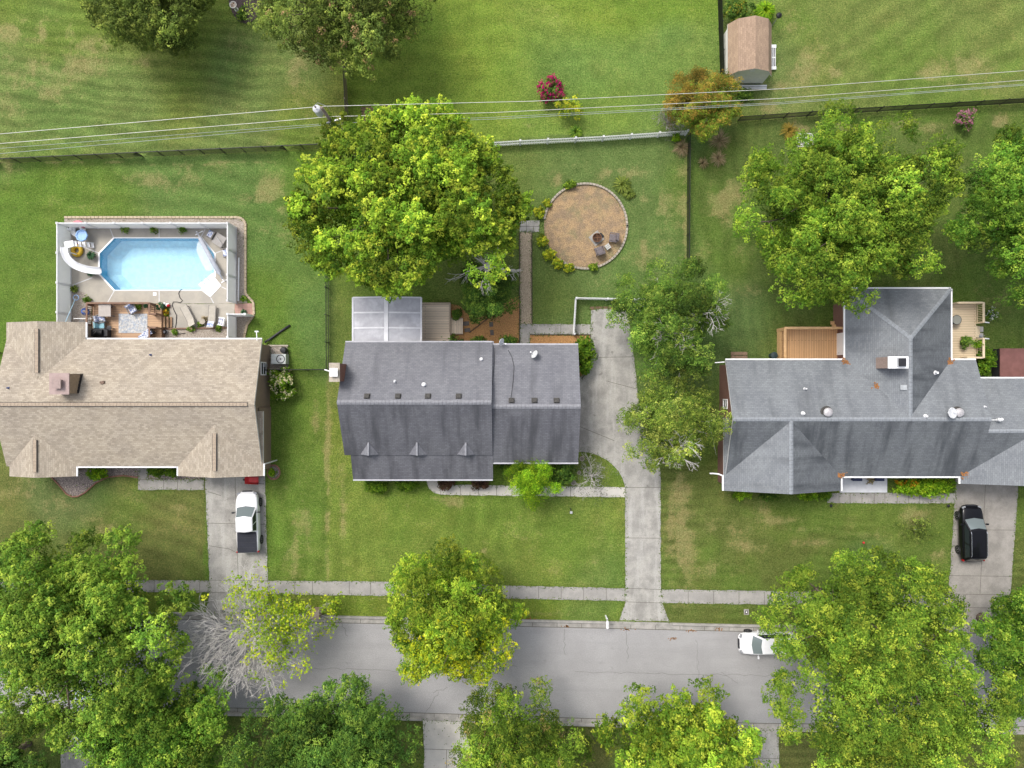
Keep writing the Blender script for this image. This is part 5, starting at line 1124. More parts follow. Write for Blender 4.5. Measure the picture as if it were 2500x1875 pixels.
for a in (sx0, sx1): b.face([(a, sy0, .12), (a, sy1, .12), (a, sy1, 1.95), (a, sy0, 1.95)])
b.build('wall', mat('shed_siding', (.86, .85, .78), (.80, .79, .73), 2, .7), sh)
wall_window(sh, (sx1, Y(140, 1), 1.05), (1, 0, 0), 1.4, 1.8, TRIM, door=True)
b = MB()
for yy, zz in ((sy0-.22, .14), (sy0-.40, .10)): b.bar((sx0, yy, zz), (sx1+.35, yy, zz), .13, .1)
build_each(b, 'skid_trim', TRIM, sh)
v_ = MB(); v_.box((sxm, sy0-.03, 2.55), (.36, .05, .3)); v_.build('gable_vent', WHITE, sh)
rp = thing('step_ramp', (X(1886, .2), Y(140, .2), 0), 'white slatted ramp at the side door of the garden shed', 'ramp')
b = MB(); x0, x1 = X(1876, .2), X(1895, .2)
for i in range(5): b.box((x0+(x1-x0)*(i+.5)/5, Y(140, .2), .16), (.05, Y(114, .2)-Y(166, .2), .05))
for v in (113, 139, 166): b.box(((x0+x1)/2, Y(v, .2), .20 if v != 139 else .1), (x1-x0, .26 if v != 139 else .1, .05))
b.build('slats', WHITE, rp)
MB().box(((x0+x1)/2, Y(140, .2), .06), (x1-x0-.1, 1.6, .1)).build('base', BLACKP, rp)
# ------------------------------------------------------------------ fences, wires, pole
def fence_path(name, label, cat, pts, h, maker, post, post_m, spacing, group=None, posts_at=None):
    """pts: ground points; maker(mb, p, q) fills one run; posts every spacing metres"""
    pts = [Vector((p.x, p.y, 0)) for p in pts]
    t = thing(name, tuple(pts[0]), label, cat, group)
    for p, q in zip(pts, pts[1:]):
        maker(t, p, q); L = (q-p).length; n = max(1, round(L/spacing)); d = (q-p)/n
        for i in range(n+1 if q is pts[-1] else n):
            c = p+d*i; b = MB(); b.box((c.x, c.y, (h+.06)/2), (post, post, h+.06), math.atan2(d.y, d.x)); b.box((c.x, c.y, h+.075), (post*1.25, post*1.25, .03), math.atan2(d.y, d.x)); b.build('post', post_m, t)
    return t
def mesh_run(h, wm, dens=.075):
    def f(t, p, q):
        b = MB(); b.bar((p.x, p.y, h), (q.x, q.y, h), .05, .05); b.build('top_rail', BLACK, t)
        b = MB(); L = (q-p).length; n = int(L/dens)
        up = Vector((0, 0, h))
        for i in range(n):
            a = p+(q-p)*(i/n); c = p+(q-p)*min(1, (i/n+h/L))
            for s0, s1 in ((a, c+up), (a+up, c)):
                d = (s1-s0).normalized(); nn = Vector((d.y, -d.x, 0)); nn = d.cross((q-p).normalized().cross(Vector((0, 0, 1)))).normalized()*.011
                b.face([s0-nn, s0+nn, s1+nn, s1-nn])
        b.build('wire_mesh', wm, t)
    return f
def picket_run(h, wp=.06, gap=.12, m=BLACK, rails=(.2, .85), rw=.035, pt=.02, flat=False):
    def f(t, p, q):
        d = (q-p); L = d.length; rz = math.atan2(d.y, d.x); n = int(L/gap); nn = Vector((-d.y, d.x, 0)).normalized()*(pt/2+rw/2+.002)
        for rr in rails:
            b = MB(); b.bar((p.x+nn.x, p.y+nn.y, h*rr), (q.x+nn.x, q.y+nn.y, h*rr), rw, .07); b.build('rail', m, t)
        b = MB()
        for i in range(n):
            c = p+d*((i+.5)/n); b.box((c.x, c.y, h/2+.02), (wp, pt, h-.04), rz)
            if flat: b.box((c.x, c.y, h+.02), (wp*.55, pt, .05), rz)
        b.build('picket_panel', m, t)
    return f
def solid_run(h):
    def f(t, p, q):
        d = q-p; rz = math.atan2(d.y, d.x); L = d.length; c = (p+q)/2
        b = MB(); n = max(1, int(L/.3))
        for i in range(n):
            k = p+d*((i+.5)/n); b.box((k.x, k.y, h/2), (L/n*.985, .04, h-.12), rz)
        b.build('panel', VINYL, t)
        for zz in (.10, h-.02): MB().box((c.x, c.y, zz), (L, .09, .13), rz).build('rail', VINYL, t)
    return f
MESHM = BLACK
fence_path('chain_link_fence', 'black chain link fence running below the power lines on the left', 'fence', [P(-150, 409), P(0, 399), P(350, 383), P(700, 367), P(830, 361)], 1.15, mesh_run(1.15, MESHM), .06, BLACK, 1.75)
fence_path('picket_fence', 'black aluminium fence across the back of the right-hand yard', 'fence', [P(1800, 297), P(2080, 277), P(2500, 252), P(2620, 245)], 1.15, picket_run(1.15, .045, .10), .06, BLACK, 2.0)
fence_path('chain_link_fence', 'black chain link fence between the wood chip circle yard and the right yard', 'fence', [P(1678, 335), P(1676, 656)], 1.0, mesh_run(1.0, MESHM), .06, BLACK, 2.5)
fence_path('picket_fence', 'black fence running off the top edge beside the garden shed', 'fence', [P(1746, -60), P(1752, 0), P(1759, 208)], 1.2, picket_run(1.2, .035, .065), .06, BLACK, 2.2)
fence_path('picket_fence', 'short black fence beside the left end of the dark grey house', 'fence', [P(802, 640), P(803, 902)], 1.1, picket_run(1.1, .025, .11), .06, BLACK, 2.2)
fence_path('gate_fence', 'thin black fence with a gate between the tan house and the brick chimney', 'fence', [P(660, 904), P(798, 903)], 1.15, picket_run(1.15, .025, .11), .07, BLACK, 1.6)
fence_path('picket_fence', 'short black fence stub at the left edge beside the tan roof', 'fence', [P(-60, 864), P(20, 863)], 1.1, picket_run(1.1, .025, .11), .06, BLACK, 1.5)
RUST = mat('rusty_wire', (.20, .155, .11), (.15, .115, .085), 8, .8, .2)
fence_path('wire_fence', 'rusty old wire fence running down from the olive tree to the utility pole', 'fence', [P(845, 60), P(846, 180), P(853, 330)], 1.2, mesh_run(1.2, RUST, .05), .09, mat('weathered_post', (.25, .21, .16), (.19, .16, .12), 6, .9), 2.4)
fence_path('white_picket_fence', 'long white picket fence across the back of the wood chip circle yard', 'fence', [P(1190, 359), P(1270, 354), P(1470, 344), P(1672, 330)], 1.05, picket_run(1.05, .085, .14, VINYL, (.22, .78), .06, .03, True), .13, VINYL, 2.5)
fence_path('white_picket_fence', 'L-shaped white picket fence round the head of the curved driveway', 'fence', [P(1400, 817), P(1405, 731), P(1480, 732.5), P(1575, 734)], 1.0, picket_run(1.0, .08, .125, VINYL, (.25, .8), .06, .03, True), .12, VINYL, 2.4)
fence_path('privacy_fence', 'tall solid white vinyl fence round three sides of the swimming pool', 'fence', [P(174, 838), P(174, 557), P(577, 557), P(577, 740)], 1.8, solid_run(1.8), .14, VINYL, 2.4)
fence_path('privacy_fence', 'short white vinyl fence section at the back corner of the tan house', 'fence', [P(577, 826), P(577, 772), P(618, 772)], 1.75, solid_run(1.75), .14, VINYL, 1.9)
# utility pole and its lines
pb = P(866, 385)
pole = thing('utility_pole', tuple(pb), 'wooden utility pole with a grey transformer rising beside the largest tree', 'utility pole')
PT = 11.0; tp = P(783, 262, PT)
pb2 = Vector((tp.x+.3, tp.y-.3, 0)); pole.location = pb2
b = MB(); b.tube([pb2, Vector((tp.x+.25, tp.y-.25, 5)), Vector((tp.x+.1, tp.y-.1, PT+.2))], [.17, .15, .11], 12); b.build('pole', mat('pole_wood', (.22, .18, .15), (.16, .13, .11), 6, .9), pole, smooth=True)
b = MB(); b.lathe((tp.x-.42, tp.y+.10, PT-1.4), [(.04, 0), (.24, .02), (.26, .1), (.26, .85), (.28, .9), (.23, .96), (.10, 1.0), (.02, 1.01)], 18); tr_ = b.build('transformer', mat('transformer_grey', (.56, .57, .60), (.50, .51, .54), 3, .45), pole)
b = MB(); b.lathe((tp.x-.42, tp.y+.10, PT-.28), [(.05, 0), (.07, .06), (.04, .1), (.07, .16), (.04, .2), (.02, .3)], 8); b.build('bushing', mat('porcelain', (.36, .30, .27), None, 5, .4), tr_)
b = MB(); b.tube([(tp.x-.42, tp.y+.10, PT+.05), (tp.x-.1, tp.y+.15, PT+.4), (tp.x+.42, tp.y+.06, PT+.05), (tp.x+.5, tp.y, PT-.5)], .016, 5); b.build('jumper_wire', GREYM, pole)
b = MB(); b.bar((tp.x-.1, tp.y-.35, 9.1), (tp.x+.9, tp.y-.05, 9.1), .10, .10); b.build('bracket', GREYM, pole)
b = MB(); b.bar((tp.x-.5, tp.y-.55, 7.5), (tp.x+.9, tp.y-.15, 7.5), .12, .12); b.build('crossarm', BLACKP, pole)
WIREM = mat('bare_wire', (.58, .57, .53), (.5, .49, .46), 2, .5, .3); WIREG = mat('grey_wire', (.36, .40, .40), None, 2, .5)
def wire(label, pxs, z, r, m, sag=.6):
    pts = []
    P0 = [P(u, v, z) for u, v in pxs]; L = P0[-1].x-P0[0].x
    for a, c in zip(P0, P0[1:]):
        for i in range(12): pts.append(a.lerp(c, i/12))
    pts.append(P0[-1])
    MBw = MB(); MBw.tube(pts, r, 6); o = MBw.build('power_line', m); tag(o, label, 'cable', 'overhead lines')
wire('topmost overhead power line, passing the transformer', [(-220, 350), (0, 327), (700, 267), (790, 259.5), (1300, 247), (1900, 217), (2500, 172.5), (2700, 156)], 10.8, .018, WIREM)
wire('second overhead power line from the top, over the magenta shrub', [(-220, 370), (0, 350.5), (700, 294), (810, 284.5), (1200, 275), (1900, 240.5), (2500, 195.6), (2700, 179)], 9.1, .018, WIREM)
wire('thin third overhead line, just above the lowest one', [(-220, 377), (0, 362.2), (700, 308.5), (795, 302), (1200, 286.5), (1900, 250.5), (2500, 205), (2700, 188)], 7.6, .013, WIREG)
wire('lowest of the four overhead lines', [(-220, 391), (0, 375), (700, 314), (795, 305), (1200, 291), (1900, 254), (2500, 208), (2700, 191)], 7.4, .016, WIREG)

# ------------------------------------------------------------------ vehicles
def ring_loft(stations, sub=2):
    b = MB(); n = 12
    for y, wd, zl, zb, cr in stations:
        half = [(0, zl), (wd*.86, zl), (wd*.99, zl+.16), (wd, zl+(zb-zl)*.55), (wd*.965, zb-.07), (wd*.84, zb+cr*.25), (0, zb+cr)]
        pts = half+[(-x, z) for x, z in half[-2:0:-1]]
        for x, z in pts: b.vert((x, y, z))
    n = 12
    for i in range(len(stations)-1):
        for k in range(n):
            k2 = (k+1) % n; b.f.append([i*n+k, i*n+k2, (i+1)*n+k2, (i+1)*n+k]); b.m.append(0)
    b.f.append(list(range(n))[::-1]); b.m.append(0); e = (len(stations)-1)*n; b.f.append([e+k for k in range(n)]); b.m.append(0)
    return b
def inset(q, a, c, off=.008):
    """quad q (4 corners) shrunk by the fractions a (along 0-1) and c (along 0-3), pushed outwards"""
    q = [Vector(p) for p in q]
    L = lambda s, t: (q[0].lerp(q[1], s)).lerp(q[3].lerp(q[2], s), t)
    n = (q[1]-q[0]).cross(q[3]-q[0]).normalized()*off
    return [L(a[0], c[0])+n, L(a[1], c[0])+n, L(a[1], c[1])+n, L(a[0], c[1])+n]
def vehicle(name, label, cat, x, y, rz, pm, st, cab, roofz, wheels, wr=.34, group=None, side_split=.52, front_z=.75, rails=False, cover=None, panes=True, grille=True):
    t = thing(name, (x, y, .0), label, cat, group, rz)
    o = ring_loft(st).build('body', pm, t, smooth=True, local=True)
    sub = o.modifiers.new('sub', 'SUBSURF'); sub.levels = 2; sub.render_levels = 2
    yfb, yft, yrt, yrb, wb, wt, zb = cab
    A = [(-wb, yrb, zb), (wb, yrb, zb), (wb, yfb, zb), (-wb, yfb, zb)]; T = [(-wt, yrt, roofz-.03), (wt, yrt, roofz-.03), (wt, yft, roofz-.03), (-wt, yft, roofz-.03)]
    T = [Vector(p) for p in T]; A = [Vector(p) for p in A]
    b = MB(); b.v = [tuple(p) for p in A+T]; fm, tm = Vector((0, yfb+.15, zb+.01)), Vector((0, yft+.11, roofz)); rm_, rt_ = Vector((0, yrb-.07, zb+.01)), Vector((0, yrt-.07, roofz))
    b.v += [tuple(fm), tuple(tm), tuple(rm_), tuple(rt_)]
    b.f = [[4, 11, 9, 7], [11, 5, 6, 9], [0, 10, 11, 4], [10, 1, 5, 11], [1, 2, 6, 5], [2, 8, 9, 6], [8, 3, 7, 9], [3, 0, 4, 7]]; b.m = [0]*8
    rf = b.build('cabin', pm, t, local=True, bevel=.11)
    rf.modifiers['bevel'].segments = 3
    def pane(q, nm, m=GLASS):
        p = MB(); p.face(q); p.face([v-(q[1]-q[0]).cross(q[3]-q[0]).normalized()*.012 for v in q][::-1]); return p.build(nm, m, t, local=True)
    ql = inset([A[2], fm, tm, T[2]], (.10, 1), (.05, .9), .012); qr = inset([fm, A[3], T[3], tm], (0, .90), (.05, .9), .012)
    p_ = MB(); md, mu = (ql[1]+qr[0])/2, (ql[2]+qr[3])/2; p_.v = [tuple(q) for q in (ql[0], md, mu, ql[3], qr[1], qr[2])]; p_.f = [[0, 1, 2, 3], [1, 4, 5, 2]]; p_.m = [0, 0]; p_.build('windshield', WSHIELD, t, smooth=True, local=True)
    for sx in (-.35, .12): e = A[3].lerp(A[2], .5+sx); MB().bar((sx, yfb-.06, zb+.075), (sx+.42, yfb-.14, zb+.15), .03, .02).build('wiper', BLACK, t, local=True)
    ql = inset([A[0], rm_, rt_, T[0]], (.14, 1), (.18, .86), .012); qr = inset([rm_, A[1], T[1], rt_], (0, .86), (.18, .86), .012)
    p_ = MB(); md, mu = (ql[1]+qr[0])/2, (ql[2]+qr[3])/2; p_.v = [tuple(q) for q in (ql[0], md, mu, ql[3], qr[1], qr[2])]; p_.f = [[0, 1, 2, 3], [1, 4, 5, 2]]; p_.m = [0, 0]; p_.build('rear_window', GLASS, t, smooth=True, local=True)
    for q in ([A[1], A[2], T[2], T[1]], [A[3], A[0], T[0], T[3]]):
        f = q[0].y < q[1].y; s = side_split
        if s is None: pane(inset(q, (.08, .92), (.14, .86)), 'side_window')
        else:
            s1 = s if f else 1-s
            pane(inset(q, (.06, s1-.02), (.14, .86)), 'side_window'); pane(inset(q, (s1+.02, .94), (.14, .86)), 'side_window')
    for sx in (-1, 1):
        for wy in wheels:
            hw = max(s[1] for s in st)-.08
            wb_ = MB(); p = [(wr*.62, -.11), (wr*.95, -.11), (wr, -.07), (wr, .07), (wr*.95, .11), (wr*.62, .11)]
            tmp = MB(); tmp.lathe((0, 0, 0), p, 22); wb_.v = [(sx*hw+v[2]*sx, wy+v[0], wr+v[1]) for v in tmp.v]; wb_.f = tmp.f; wb_.m = tmp.m
            wo_ = wb_.build('wheel', TIRE, t, local=True)
            rb = MB(); tmp = MB(); tmp.lathe((0, 0, 0), [(wr*.62, .09), (wr*.60, .118), (wr*.5, .10), (wr*.16, .10), (.02, .115)], 20)
            rb.v = [(sx*hw+v[2]*sx, wy+v[0], wr+v[1]) for v in tmp.v]; rb.f = tmp.f; rb.m = tmp.m; rb.build('rim', RIM, wo_, local=True)
        yf_ = st[-1][0]; w2 = st[-3][1]
        MB().box((sx*(w2-.20), yf_-.24, front_z), (.30, .30, .14), -sx*.35).build('headlight', mat('lamp_lens', (.28, .29, .31), None, 3, .15), t, bevel=.03, local=True)
        MB().box((sx*(st[2][1]-.08), st[0][0]+.10, front_z+.12), (.14, .14, .24)).build('taillight', mat('red_lens', (.35, .01, .012), None, 3, .2), t, bevel=.03, local=True)
        mb = MB(); mb.box((sx*(wb+.23), yfb-.42, zb+.06), (.20, .13, .15), 0); mb.bar((sx*(wb), yfb-.42, zb+.03), (sx*(wb+.16), yfb-.42, zb+.04), .05, .04); mb.build('mirror', BLACKP if pm is not CARS and name == 'pickup_truck' else pm, t, bevel=.02, local=True)
        if rails:
            MB().tube([(sx*(wt-.06), yrt+.12, roofz-.01), (sx*(wt-.06), yrt+.22, roofz+.05), (sx*(wt-.06), yft-.22, roofz+.05), (sx*(wt-.06), yft-.08, roofz-.01)], .024, 6).build('roof_rail', CHROME, t, local=True)
    if grille: MB().box((0, st[-1][0]-.02, front_z-.10), (st[-2][1]*1.2, .10, .22)).build('grille', BLACKP, t, bevel=.02, local=True)
    MB().box((0, st[0][0]-.01, .62), (.5, .04, .12)).build('licence_plate', TRIM, t, local=True)
    if cover: cover(t)
    return t
def bedcover(t):
    b = MB(); b.box((0, -1.62, 1.085), (1.60, 1.68, .05)); c = b.build('bed_cover', mat('tonneau_vinyl', (.034, .036, .046), (.03, .032, .04), 3, .8, spec=.1), t, bevel=.02, local=True)
    d = MB()
    for i in range(3): d.box((0, -2.05+i*.42, 1.113), (1.56, .02, .012))
    d.build('seam', BLACKP, c, local=True)
vehicle('pickup_truck', 'white pickup truck with a dark bed cover in the left driveway', 'pickup truck', -21.85, -11.42, R(1.6), CARW,
        [(-2.52, .80, .45, .98, .01), (-2.48, .90, .35, 1.05, .015), (-1.5, .94, .30, 1.06, .015), (-.7, .95, .28, 1.06, .02), (.3, .95, .28, 1.06, .03), (1.0, .95, .28, 1.08, .06), (1.7, .94, .28, 1.04, .08), (2.15, .86, .34, .96, .07), (2.42, .68, .40, .84, .04), (2.56, .44, .46, .72, .02)],
        (1.28, .45, -.62, -.74, .84, .68, 1.05), 1.72, (1.55, -1.55), .37, side_split=.45, front_z=.78, cover=bedcover)
vehicle('suv_car', 'black estate SUV with silver roof rails on the right-hand driveway', 'car', 38.05, -12.35, R(.8), CARK,
        [(-2.30, .74, .45, .95, .01), (-2.26, .86, .34, 1.04, .02), (-1.4, .925, .28, 1.06, .02), (-.4, .93, .26, 1.05, .02), (.5, .93, .26, 1.04, .03), (1.1, .92, .26, 1.02, .08), (1.7, .90, .28, .96, .09), (2.1, .82, .34, .86, .07), (2.28, .66, .42, .74, .03), (2.33, .52, .46, .66, .02)],
        (1.22, .38, -1.85, -2.18, .84, .70, 1.03), 1.66, (1.42, -1.42), .35, side_split=.45, rails=True)
vehicle('sedan_car', 'white car parked along the kerb half under the huge yellow-olive tree', 'car', 21.1, -21.45, R(91.2), CARW,
        [(-2.32, .72, .45, .92, .01), (-2.27, .86, .34, 1.0, .02), (-1.5, .92, .27, 1.03, .02), (-.4, .93, .25, 1.0, .02), (.5, .93, .25, .98, .03), (1.1, .92, .25, .97, .08), (1.7, .90, .27, .92, .09), (2.1, .83, .33, .82, .07), (2.28, .68, .42, .70, .03), (2.33, .54, .46, .62, .02)],
        (1.25, .55, -1.6, -2.1, .84, .63, .98), 1.60, (1.42, -1.42), .34, side_split=.48)
vehicle('sedan_car', 'pale blue-grey car almost hidden under the bright tree at the lower left', 'car', X(202, 1), Y(1745, 1), R(0), CARS,
        [(-2.3, .72, .45, .92, .01), (-2.25, .86, .34, 1.0, .02), (-1.5, .90, .27, 1.0, .02), (-.4, .91, .25, .98, .02), (.5, .91, .25, .96, .03), (1.1, .90, .25, .93, .08), (1.7, .88, .27, .88, .09), (2.1, .8, .33, .78, .07), (2.3, .55, .46, .62, .02)],
        (1.15, .4, -1.2, -1.9, .82, .60, .96), 1.46, (1.4, -1.4), .33, side_split=.5)

# ------------------------------------------------------------------ street things
mbx = P(1478.5, 1503)
t = thing('mailbox', tuple(mbx), 'white mailbox on a white post reaching over the kerb', 'mailbox')
MB().box((mbx.x, mbx.y, .52), (.11, .11, 1.04)).build('post', WHITE, t); MB().bar((mbx.x, mbx.y+.12, 1.0), (mbx.x, mbx.y-.62, 1.0), .10, .08).build('arm', WHITE, t)
b = MB(); pr = [(-.10, 0), (.10, 0), (.10, .13), (.07, .2), (0, .23), (-.07, .2), (-.10, .13)]
for yy in (-.10, -.66): b.face([(mbx.x+a, mbx.y+yy, 1.05+c) for a, c in pr])
for (a, c), (d, e) in zip(pr, pr[1:]+pr[:1]): b.face([(mbx.x+a, mbx.y-.10, 1.05+c), (mbx.x+d, mbx.y-.10, 1.05+e), (mbx.x+d, mbx.y-.66, 1.05+e), (mbx.x+a, mbx.y-.66, 1.05+c)])
b.build('box', WHITE, t)
q = P(778, 1491); t = thing('brick_pillar', tuple(q), 'square tan brick mailbox pillar at the kerb by the dying tree', 'pillar')
MB().box((q.x, q.y, .5), (.62, .62, 1.0)).build('shaft', BRICK_T, t); MB().box((q.x, q.y, 1.04), (.68, .68, .09)).build('cap', mat('pillar_cap', (.40, .32, .25), (.34, .27, .21), 4, .9, fine=.1), t); MB().box((q.x, q.y-.33, .72), (.26, .04, .24)).build('mailbox_door', BLACK, t)
def disc(name, label, cat, u, v, r, h, m, rim=None, group=None, m2=None):
    q = P(u, v, h); b = MB(); b.lathe((q.x, q.y, 0), [(r, 0), (r, h), (r*.78, h), (r*.74, h-.006)], 16); b.lathe((q.x, q.y, h-.012), [(r*.74, 0), (r*.7, .008), (.02, .01)], 16, 1)
    return tag(b.build(name, [m, m2 or DARKM]), label, cat, group)
disc('stepping_stone', 'round stone disc nearest the garage corner', 'stepping stone', 1421, 1120, .22, .04, STONE, group='round stones beside the garage', m2=mat('disc_centre', (.20, .18, .15), None, 6, .9))
disc('stepping_stone', 'round stone disc left of the bare white shrub', 'stepping stone', 1414, 1154, .17, .04, STONE, group='round stones beside the garage', m2=mat('disc_centre', (.20, .18, .15), None, 6, .9))
disc('stepping_stone', 'round stone disc above the pale front walk', 'stepping stone', 1400, 1179, .22, .04, STONE, group='round stones beside the garage', m2=mat('disc_centre', (.20, .18, .15), None, 6, .9))
q = P(1822, 1494); t = thing('meter_cover', tuple(q), 'square concrete water meter cover in the verge by the parked white car', 'utility cover')
MB().box((q.x, q.y, .02), (.42, .46, .04)).build('frame', KERB, t, bevel=.02); MB().box((q.x, q.y, .045), (.24, .26, .012)).build('lid', DARKM, t); MB().box((q.x, q.y, .056), (.1, .1, .012)).build('reader', WHITE, t)
q = P(1394, 1250); t = thing('yard_light', tuple(q), 'small grey box light with a black spike on the front lawn', 'lamp')
MB().box((q.x, q.y, .2), (.2, .2, .06)).build('solar_panel', mat('panel_grey', (.48, .49, .5), None, 4, .4), t); MB().bar((q.x, q.y, .0), (q.x+.01, q.y, .18), .05, .05).build('spike', BLACK, t); MB().box((q.x-.02, q.y+.22, .05), (.07, .26, .08)).build('lamp_head', BLACK, t)
tag(MB().ball(P(2108.6, 1325, .1), .10, .10, .10, n=14, k=8).build('ball', RED, smooth=True), 'small red ball on the striped front lawn', 'ball')
for u, v, lb in ((2025, 1233, 'black garden light at the left end of the east front walk'), (2310, 1233, 'black garden light at the right end of the east front walk')):
    q = P(u, v); t = thing('path_light', tuple(q), lb, 'lamp', 'garden lights along the east walk'); MB().lathe(q, [(.015, 0), (.015, .3)], 8).build('stake', BLACK, t); MB().lathe(q+Vector((0, 0, .3)), [(.12, 0), (.13, .02), (.06, .09), (.02, .11)], 12).build('shade', BLACK, t)
q = P(1345*.3165+1800, 1200+285*.3165); t = thing('path_light', tuple(q), 'small pale lamp standing in the scrub on the striped lawn', 'lamp'); MB().lathe(q, [(.02, 0), (.02, .4)], 8).build('stake', BLACK, t); MB().ball(q+Vector((0, 0, .45)), .09, .09, .08).build('globe', WHITE, t)
# red wheelbarrow under the eave
q = P(618, 1172, .4); t = thing('wheelbarrow', (q.x, q.y, 0), 'red wheelbarrow half under the tan eave at the head of the driveway', 'wheelbarrow')
b = MB(); lo = [(-.40, -.20), (.36, -.24), (.36, .24), (-.40, .20)]; hi = [(-.62, -.30), (.52, -.34), (.52, .34), (-.62, .30)]
for i in range(4):
    j = (i+1) % 4; b.face([(q.x+lo[i][0], q.y+lo[i][1], .32), (q.x+lo[j][0], q.y+lo[j][1], .32), (q.x+hi[j][0], q.y+hi[j][1], .62), (q.x+hi[i][0], q.y+hi[i][1], .62)])
b.face([(q.x+a, q.y+c, .32) for a, c in lo]); b.build('tray', RED, t)
for s_ in (-1, 1): MB().tube([(q.x-.75, q.y+s_*.06, .2), (q.x-.4, q.y+s_*.22, .3), (q.x+.5, q.y+s_*.28, .5), (q.x+.95, q.y+s_*.30, .6)], .022, 6).build('handle', BLACK, t); MB().bar((q.x+.3, q.y+s_*.24, .33), (q.x+.36, q.y+s_*.25, .0), .04, .04).build('leg', BLACK, t)
tmp = MB(); tmp.lathe((0, 0, 0), [(.06, -.05), (.19, -.05), (.2, 0), (.19, .05), (.06, .05)], 16); b = MB(); b.v = [(q.x-.72+v[0], q.y+v[2], .2+v[1]) for v in tmp.v]; b.f = tmp.f; b.m = tmp.m; b.build('wheel', TIRE, t)
# air conditioner, barrel
q = P(680, 876.5, .8); t = thing('air_conditioner', (q.x, q.y, 0), 'grey air conditioning unit with a round fan beside the tan house', 'air conditioner')
MB().box((q.x, q.y, .42), (1.22, .82, .84)).build('cabinet', mat('ac_grey', (.52, .55, .53), (.46, .49, .47), 4, .5), t, bevel=.03)
MB().lathe((q.x+.18, q.y, .80), [(.34, 0), (.36, .05), (.30, .05), (.28, .03)], 24).build('fan_guard', BLACK, t); fb = MB()
for i in range(4): fb.box((q.x+.18+.15*math.cos(i*1.571+.4), q.y+.15*math.sin(i*1.571+.4), .85), (.28, .12, .01), i*1.571+.4)
fb.build('fan', GREYM, t); MB().lathe((q.x+.18, q.y, .845), [(.06, 0), (.06, .03)], 12).build('hub', BLACKP, t)
q = P(691, 855, .6); t = thing('rain_barrel', (q.x, q.y, 0), 'black round barrel behind the air conditioning unit', 'barrel'); MB().lathe((q.x, q.y, 0), [(.22, 0), (.27, .2), (.27, .5), (.24, .65), (.20, .66)], 18).build('drum', BLACKP, t); MB().lathe((q.x, q.y, .65), [(.24, 0), (.22, .03), (.03, .05)], 18).build('lid', BLACKP, t)
tag(MB().prism([P(*p).xy for p in ((655, 842), (704, 842), (704, 846), (659, 846), (659, 899), (704, 899), (704, 903), (655, 903))], 0, .1).build('border_edging', STONE), 'tan stone edging of the gravel under the air conditioner', 'edging')
pts = [P(646, 836, .3), P(660, 827, .15), P(685, 809, .1), P(708, 794, .1)]; tag(MB().tube(pts, .09, 8).build('drain_pipe', BLACKP, smooth=True), 'black drain pipe running from the tan house corner over the lawn', 'pipe')
# ------------------------------------------------------------------ decks
def deck(name, label, u0, v0, u1, v1, z, dm, rm):
    a, c = P(u0, v1, z), P(u1, v0, z); t = thing(name, ((a.x+c.x)/2, (a.y+c.y)/2, 0), label, 'deck')
    MB().prism([(a.x, a.y), (c.x, a.y), (c.x, c.y), (a.x, c.y)], z-.06, z).build('boards', dm, t)
    b = MB()
    for p, q in (((a.x, c.y), (c.x, c.y)), ((c.x, c.y), (c.x, a.y)), ((c.x, a.y), (a.x, a.y)), ((a.x, a.y), (a.x, c.y))): b.bar((*p, z/2-.04), (*q, z/2-.04), .05, max(.08, z-.09))
    build_each(b, 'skirt', rm, t)
    return t
def rail(t, p, q, z, rm, h=.92, gap=.14, cap=.14):
    p = Vector(p); q = Vector(q); d = q-p; L = d.length; rz = math.atan2(d.y, d.x); n = max(1, int(L/gap)); c = (p+q)/2
    r_ = MB().box((c.x, c.y, z+h), (L+.06, cap, .045), rz).build('railing', rm, t)
    b = MB(); b.box((c.x, c.y, z+.12), (L, .045, .08), rz); b.box((c.x, c.y, z+h-.07), (L, .045, .08), rz)
    for i in range(n): k = p+d*((i+.5)/n); b.box((k.x, k.y, z+h/2+.02), (.035, .06, h-.2), rz)
    b.build('balusters', rm, r_)
    for e in (p, q): MB().box((e.x, e.y, (z+h)/2), (.11, .11, z+h-.03), rz).build('post', rm, t)
def steps(t, p, q, out, z, n, m, run=.27):
    p = Vector((*p, 0)); q = Vector((*q, 0)); o = Vector((*out, 0))
    for i in range(n):
        zz = z*(n-i)/(n+1); a = p+o*run*i; c = q+o*run*i; mid = (a+c)/2+o*run/2; MB().box((mid.x, mid.y, zz-.03), ((c-a).length if abs(o.y) > .5 else run*.95, (c-a).length if abs(o.x) > .5 else run*.95, .05)).build('step', m, t)
z = .6
dA = deck('wooden_deck', 'brown composite deck with railings between the pool and the tan house', 226, 742, 394, 829, z, COMPO, BROWNRAIL)
tl_, tr2 = P(228, 743, z), P(378, 743, z); bl, br_ = P(228, 828, z), P(378, 828, z)
rail(dA, (tl_.x, tl_.y), (tr2.x, tr2.y), z, BROWNRAIL); rail(dA, (tl_.x, tl_.y-.1), (bl.x, P(0, 795, z).y), z, BROWNRAIL)
rail(dA, (tr2.x+.02, tr2.y-.05), (tr2.x+.02, P(0, 769, z).y), z, BROWNRAIL); rail(dA, (tr2.x+.1, P(0, 769, z).y), (P(394, 0, z).x, P(0, 769, z).y), z, BROWNRAIL)
rail(dA, (tr2.x+.02, P(0, 802, z).y), (tr2.x+.02, br_.y), z, BROWNRAIL); rail(dA, (tr2.x+.1, P(0, 802, z).y), (P(394, 0, z).x, P(0, 802, z).y), z, BROWNRAIL)
e = P(394, 771, z); f = P(394, 800, z); steps(dA, (e.x, e.y-.05), (f.x, f.y+.05), (1, 0), z, 3, mat('step_wood', (.33, .205, .12), (.27, .17, .10), 5, .7), .22)
z = .55
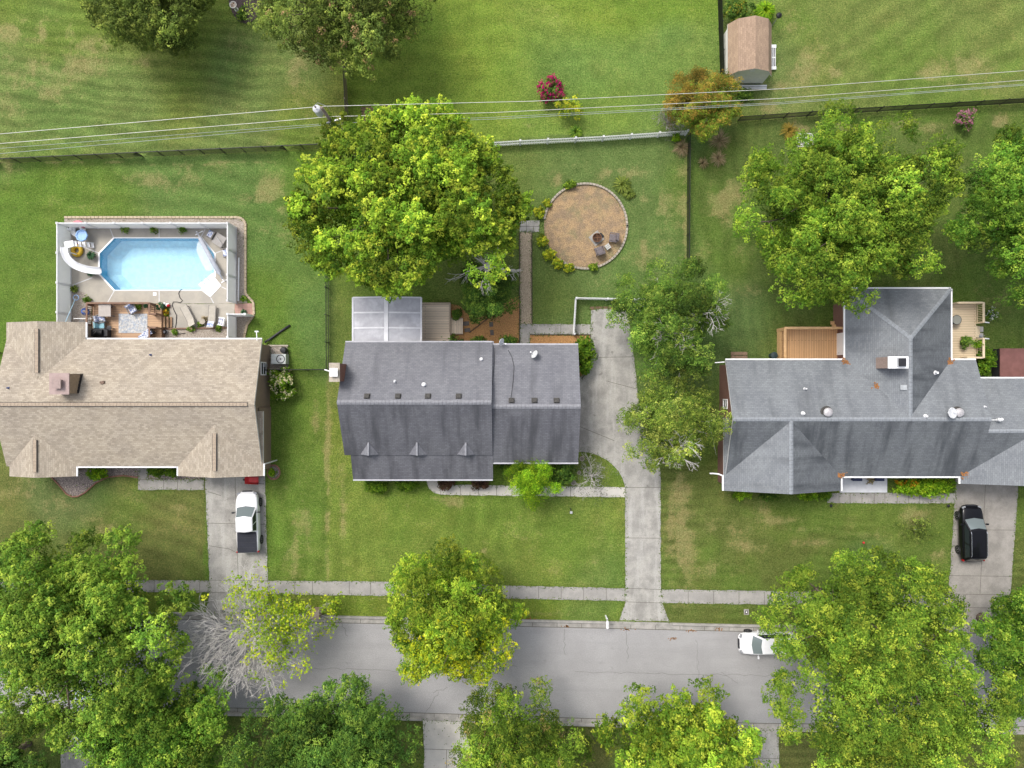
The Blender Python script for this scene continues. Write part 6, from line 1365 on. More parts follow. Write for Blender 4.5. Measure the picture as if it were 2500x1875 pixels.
dB = deck('wooden_deck', 'pale weathered plank deck beside the grey metal sun room roof', 1029, 739, 1099, 842, z, WOOD, mat('weathered_trim', (.40, .33, .25), (.34, .28, .21), 5, .8))
WT = mat('weathered_rail', (.46, .38, .29), (.38, .31, .24), 5, .8)
a, c = P(1029, 741, z), P(1098, 741, z); MB().box(((a.x+c.x)/2, a.y, z+.02), (c.x-a.x, .14, .06)).build('edge_beam', WT, dB)
b = P(1098, 812, z); MB().box((b.x, (a.y+b.y)/2-.04, z+.02), (.12, a.y-b.y-.1, .06)).build('edge_beam', WT, dB)
z2 = .3; a, c = P(1099, 815, z2), P(1130, 777, z2); ld = MB(); ld.prism([(a.x+.02, a.y), (c.x, a.y), (c.x, c.y), (a.x+.02, c.y)], z2-.12, z2); ld.build('landing', WOODV, dB)
for yy in (a.y, c.y): MB().box(((a.x+c.x)/2, yy, z2+.02), (c.x-a.x-.05, .07, .05)).build('edge_beam', WT, dB)
z = .75
dC = deck('wooden_deck', 'orange cedar deck against the back of the blue-grey roofed house', 1906, 802, 2062, 884, z, CEDAR, CEDAR_R)
a, c, d = P(1906, 803, z), P(2044, 803, z), P(1906, 882, z); rail(dC, (a.x, a.y), (c.x, c.y), z, CEDAR_R, cap=.2); rail(dC, (a.x, a.y-.12), (d.x, d.y), z, CEDAR_R, cap=.2)
e, f = P(2030, 801, .4), P(2060, 801, .4); steps(dC, (e.x, e.y), (f.x, f.y), (0, 1), z, 2, CEDAR_R, .3)
z = .75
dD = deck('wooden_deck', 'pale tan deck with railings on the right of the back wing', 2319, 741, 2383, 879, z, TANDECK, TANRAIL)
a, c, d, e = P(2383, 742, z), P(2383, 789, z), P(2383, 828, z), P(2383, 874, z); k = P(2322, 742, z); k2 = P(2345, 874, z)
rail(dD, (a.x, a.y), (c.x, c.y), z, TANRAIL, cap=.18); rail(dD, (d.x, d.y), (e.x, e.y), z, TANRAIL, cap=.18); rail(dD, (k.x, k.y), (a.x-.1, a.y), z, TANRAIL, cap=.14); rail(dD, (k2.x, k2.y), (e.x-.1, e.y), z, TANRAIL, cap=.14)
steps(dD, (c.x, P(0, 795, z).y), (c.x, P(0, 823, z).y), (1, 0), z, 3, TANRAIL, .24)
for v in (789, 828): q = P(2383, v, z); MB().bar((q.x+.1, q.y, z+.9), (q.x+.75, q.y, z+.45), .09, .07).build('stair_rail', WHITE, dD)
# ------------------------------------------------------------------ pool things
b = MB(); path = [P(*q) for q in ((160, 604, 1.75), (161, 617, 1.7), (169, 633, 1.5), (186, 648, 1.2), (209, 657, .9), (230, 661, .65), (247, 661.5, .45))]
# resample and sweep a trough
t = thing('pool_slide', (path[2].x, path[2].y, 0), 'white curved water slide dropping into the left end of the pool', 'pool slide')
sec = [(.86*a, c) for a, c in [(-.36, .20), (-.33, .22), (-.30, .17), (-.18, .02), (0, -.02), (.18, .02), (.30, .17), (.33, .22), (.36, .20), (.22, -.05), (0, -.10), (-.22, -.05)]]
fine = []
for i in range(len(path)-1):
    p0, p1, p2, p3 = path[max(0, i-1)], path[i], path[i+1], path[min(len(path)-1, i+2)]
    for k in range(4):
        s_ = k/4; fine.append(.5*((2*p1)+(p2-p0)*s_+(2*p0-5*p1+4*p2-p3)*s_*s_+(3*p1-p0-3*p2+p3)*s_**3))
fine.append(path[-1]); n = len(sec)
for i, p in enumerate(fine):
    d = fine[min(i+1, len(fine)-1)]-fine[max(i-1, 0)]; s_ = Vector((d.y, -d.x, 0)).normalized()
    for a, c in sec: b.vert(p+s_*a+Vector((0, 0, c)))
for i in range(len(fine)-1):
    for k in range(n): b.f.append([i*n+k, i*n+(k+1) % n, (i+1)*n+(k+1) % n, (i+1)*n+k]); b.m.append(0)
b.build('chute', WHITE, t, smooth=True)
for i in (3, 10, 17): q = fine[i]; MB().tube([(q.x, q.y, 0), (q.x, q.y, q.z-.08)], .05, 8).build('leg', WHITE, t)
pl = P(172, 598, 1.6); MB().box((pl.x-.1, pl.y+.05, 1.62), (.75, .55, .06), .2).build('platform', WHITE, t, bevel=.02)
for s_ in (-.2, .2): MB().tube([(pl.x+1.0, pl.y+.28+s_, 0), (pl.x+.25, pl.y+.1+s_, 1.7), (pl.x, pl.y+s_, 2.1), (pl.x-.4, pl.y-.05+s_, 1.75)], .025, 6).build('hand_rail', WHITE, t)
for i in range(5): k = i/5+.1; MB().box((pl.x+1.0-.75*k, pl.y+.28-.18*k, 1.65*k), (.22, .42, .04), .2).build('rung', WHITE, t)
# entry steps in the corner of the pool
A = [P(490, 707, 0), P(522, 674, 0), P(541, 697, 0), P(514, 726, 0)]
b = MB(); b.prism([p.xy for p in A], -.4, .06); b.build('entry_steps', WHITE, pool)
m_ = MB(); c = P(508, 690, 0); m_.prism([(c.x-.55, c.y-.55), (c.x+.75, c.y+.55), (c.x+.35, c.y+1.0), (c.x-1.0, c.y-.1)], -.6, -.35); m_.build('underwater_step', WHITE, pool)
for q in ((511, 697), (521, 688)): p = P(*q); pool_r = MB().tube([(p.x, p.y, .05), (p.x, p.y, .75), (p.x-.35, p.y+.3, .75), (p.x-.45, p.y+.4, -.05)], .022, 6).build('hand_rail', CHROME, pool, smooth=True)
t = thing('cover_reel', tuple(P(512, 620)), 'long grey pool cover reel lying across the right end of the pool', 'cover reel')
a, c = P(480, 566, .5), P(544, 683, .5)
d = (c-a).normalized(); b = MB(); b.tube([a, a+d*.5, a+d*.6, c-d*.7, c-d*.5, c], [.05, .05, .17, .20, .06, .05], 12); b.build('roller', mat('cover_roll_grey', (.40, .42, .47), (.33, .35, .40), 3, .6), t, smooth=True)
for e in (a, c):
    s_ = Vector((-d.y, d.x, 0)); st_ = MB(); st_.bar(e-s_*.35-Vector((0, 0, .46)), e+s_*.35-Vector((0, 0, .46)), .08, .06); st_.bar(e-Vector((0, 0, .46)), e+Vector((0, 0, .08)), .07, .07) if False else st_.box(e-Vector((0, 0, .2)), (.08, .08, .5)); st_.build('stand', WHITE, t)
sh_ = [(480, 594), (484, 588), (490, 586), (522, 648), (523, 656), (516, 660), (503, 662), (491, 642), (478, 612)]
b = MB(); b.prism([P(*q).xy for q in sh_], -.115, -.10); b.build('cover_sheet', mat('bubble_cover', (.50, .60, .68), (.44, .54, .62), 4, .5), t)
q = P(378.5, 718); tag(MB().box((q.x, q.y, .04), (.28, .28, .03)).build('drain_plate', WHITE, bevel=.02), 'small square white plate set in the pool deck', 'lid')
hz = .06; hp = [(446, 706), (440, 708), (436, 716), (439, 726), (445, 734), (440, 739), (431, 737), (423, 737), (420, 744), (424, 756), (431, 770), (430, 788), (427, 806), (432, 815), (452, 814)]
tag(MB().tube([P(u, v, hz) for u, v in hp], .028, 6).build('garden_hose', BLACKP, smooth=True), 'dark hose snaking from the pool over the patio', 'hose')
def torus(b, c, Rr, r, n=22, k=8, m=0, sx=1, sy=1, a0=0, a1=6.2832, sz=1):
    full = abs(a1-a0-6.2832) < .01; base = len(b.v); c = Vector(c); cnt = n if full else n+1
    for i in range(cnt):
        th = a0+(a1-a0)*i/n
        for j in range(k):
            ph = 6.2832*j/k; rr = Rr+r*math.cos(ph); b.vert(c+Vector((rr*math.cos(th)*sx, rr*math.sin(th)*sy, r*math.sin(ph)*sz)))
    for i in range(n):
        i2 = (i+1) % cnt
        for j in range(k): j2 = (j+1) % k; b.f.append([base+i*k+j, base+i2*k+j, base+i2*k+j2, base+i*k+j2]); b.m.append(m)
    return b
PINK = mat('pink_vinyl', (.62, .22, .26), (.55, .16, .2), 2, .4); FBLUE = mat('blue_float', (.24, .42, .72), (.30, .48, .76), 3, .35); FYEL = mat('yellow_float', (.62, .40, .03), (.52, .33, .03), 3, .4); NAVYP = mat('leaf_print', (.74, .75, .77), (.05, .10, .30), 9, .8)
q = P(191, 562, .3); t = thing('pool_float', (q.x, q.y, 0), 'white and pink inflatable ring leaning in the fence corner', 'pool float'); torus(MB(), (q.x, q.y, .35), .42, .22).build('ring', WHITE, t, smooth=True); torus(MB(), (q.x+.12, q.y+.22, .52), .42, .14, a0=-.2, a1=2.4).build('mane', PINK, t, smooth=True); b = MB(); b.ball((q.x-.45, q.y+.02, .75), .2, .17, .2); b.ball((q.x-.62, q.y-.04, .70), .12, .10, .1); b.build('head', WHITE, t, smooth=True)
MB().ball((q.x-.40, q.y+.06, .93), .05, .05, .03).build('eye', BLACKP, t)
q = P(200, 575, .8); t = thing('pool_float', (q.x, q.y, .55), 'pale blue eight-sided inflatable lying over the white ring', 'pool float'); b = MB(); oc = [(q.x+.46*math.cos(i*.7854+.2), q.y+.46*math.sin(i*.7854+.2)) for i in range(8)]; b.prism(oc, .78, .84); b.build('mat', FBLUE, t, bevel=.02); torus(MB(), (q.x, q.y, .84), .45, .08, n=8).build('rim', FBLUE, t, smooth=True)
q = P(186, 611, .3); t = tag(torus(MB(), (q.x, q.y, .18), .34, .17, sx=1, sy=1.1).build('pool_float', FYEL, smooth=True), 'yellow inflatable ring beside the water slide', 'pool float')
b = MB(); q = P(176, 592, .2); b.ball((q.x, q.y, .2), .3, .2, .2); b.ball((q.x+.3, q.y-.15, .15), .2, .2, .15); tag(b.build('pool_toy', mat('red_toy', (.40, .06, .12), (.25, .12, .4), 7, .5), smooth=True), 'heap of red and purple pool toys under the slide platform', 'toys')
def potted(label, u, v, r, h, pal, seed, group, potm=TERRA, z0=0.0, blade=True, n=120, special=None):
    if blade: t = blades('potted_plant', label, u, v, r, h, pal, seed, n, group, wdt=.035, z0=z0)
    else: t = shrub('potted_plant', label, u, v, r*29, r*29, h, pal, seed, .09, n*5, group, cat='plant', z0=z0, stem=False, lumps=8, special=special)
    pr_ = min(.2, r*.6); MB().lathe((0, 0, 0), [(pr_*.7, .035), (pr_, .24), (pr_*1.08, .26), (pr_*.9, .26)], 14).build('pot', potm, t, local=True)
    for ch in t.children:
        if ch.name.startswith('foliage') and blade: ch.location.z = .22
    return t
potted('large potted fern above the end of the water slide', 230, 626, .42, .55, 'fern', 501, 'potted ferns by the slide'); potted('large potted fern below the end of the water slide', 231, 667, .42, .55, 'fern', 502, 'potted ferns by the slide')
for i, u in enumerate((308, 375, 447)): potted(['leftmost', 'middle', 'rightmost'][i]+' of the three potted plants along the back pool fence', u, 561, .27, .35, 'green', 503+i, 'potted plants along the back pool fence', blade=False, n=70)
blades('grass_tuft', 'straggly grass plant at the left pool fence', 184, 706, .42, .4, 'olive', 507, 90); shrub('boxwood', 'small round green bush in the corner gravel by the pool', 213, 732, 8, 8, .4, 'box', 508, .07, 500, round_=True)
blades('garden_plant', 'green plant at the end of the gravel outside the pool fence', 596, 729, .35, .3, 'green', 509, 80); blades('garden_plant', 'dark green plant beside the brick landing', 596, 763, .33, .3, 'fern', 510, 90)
tag(MB().tube([P(583, 629, .12), P(582.5, 680, .12), P(582, 735, .12)], .07, 8).build('white_pole', WHITE, smooth=True), 'white plastic pole lying on the gravel outside the pool fence', 'pole')
t = thing('skimmer_net', tuple(P(186, 733)), 'pale blue pool skimmer pole leaning over the left fence', 'skimmer net'); a, c = P(184, 730, .4), P(160, 786, 1.95); MB().tube([a, c], .03, 8).build('handle', mat('pole_blue', (.40, .58, .68), None, 3, .5), t); b = MB(); torus(b, a+Vector((.05, .12, 0)), .22, .025, n=14, k=6); b.build('net_frame', FBLUE, t)
q = P(209, 761, .3); t = thing('garden_ornament', (q.x, q.y, 0), 'blue openwork metal ball ornament on the corner gravel', 'ornament')
for i in range(6):
    tmp = torus(MB(), (0, 0, 0), .30, .02, n=18, k=5); rt = Matrix.Rotation(i*.524, 3, 'Z') @ Matrix.Rotation(1.2, 3, 'X'); b = MB(); b.v = [tuple(Vector((q.x, q.y, .34))+rt @ Vector(v)) for v in tmp.v]; b.f = tmp.f; b.m = tmp.m; b.build('hoop', mat('ornament_blue', (.05, .12, .42), None, 3, .4), t)
q = P(204, 778, .8); t = thing('pipe_frame', (q.x, q.y, 0), 'white plastic pipe frame beside the deck railing', 'frame'); x0, x1 = P(182, 0, .8).x, P(225, 0, .8).x
MB().tube([(x0, q.y, .9), (x1, q.y, .9)], .035, 8).build('top_bar', WHITE, t)
for xx in (x0, x1): MB().tube([(xx, q.y, 0), (xx, q.y, .9)], .03, 8).build('leg', WHITE, t)
for i, u in enumerate((200, 215)): q = P(u, 788, .5); t = thing('storage_bin', (q.x, q.y, 0), ['left', 'right'][i]+' grey round bin below the white pipe frame', 'bin', 'grey bins by the deck'); MB().lathe((q.x, q.y, 0), [(.2, 0), (.25, .5), (.27, .52)], 16).build('bucket', GREYM, t); MB().lathe((q.x, q.y, .52), [(.28, 0), (.26, .04), (.03, .07)], 16).build('lid', mat('bin_lid', (.25, .24, .23), None, 4, .6), t)
# furniture
WEAVE = mat('grey_wicker', (.24, .225, .21), (.18, .17, .16), 14, .8); TANF = mat('tan_sling', (.42, .385, .33), (.37, .34, .29), 5, .8)
def chair(label, u, v, rz, seat_m, cush=None, z0=0.0, group=None, frame=None, sc=1.0, name='patio_chair'):
    q = P(u, v, z0+.5); fr_ = frame or WEAVE; t = thing(name, (q.x, q.y, z0), label, 'chair', group, rz)
    MB().box((0, .02, .38), (.60*sc, .60*sc, .10)).build('seat', fr_, t, bevel=.03, local=True); MB().box((0, -.31*sc, .66), (.62*sc, .09, .56), rx=.18).build('backrest', fr_, t, bevel=.03, local=True)
    for s_ in (-1, 1):
        MB().box((s_*.34*sc, .0, .58), (.08, .62*sc, .06)).build('armrest', fr_, t, bevel=.02, local=True)
        for y in (-.26*sc, .26*sc): MB().box((s_*.33*sc, y, .28), (.055, .055, .56)).build('leg', fr_, t, local=True)
    if cush:
        MB().box((0, .03, .475), (.54*sc, .54*sc, .10)).build('seat_cushion', cush, t, bevel=.04, local=True); MB().box((0, -.23*sc, .72), (.52*sc, .10, .44), rx=.18).build('back_cushion', cush, t, bevel=.04, local=True)
    return t
def lounger(label, u, v, rz, towel=None, group='tan sun loungers on the patio'):
    q = P(u, v, .35); t = thing('sun_lounger', (q.x, q.y, 0), label, 'sun lounger', group, rz); MB().box((0, .28, .34), (.56, 1.25, .05)).build('seat', TANF, t, bevel=.02, local=True); MB().box((0, -.62, .50), (.56, .68, .05), rx=-.5).build('backrest', TANF, t, bevel=.02, local=True)
    for s_ in (-1, 1):
        MB().box((s_*.30, .1, .33), (.04, 1.75, .05)).build('side_rail', WEAVE, t, local=True)
        for y in (-.7, .8): MB().box((s_*.29, y, .16), (.045, .045, .32)).build('leg', WEAVE, t, local=True)
    if towel: MB().box((0, -.60, .55), (.50, .5, .03), rx=-.5).build('towel', towel, t, local=True)
lounger('tan sun lounger lying at an angle on the patio', 460, 772, R(28)); lounger('tan sun lounger with a white and blue towel, straight on the patio', 517, 774, R(-3), mat('towel_stripe', (.74, .75, .78), (.12, .18, .5), 3, .9))
chair('white folding chair with a dark striped seat on the patio', 541, 785, R(80), WHITE, mat('stripe_cloth', (.74, .74, .76), (.06, .08, .22), 6, .8), 0, None, WHITE, .9)
chair('leaf-print armchair in the back right corner of the pool', 515, 572, R(60), WEAVE, NAVYP, 0, 'leaf-print armchairs'); chair('leaf-print armchair half hidden by the right pool fence', 553, 617, R(100), WEAVE, NAVYP, 0, 'leaf-print armchairs'); chair('leaf-print armchair on the deck above the rug', 322, 755, R(-150), WEAVE, NAVYP, .6, 'leaf-print armchairs'); chair('leaf-print armchair below the grey table on the deck', 246, 778, R(-75), WEAVE, NAVYP, .6, 'leaf-print armchairs'); chair('deck armchair with teal cushions next to the black grill', 245, 794, R(-85), WEAVE, mat('teal_cushion', (.30, .52, .58), (.24, .45, .52), 4, .8), .6)
q = P(535, 586, .7); t = thing('patio_table', (q.x, q.y, 0), 'square grey covered table in the back right corner of the pool', 'table', rz=R(-32)); MB().box((0, 0, .70), (.95, .95, .06)).build('tabletop', mat('cover_grey', (.33, .31, .295), (.28, .265, .25), 3, .8), t, bevel=.04, local=True)
for sx in (-1, 1):
    for sy in (-1, 1): MB().box((sx*.4, sy*.4, .34), (.06, .06, .66)).build('leg', WEAVE, t, local=True)
MB().tube([(-.3, .1, .76), (.4, -.15, .80)], [.07, .03], 8).build('folded_parasol', mat('parasol_canvas', (.42, .41, .40), None, 4, .8), t, local=True)
q = P(256, 758, 1.3); t = thing('patio_table', (q.x, q.y, .6), 'rounded square grey table in the top left corner of the deck', 'table'); MB().box((0, 0, .72), (1.02, 1.02, .06)).build('tabletop', mat('table_stone', (.40, .36, .325), (.35, .315, .285), 3, .6), t, bevel=.16, local=True); t.children[0].modifiers['bevel'].width = .03
for sx in (-1, 1):
    for sy in (-1, 1): MB().box((sx*.4, sy*.4, .35), (.06, .06, .70)).build('leg', WEAVE, t, local=True)
a, c = P(290, 813, .6), P(360, 766, .6); tag(MB().box(((a.x+c.x)/2, (a.y+c.y)/2, .612), (c.x-a.x, c.y-a.y, .02)).build('outdoor_rug', mat('woven_rug', (.52, .50, .47), (.30, .34, .40), 5, .95, fine=.25, fscale=9)), 'pale blue-grey patterned rug on the brown deck', 'rug')
q = P(245, 813, 1.4); t = thing('gas_grill', (q.x, q.y, .6), 'large black covered gas grill against the tan house', 'grill'); MB().box((-.05, 0, .45), (1.0, .66, .88)).build('cart', BLACKP, t, bevel=.04, local=True)
b = MB(); tmp = MB(); tmp.lathe((0, 0, 0), [(.02, -.34), (.34, -.34), (.36, 0), (.34, .34), (.02, .34)], 16); b.v = [(v[2]-.05, v[0]*.8, .9+max(-.02, v[1])*.8) for v in tmp.v]; b.f = tmp.f; b.m = tmp.m; b.build('lid', BLACK, t, local=True)
for s_ in (-1, 1): MB().box((-.05+s_*.55, 0, .9), (.26, .52, .04)).build('side_shelf', BLACKP, t, local=True)
MB().bar((-.3, -.1, 1.22), (-.12, .1, 1.22), .05, .04).build('handle', CHROME, t, local=True)
q = P(267, 801, 1); t = thing('stool', (q.x, q.y, .6), 'small round black stool right of the grill', 'stool'); MB().lathe((0, 0, 0), [(.2, .42), (.21, .46), (.03, .47)], 16).build('seat', BLACKP, t, local=True)
for i in range(3): MB().tube([(0, 0, .42), (.2*math.cos(i*2.1), .2*math.sin(i*2.1), 0)], .02, 6).build('leg', BLACK, t, local=True)
q = P(358, 817, .9); t = thing('deck_lounge', (q.x, q.y, .6), 'leaf-print day lounge in the lower right corner of the deck', 'lounge chair', rz=R(38)); MB().box((0, 0, .30), (1.35, .62, .12)).build('frame', BLACKP, t, bevel=.03, local=True); MB().box((0, 0, .41), (1.25, .56, .10)).build('cushion', NAVYP, t, bevel=.04, local=True); MB().box((.62, 0, .60), (.10, .6, .45), ry=.3).build('backrest', BLACKP, t, bevel=.03, local=True)
for sx in (-1, 1):
    for sy in (-1, 1): MB().box((sx*.6, sy*.26, .12), (.05, .05, .24)).build('leg', BLACKP, t, local=True)
potted('spiky dark potted plant by the back deck railing', 282, 750, .32, .4, 'maroon', 520, 'potted plants on the deck', z0=.6); potted('round green potted plant right of the deck armchair', 348, 750, .22, .3, 'box', 521, 'potted plants on the deck', z0=.6, blade=False, n=60); potted('small teal-green potted plant in the deck corner', 370, 750, .22, .3, 'fern', 522, 'potted plants on the deck', z0=.6)
potted('big leafy potted plant at the outside corner of the deck', 398, 750, .45, .6, 'fern', 523, 'pots at the foot of the deck'); potted('orange flowering pot at the top of the deck stairs', 402, 763, .25, .3, 'gold', 524, 'pots at the foot of the deck', mat('orange_pot', (.6, .2, .03), None, 4, .5), blade=False, n=60, special=fleck((.65, .30, .02), .5))
q = P(409, 745, .2); t = thing('beach_ball', (q.x, q.y, 0), 'red and white beach ball by the corner of the deck', 'ball'); MB().ball((0, 0, .17), .17, .17, .17, n=16, k=8).build('ball_skin', WHITE, t, smooth=True, local=True); MB().ball((.05, -.03, .18), .15, .15, .17, n=16, k=8).build('red_panel', RED, t, smooth=True, local=True)
tag(MB().ball(P(401, 742, .2), .14, .14, .14, n=14, k=8).build('ball', WHITE, smooth=True), 'plain white ball behind the big leafy pot', 'ball')
q = P(495, 785, .3); t = thing('side_table', (q.x, q.y, 0), 'small round stone table between the loungers', 'table'); MB().lathe((0, 0, 0), [(.18, 0), (.14, .1), (.14, .34), (.24, .36), (.24, .41), (.02, .415)], 16).build('pedestal', STONE, t, local=True)
for u, v, lb, k in ((501, 779, 'brown pot beside the stone table on the patio', 0), (489, 791, 'small green pot below the stone table on the patio', 1)): potted(lb, u, v, .14, .2, 'straw' if k == 0 else 'green', 530+k, 'small pots by the loungers', blade=False, n=30)
for i, (u, v) in enumerate(((428, 811), (467, 803), (534, 802))): potted(['small plant at the left end of the patio gravel', 'small plant in the middle of the patio gravel', 'small plant right below the striped lounger'][i], u, v, .2, .22, 'green', 535+i, 'small plants along the patio gravel', blade=False, n=50)
a, c = P(402, 803), P(560, 800); tag(MB().bar((a.x, a.y, .09), (c.x, c.y, .09), .12, .14).build('landscape_timber', BROWNRAIL), 'brown timber edging between the patio and the gravel', 'edging')
q = P(401, 810, .3); t = thing('hose_reel', (q.x, q.y, 0), 'grey and black hose reel at the bottom of the deck stairs', 'hose reel'); b = MB(); torus(b, (0, 0, .25), .13, .06); b.build('coil', BLACKP, t, smooth=True, local=True); MB().lathe((0, 0, 0), [(.17, 0), (.17, .05), (.05, .08), (.05, .34), (.1, .36)], 12).build('stand', GREYM, t, local=True)
# gravel border stones round the pool fence
path = [(158, 531), (580, 531), (592, 534), (600, 545), (600, 716), (606, 724), (619, 738), (621, 768), (612, 782), (604, 792), (596, 826)]
b = MB()
for (u0, v0), (u1, v1) in zip(path, path[1:]):
    p, q = P(u0, v0), P(u1, v1); L = (q-p).length; n = max(1, int(L/.32))
    for i in range(n): k = p.lerp(q, (i+.5)/n); d = (q-p).normalized(); b.box((k.x, k.y, .06), (L/n*.93, .19, .12), math.atan2(d.y, d.x))
o = b.build('stone_border', mat('tan_border_stone', (.46, .38, .27), (.38, .31, .22), 3, .95, fine=.12), bevel=.02); tag(o, 'tan block border round the gravel outside the pool fence', 'edging')
tag(MB().tube([P(*q, .05) for q in ((121, 1161), (142, 1182), (162, 1206), (176, 1213), (190, 1212), (207, 1203), (234, 1179), (262, 1165), (300, 1161), (337, 1166))], .06, 6).build('brick_edging', mat('edging_brick', (.30, .15, .11), (.24, .12, .09), 6, .9)), 'curved reddish edging of the river rock bed before the tan house', 'edging')
tag(torus(MB(), tuple(P(668, 1153, .05)), .55, .06, n=24, sx=.95, sy=1.08).build('brick_edging', mat('edging_brick', (.30, .15, .11), (.24, .12, .09), 6, .9)), 'round reddish edging of the little bed at the tan house corner', 'edging')
# ------------------------------------------------------------------ wood chip circle
first = None
ctr = P(1429, 552.5); Ro = M2(103); rr_ = random.Random(5)
ang = [a for a in np.arange(0, 360, 4.55) if not (130 < a < 187)]
for a in ang:
    x = ctr.x+Ro*.985*math.cos(R(a)); y = ctr.y-Ro*1.005*math.sin(R(a))
    if first is None:
        b = MB(); b.box((0, 0, .07), (.18, .245, .16)); o = b.build('edging_stone', STONE, bevel=.02); o.location = (0, 0, 0); tag(o, 'pale concrete edging block in the ring round the wood chip circle', 'edging stone', 'edging blocks round the wood chip circle'); first = o
    else: o = first.copy(); COL.objects.link(o)
    o.location = (x, y, .01); o.rotation_euler = (0, 0, -R(a)+rr_.uniform(-.06, .06))
q = P(1458, 580, .4); t = thing('fire_pit', (q.x, q.y, 0), 'round rusty fire pit with a cross-barred screen on the wood chips', 'fire pit'); RUSTY = mat('rusty_steel', (.10, .05, .03), (.06, .035, .025), 6, .85, .2)
MB().lathe((0, 0, 0), [(.1, .12), (.30, .18), (.37, .36), (.39, .38), (.37, .38), (.3, .26), (.02, .2)], 20).build('bowl', RUSTY, t, local=True); b = MB(); b.box((0, 0, .40), (.74, .02, .015), .1); b.box((0, 0, .405), (.02, .74, .015), .1); torus(b, (0, 0, .395), .36, .015, k=5); b.build('grate', mat('rust_bar', (.26, .13, .07), None, 6, .8), t, local=True)
for i in range(3): MB().box((.27*math.cos(i*2.094), .27*math.sin(i*2.094), .1), (.04, .04, .2)).build('leg', RUSTY, t, local=True)
q = P(1456, 582); tag(MB().box((q.x, q.y, .045), (.95, .95, .06), R(38)).build('paver_pad', CONC), 'square concrete pad under the fire pit', 'paver'); q = P(1469, 574, .1); tag(MB().box((q.x, q.y, .1), (.42, .2, .08), R(-48)).build('fire_screen', BLACK, bevel=.02), 'black metal lid leaning at the corner of the fire pit', 'lid')
LILAC = mat('mauve_resin', (.17, .145, .15), (.12, .105, .11), 8, .7)
chair('mauve-grey armchair right of the fire pit', 1498, 580, R(84), LILAC, LILAC, 0, 'mauve-grey chairs at the fire pit', LILAC, 1.05); chair('mauve-grey armchair below the fire pit', 1464.5, 612, R(18), LILAC, LILAC, 0, 'mauve-grey chairs at the fire pit', LILAC, 1.05)
q = P(1484, 602, .4); t = thing('side_table', (q.x, q.y, 0), 'small pale slatted table between the two fire pit chairs', 'table', rz=R(35)); b = MB()
for i in range(3): b.box((0, -.15+.15*i, .4), (.42, .12, .03))
b.build('tabletop', mat('pale_plastic', (.46, .46, .44), None, 4, .6), t, local=True)
for sx in (-1, 1): MB().box((sx*.17, 0, .2), (.04, .36, .4)).build('leg', mat('pale_plastic', (.46, .46, .44), None, 4, .6), t, local=True)
for pts, lb in (([(1268.5, 568), (1268.5, 680), (1267.5, 730)], 'dark timber edging along the left side of the gravel path'), ([(1298.5, 568), (1299, 790)], 'dark timber edging along the right side of the gravel path'), ([(1268.5, 724), (1268.5, 838)], 'dark timber edging between the mulch bed and the back walk'), ([(1146, 812), (1190, 778), (1268, 727)], 'thin dark edging crossing the mulch bed diagonally'), ([(1294, 817), (1441, 817), (1441, 880), (1436, 905), (1420, 925)], 'dark edging round the mulch bed at the garage corner')):
    b = MB()
    for (u0, v0), (u1, v1) in zip(pts, pts[1:]): b.bar(P(u0, v0, .05), P(u1, v1, .05), .06, .10)
    tag(b.build('bed_edging', mat('old_timber', (.09, .07, .055), (.06, .05, .04), 6, .9)), lb, 'edging')
ss = [(1138, 790, .5, .35, 'slate step stone at the foot of the wooden landing'), (1141, 806, .5, .32, 'slate step stone second below the wooden landing'), (1199, 792, .32, .4, 'slate step stone in the middle of the mulch bed, upper one'), (1201, 812, .3, .45, 'slate step stone in the middle of the mulch bed, lower one')]
for u, v, a, c, lb in ss: q = P(u, v); tag(MB().box((q.x, q.y, .03), (a, c, .05), .1).build('stepping_stone', mat('slate', (.16, .14, .125), (.12, .105, .095), 5, .9), bevel=.02), lb, 'stepping stone', 'slate step stones in the mulch bed')
# ------------------------------------------------------------------ right-hand garden things
q = P(2470, 888, 1); t = thing('hot_tub', (q.x, q.y, 0), 'square black hot tub with a red-brown cover at the right edge', 'hot tub'); x0, x1, y0, y1 = X(2420.5), X(2540), Y(921), Y(853)
MB().prism([(x0, y0), (x1, y0), (x1, y1), (x0, y1)], 0, .98).build('cabinet', BLACKP, t); cv = mat('brown_cover', (.20, .09, .08), (.165, .075, .065), 2, .7, fine=.06)
for a, c in ((x0-.03, (x0+x1)/2-.01), ((x0+x1)/2+.01, x1+.03)): MB().box(((a+c)/2, (y0+y1)/2, 1.04), (c-a, y1-y0+.06, .11)).build('cover', cv, t, bevel=.02)
q = P(1805, 868, .5); t = thing('wooden_bench', (q.x, q.y, 0), 'rough wooden bench against the back wall left of the cedar deck', 'bench'); WB = mat('bench_wood', (.24, .165, .11), (.18, .125, .085), 6, .85)
MB().box((0, .18, .45), (1.35, .26, .06)).build('seat', WB, t, local=True); MB().box((0, -.16, .50), (1.35, .30, .06)).build('seat', WB, t, local=True)
for s_ in (-1, 1): MB().box((s_*.52, 0, .22), (.09, .62, .42)).build('leg', WB, t, local=True)
q = P(1889, 868, .6); t = thing('trash_can', (q.x, q.y, 0), 'dark green round bin left of the cedar deck', 'bin'); gb_ = mat('bin_green', (.03, .05, .055), None, 4, .5); MB().lathe((0, 0, 0), [(.22, 0), (.27, .7), (.29, .72)], 18).build('drum', gb_, t, local=True); MB().lathe((0, 0, .72), [(.30, 0), (.28, .05), (.05, .1), (.03, .12)], 18).build('lid', gb_, t, local=True)
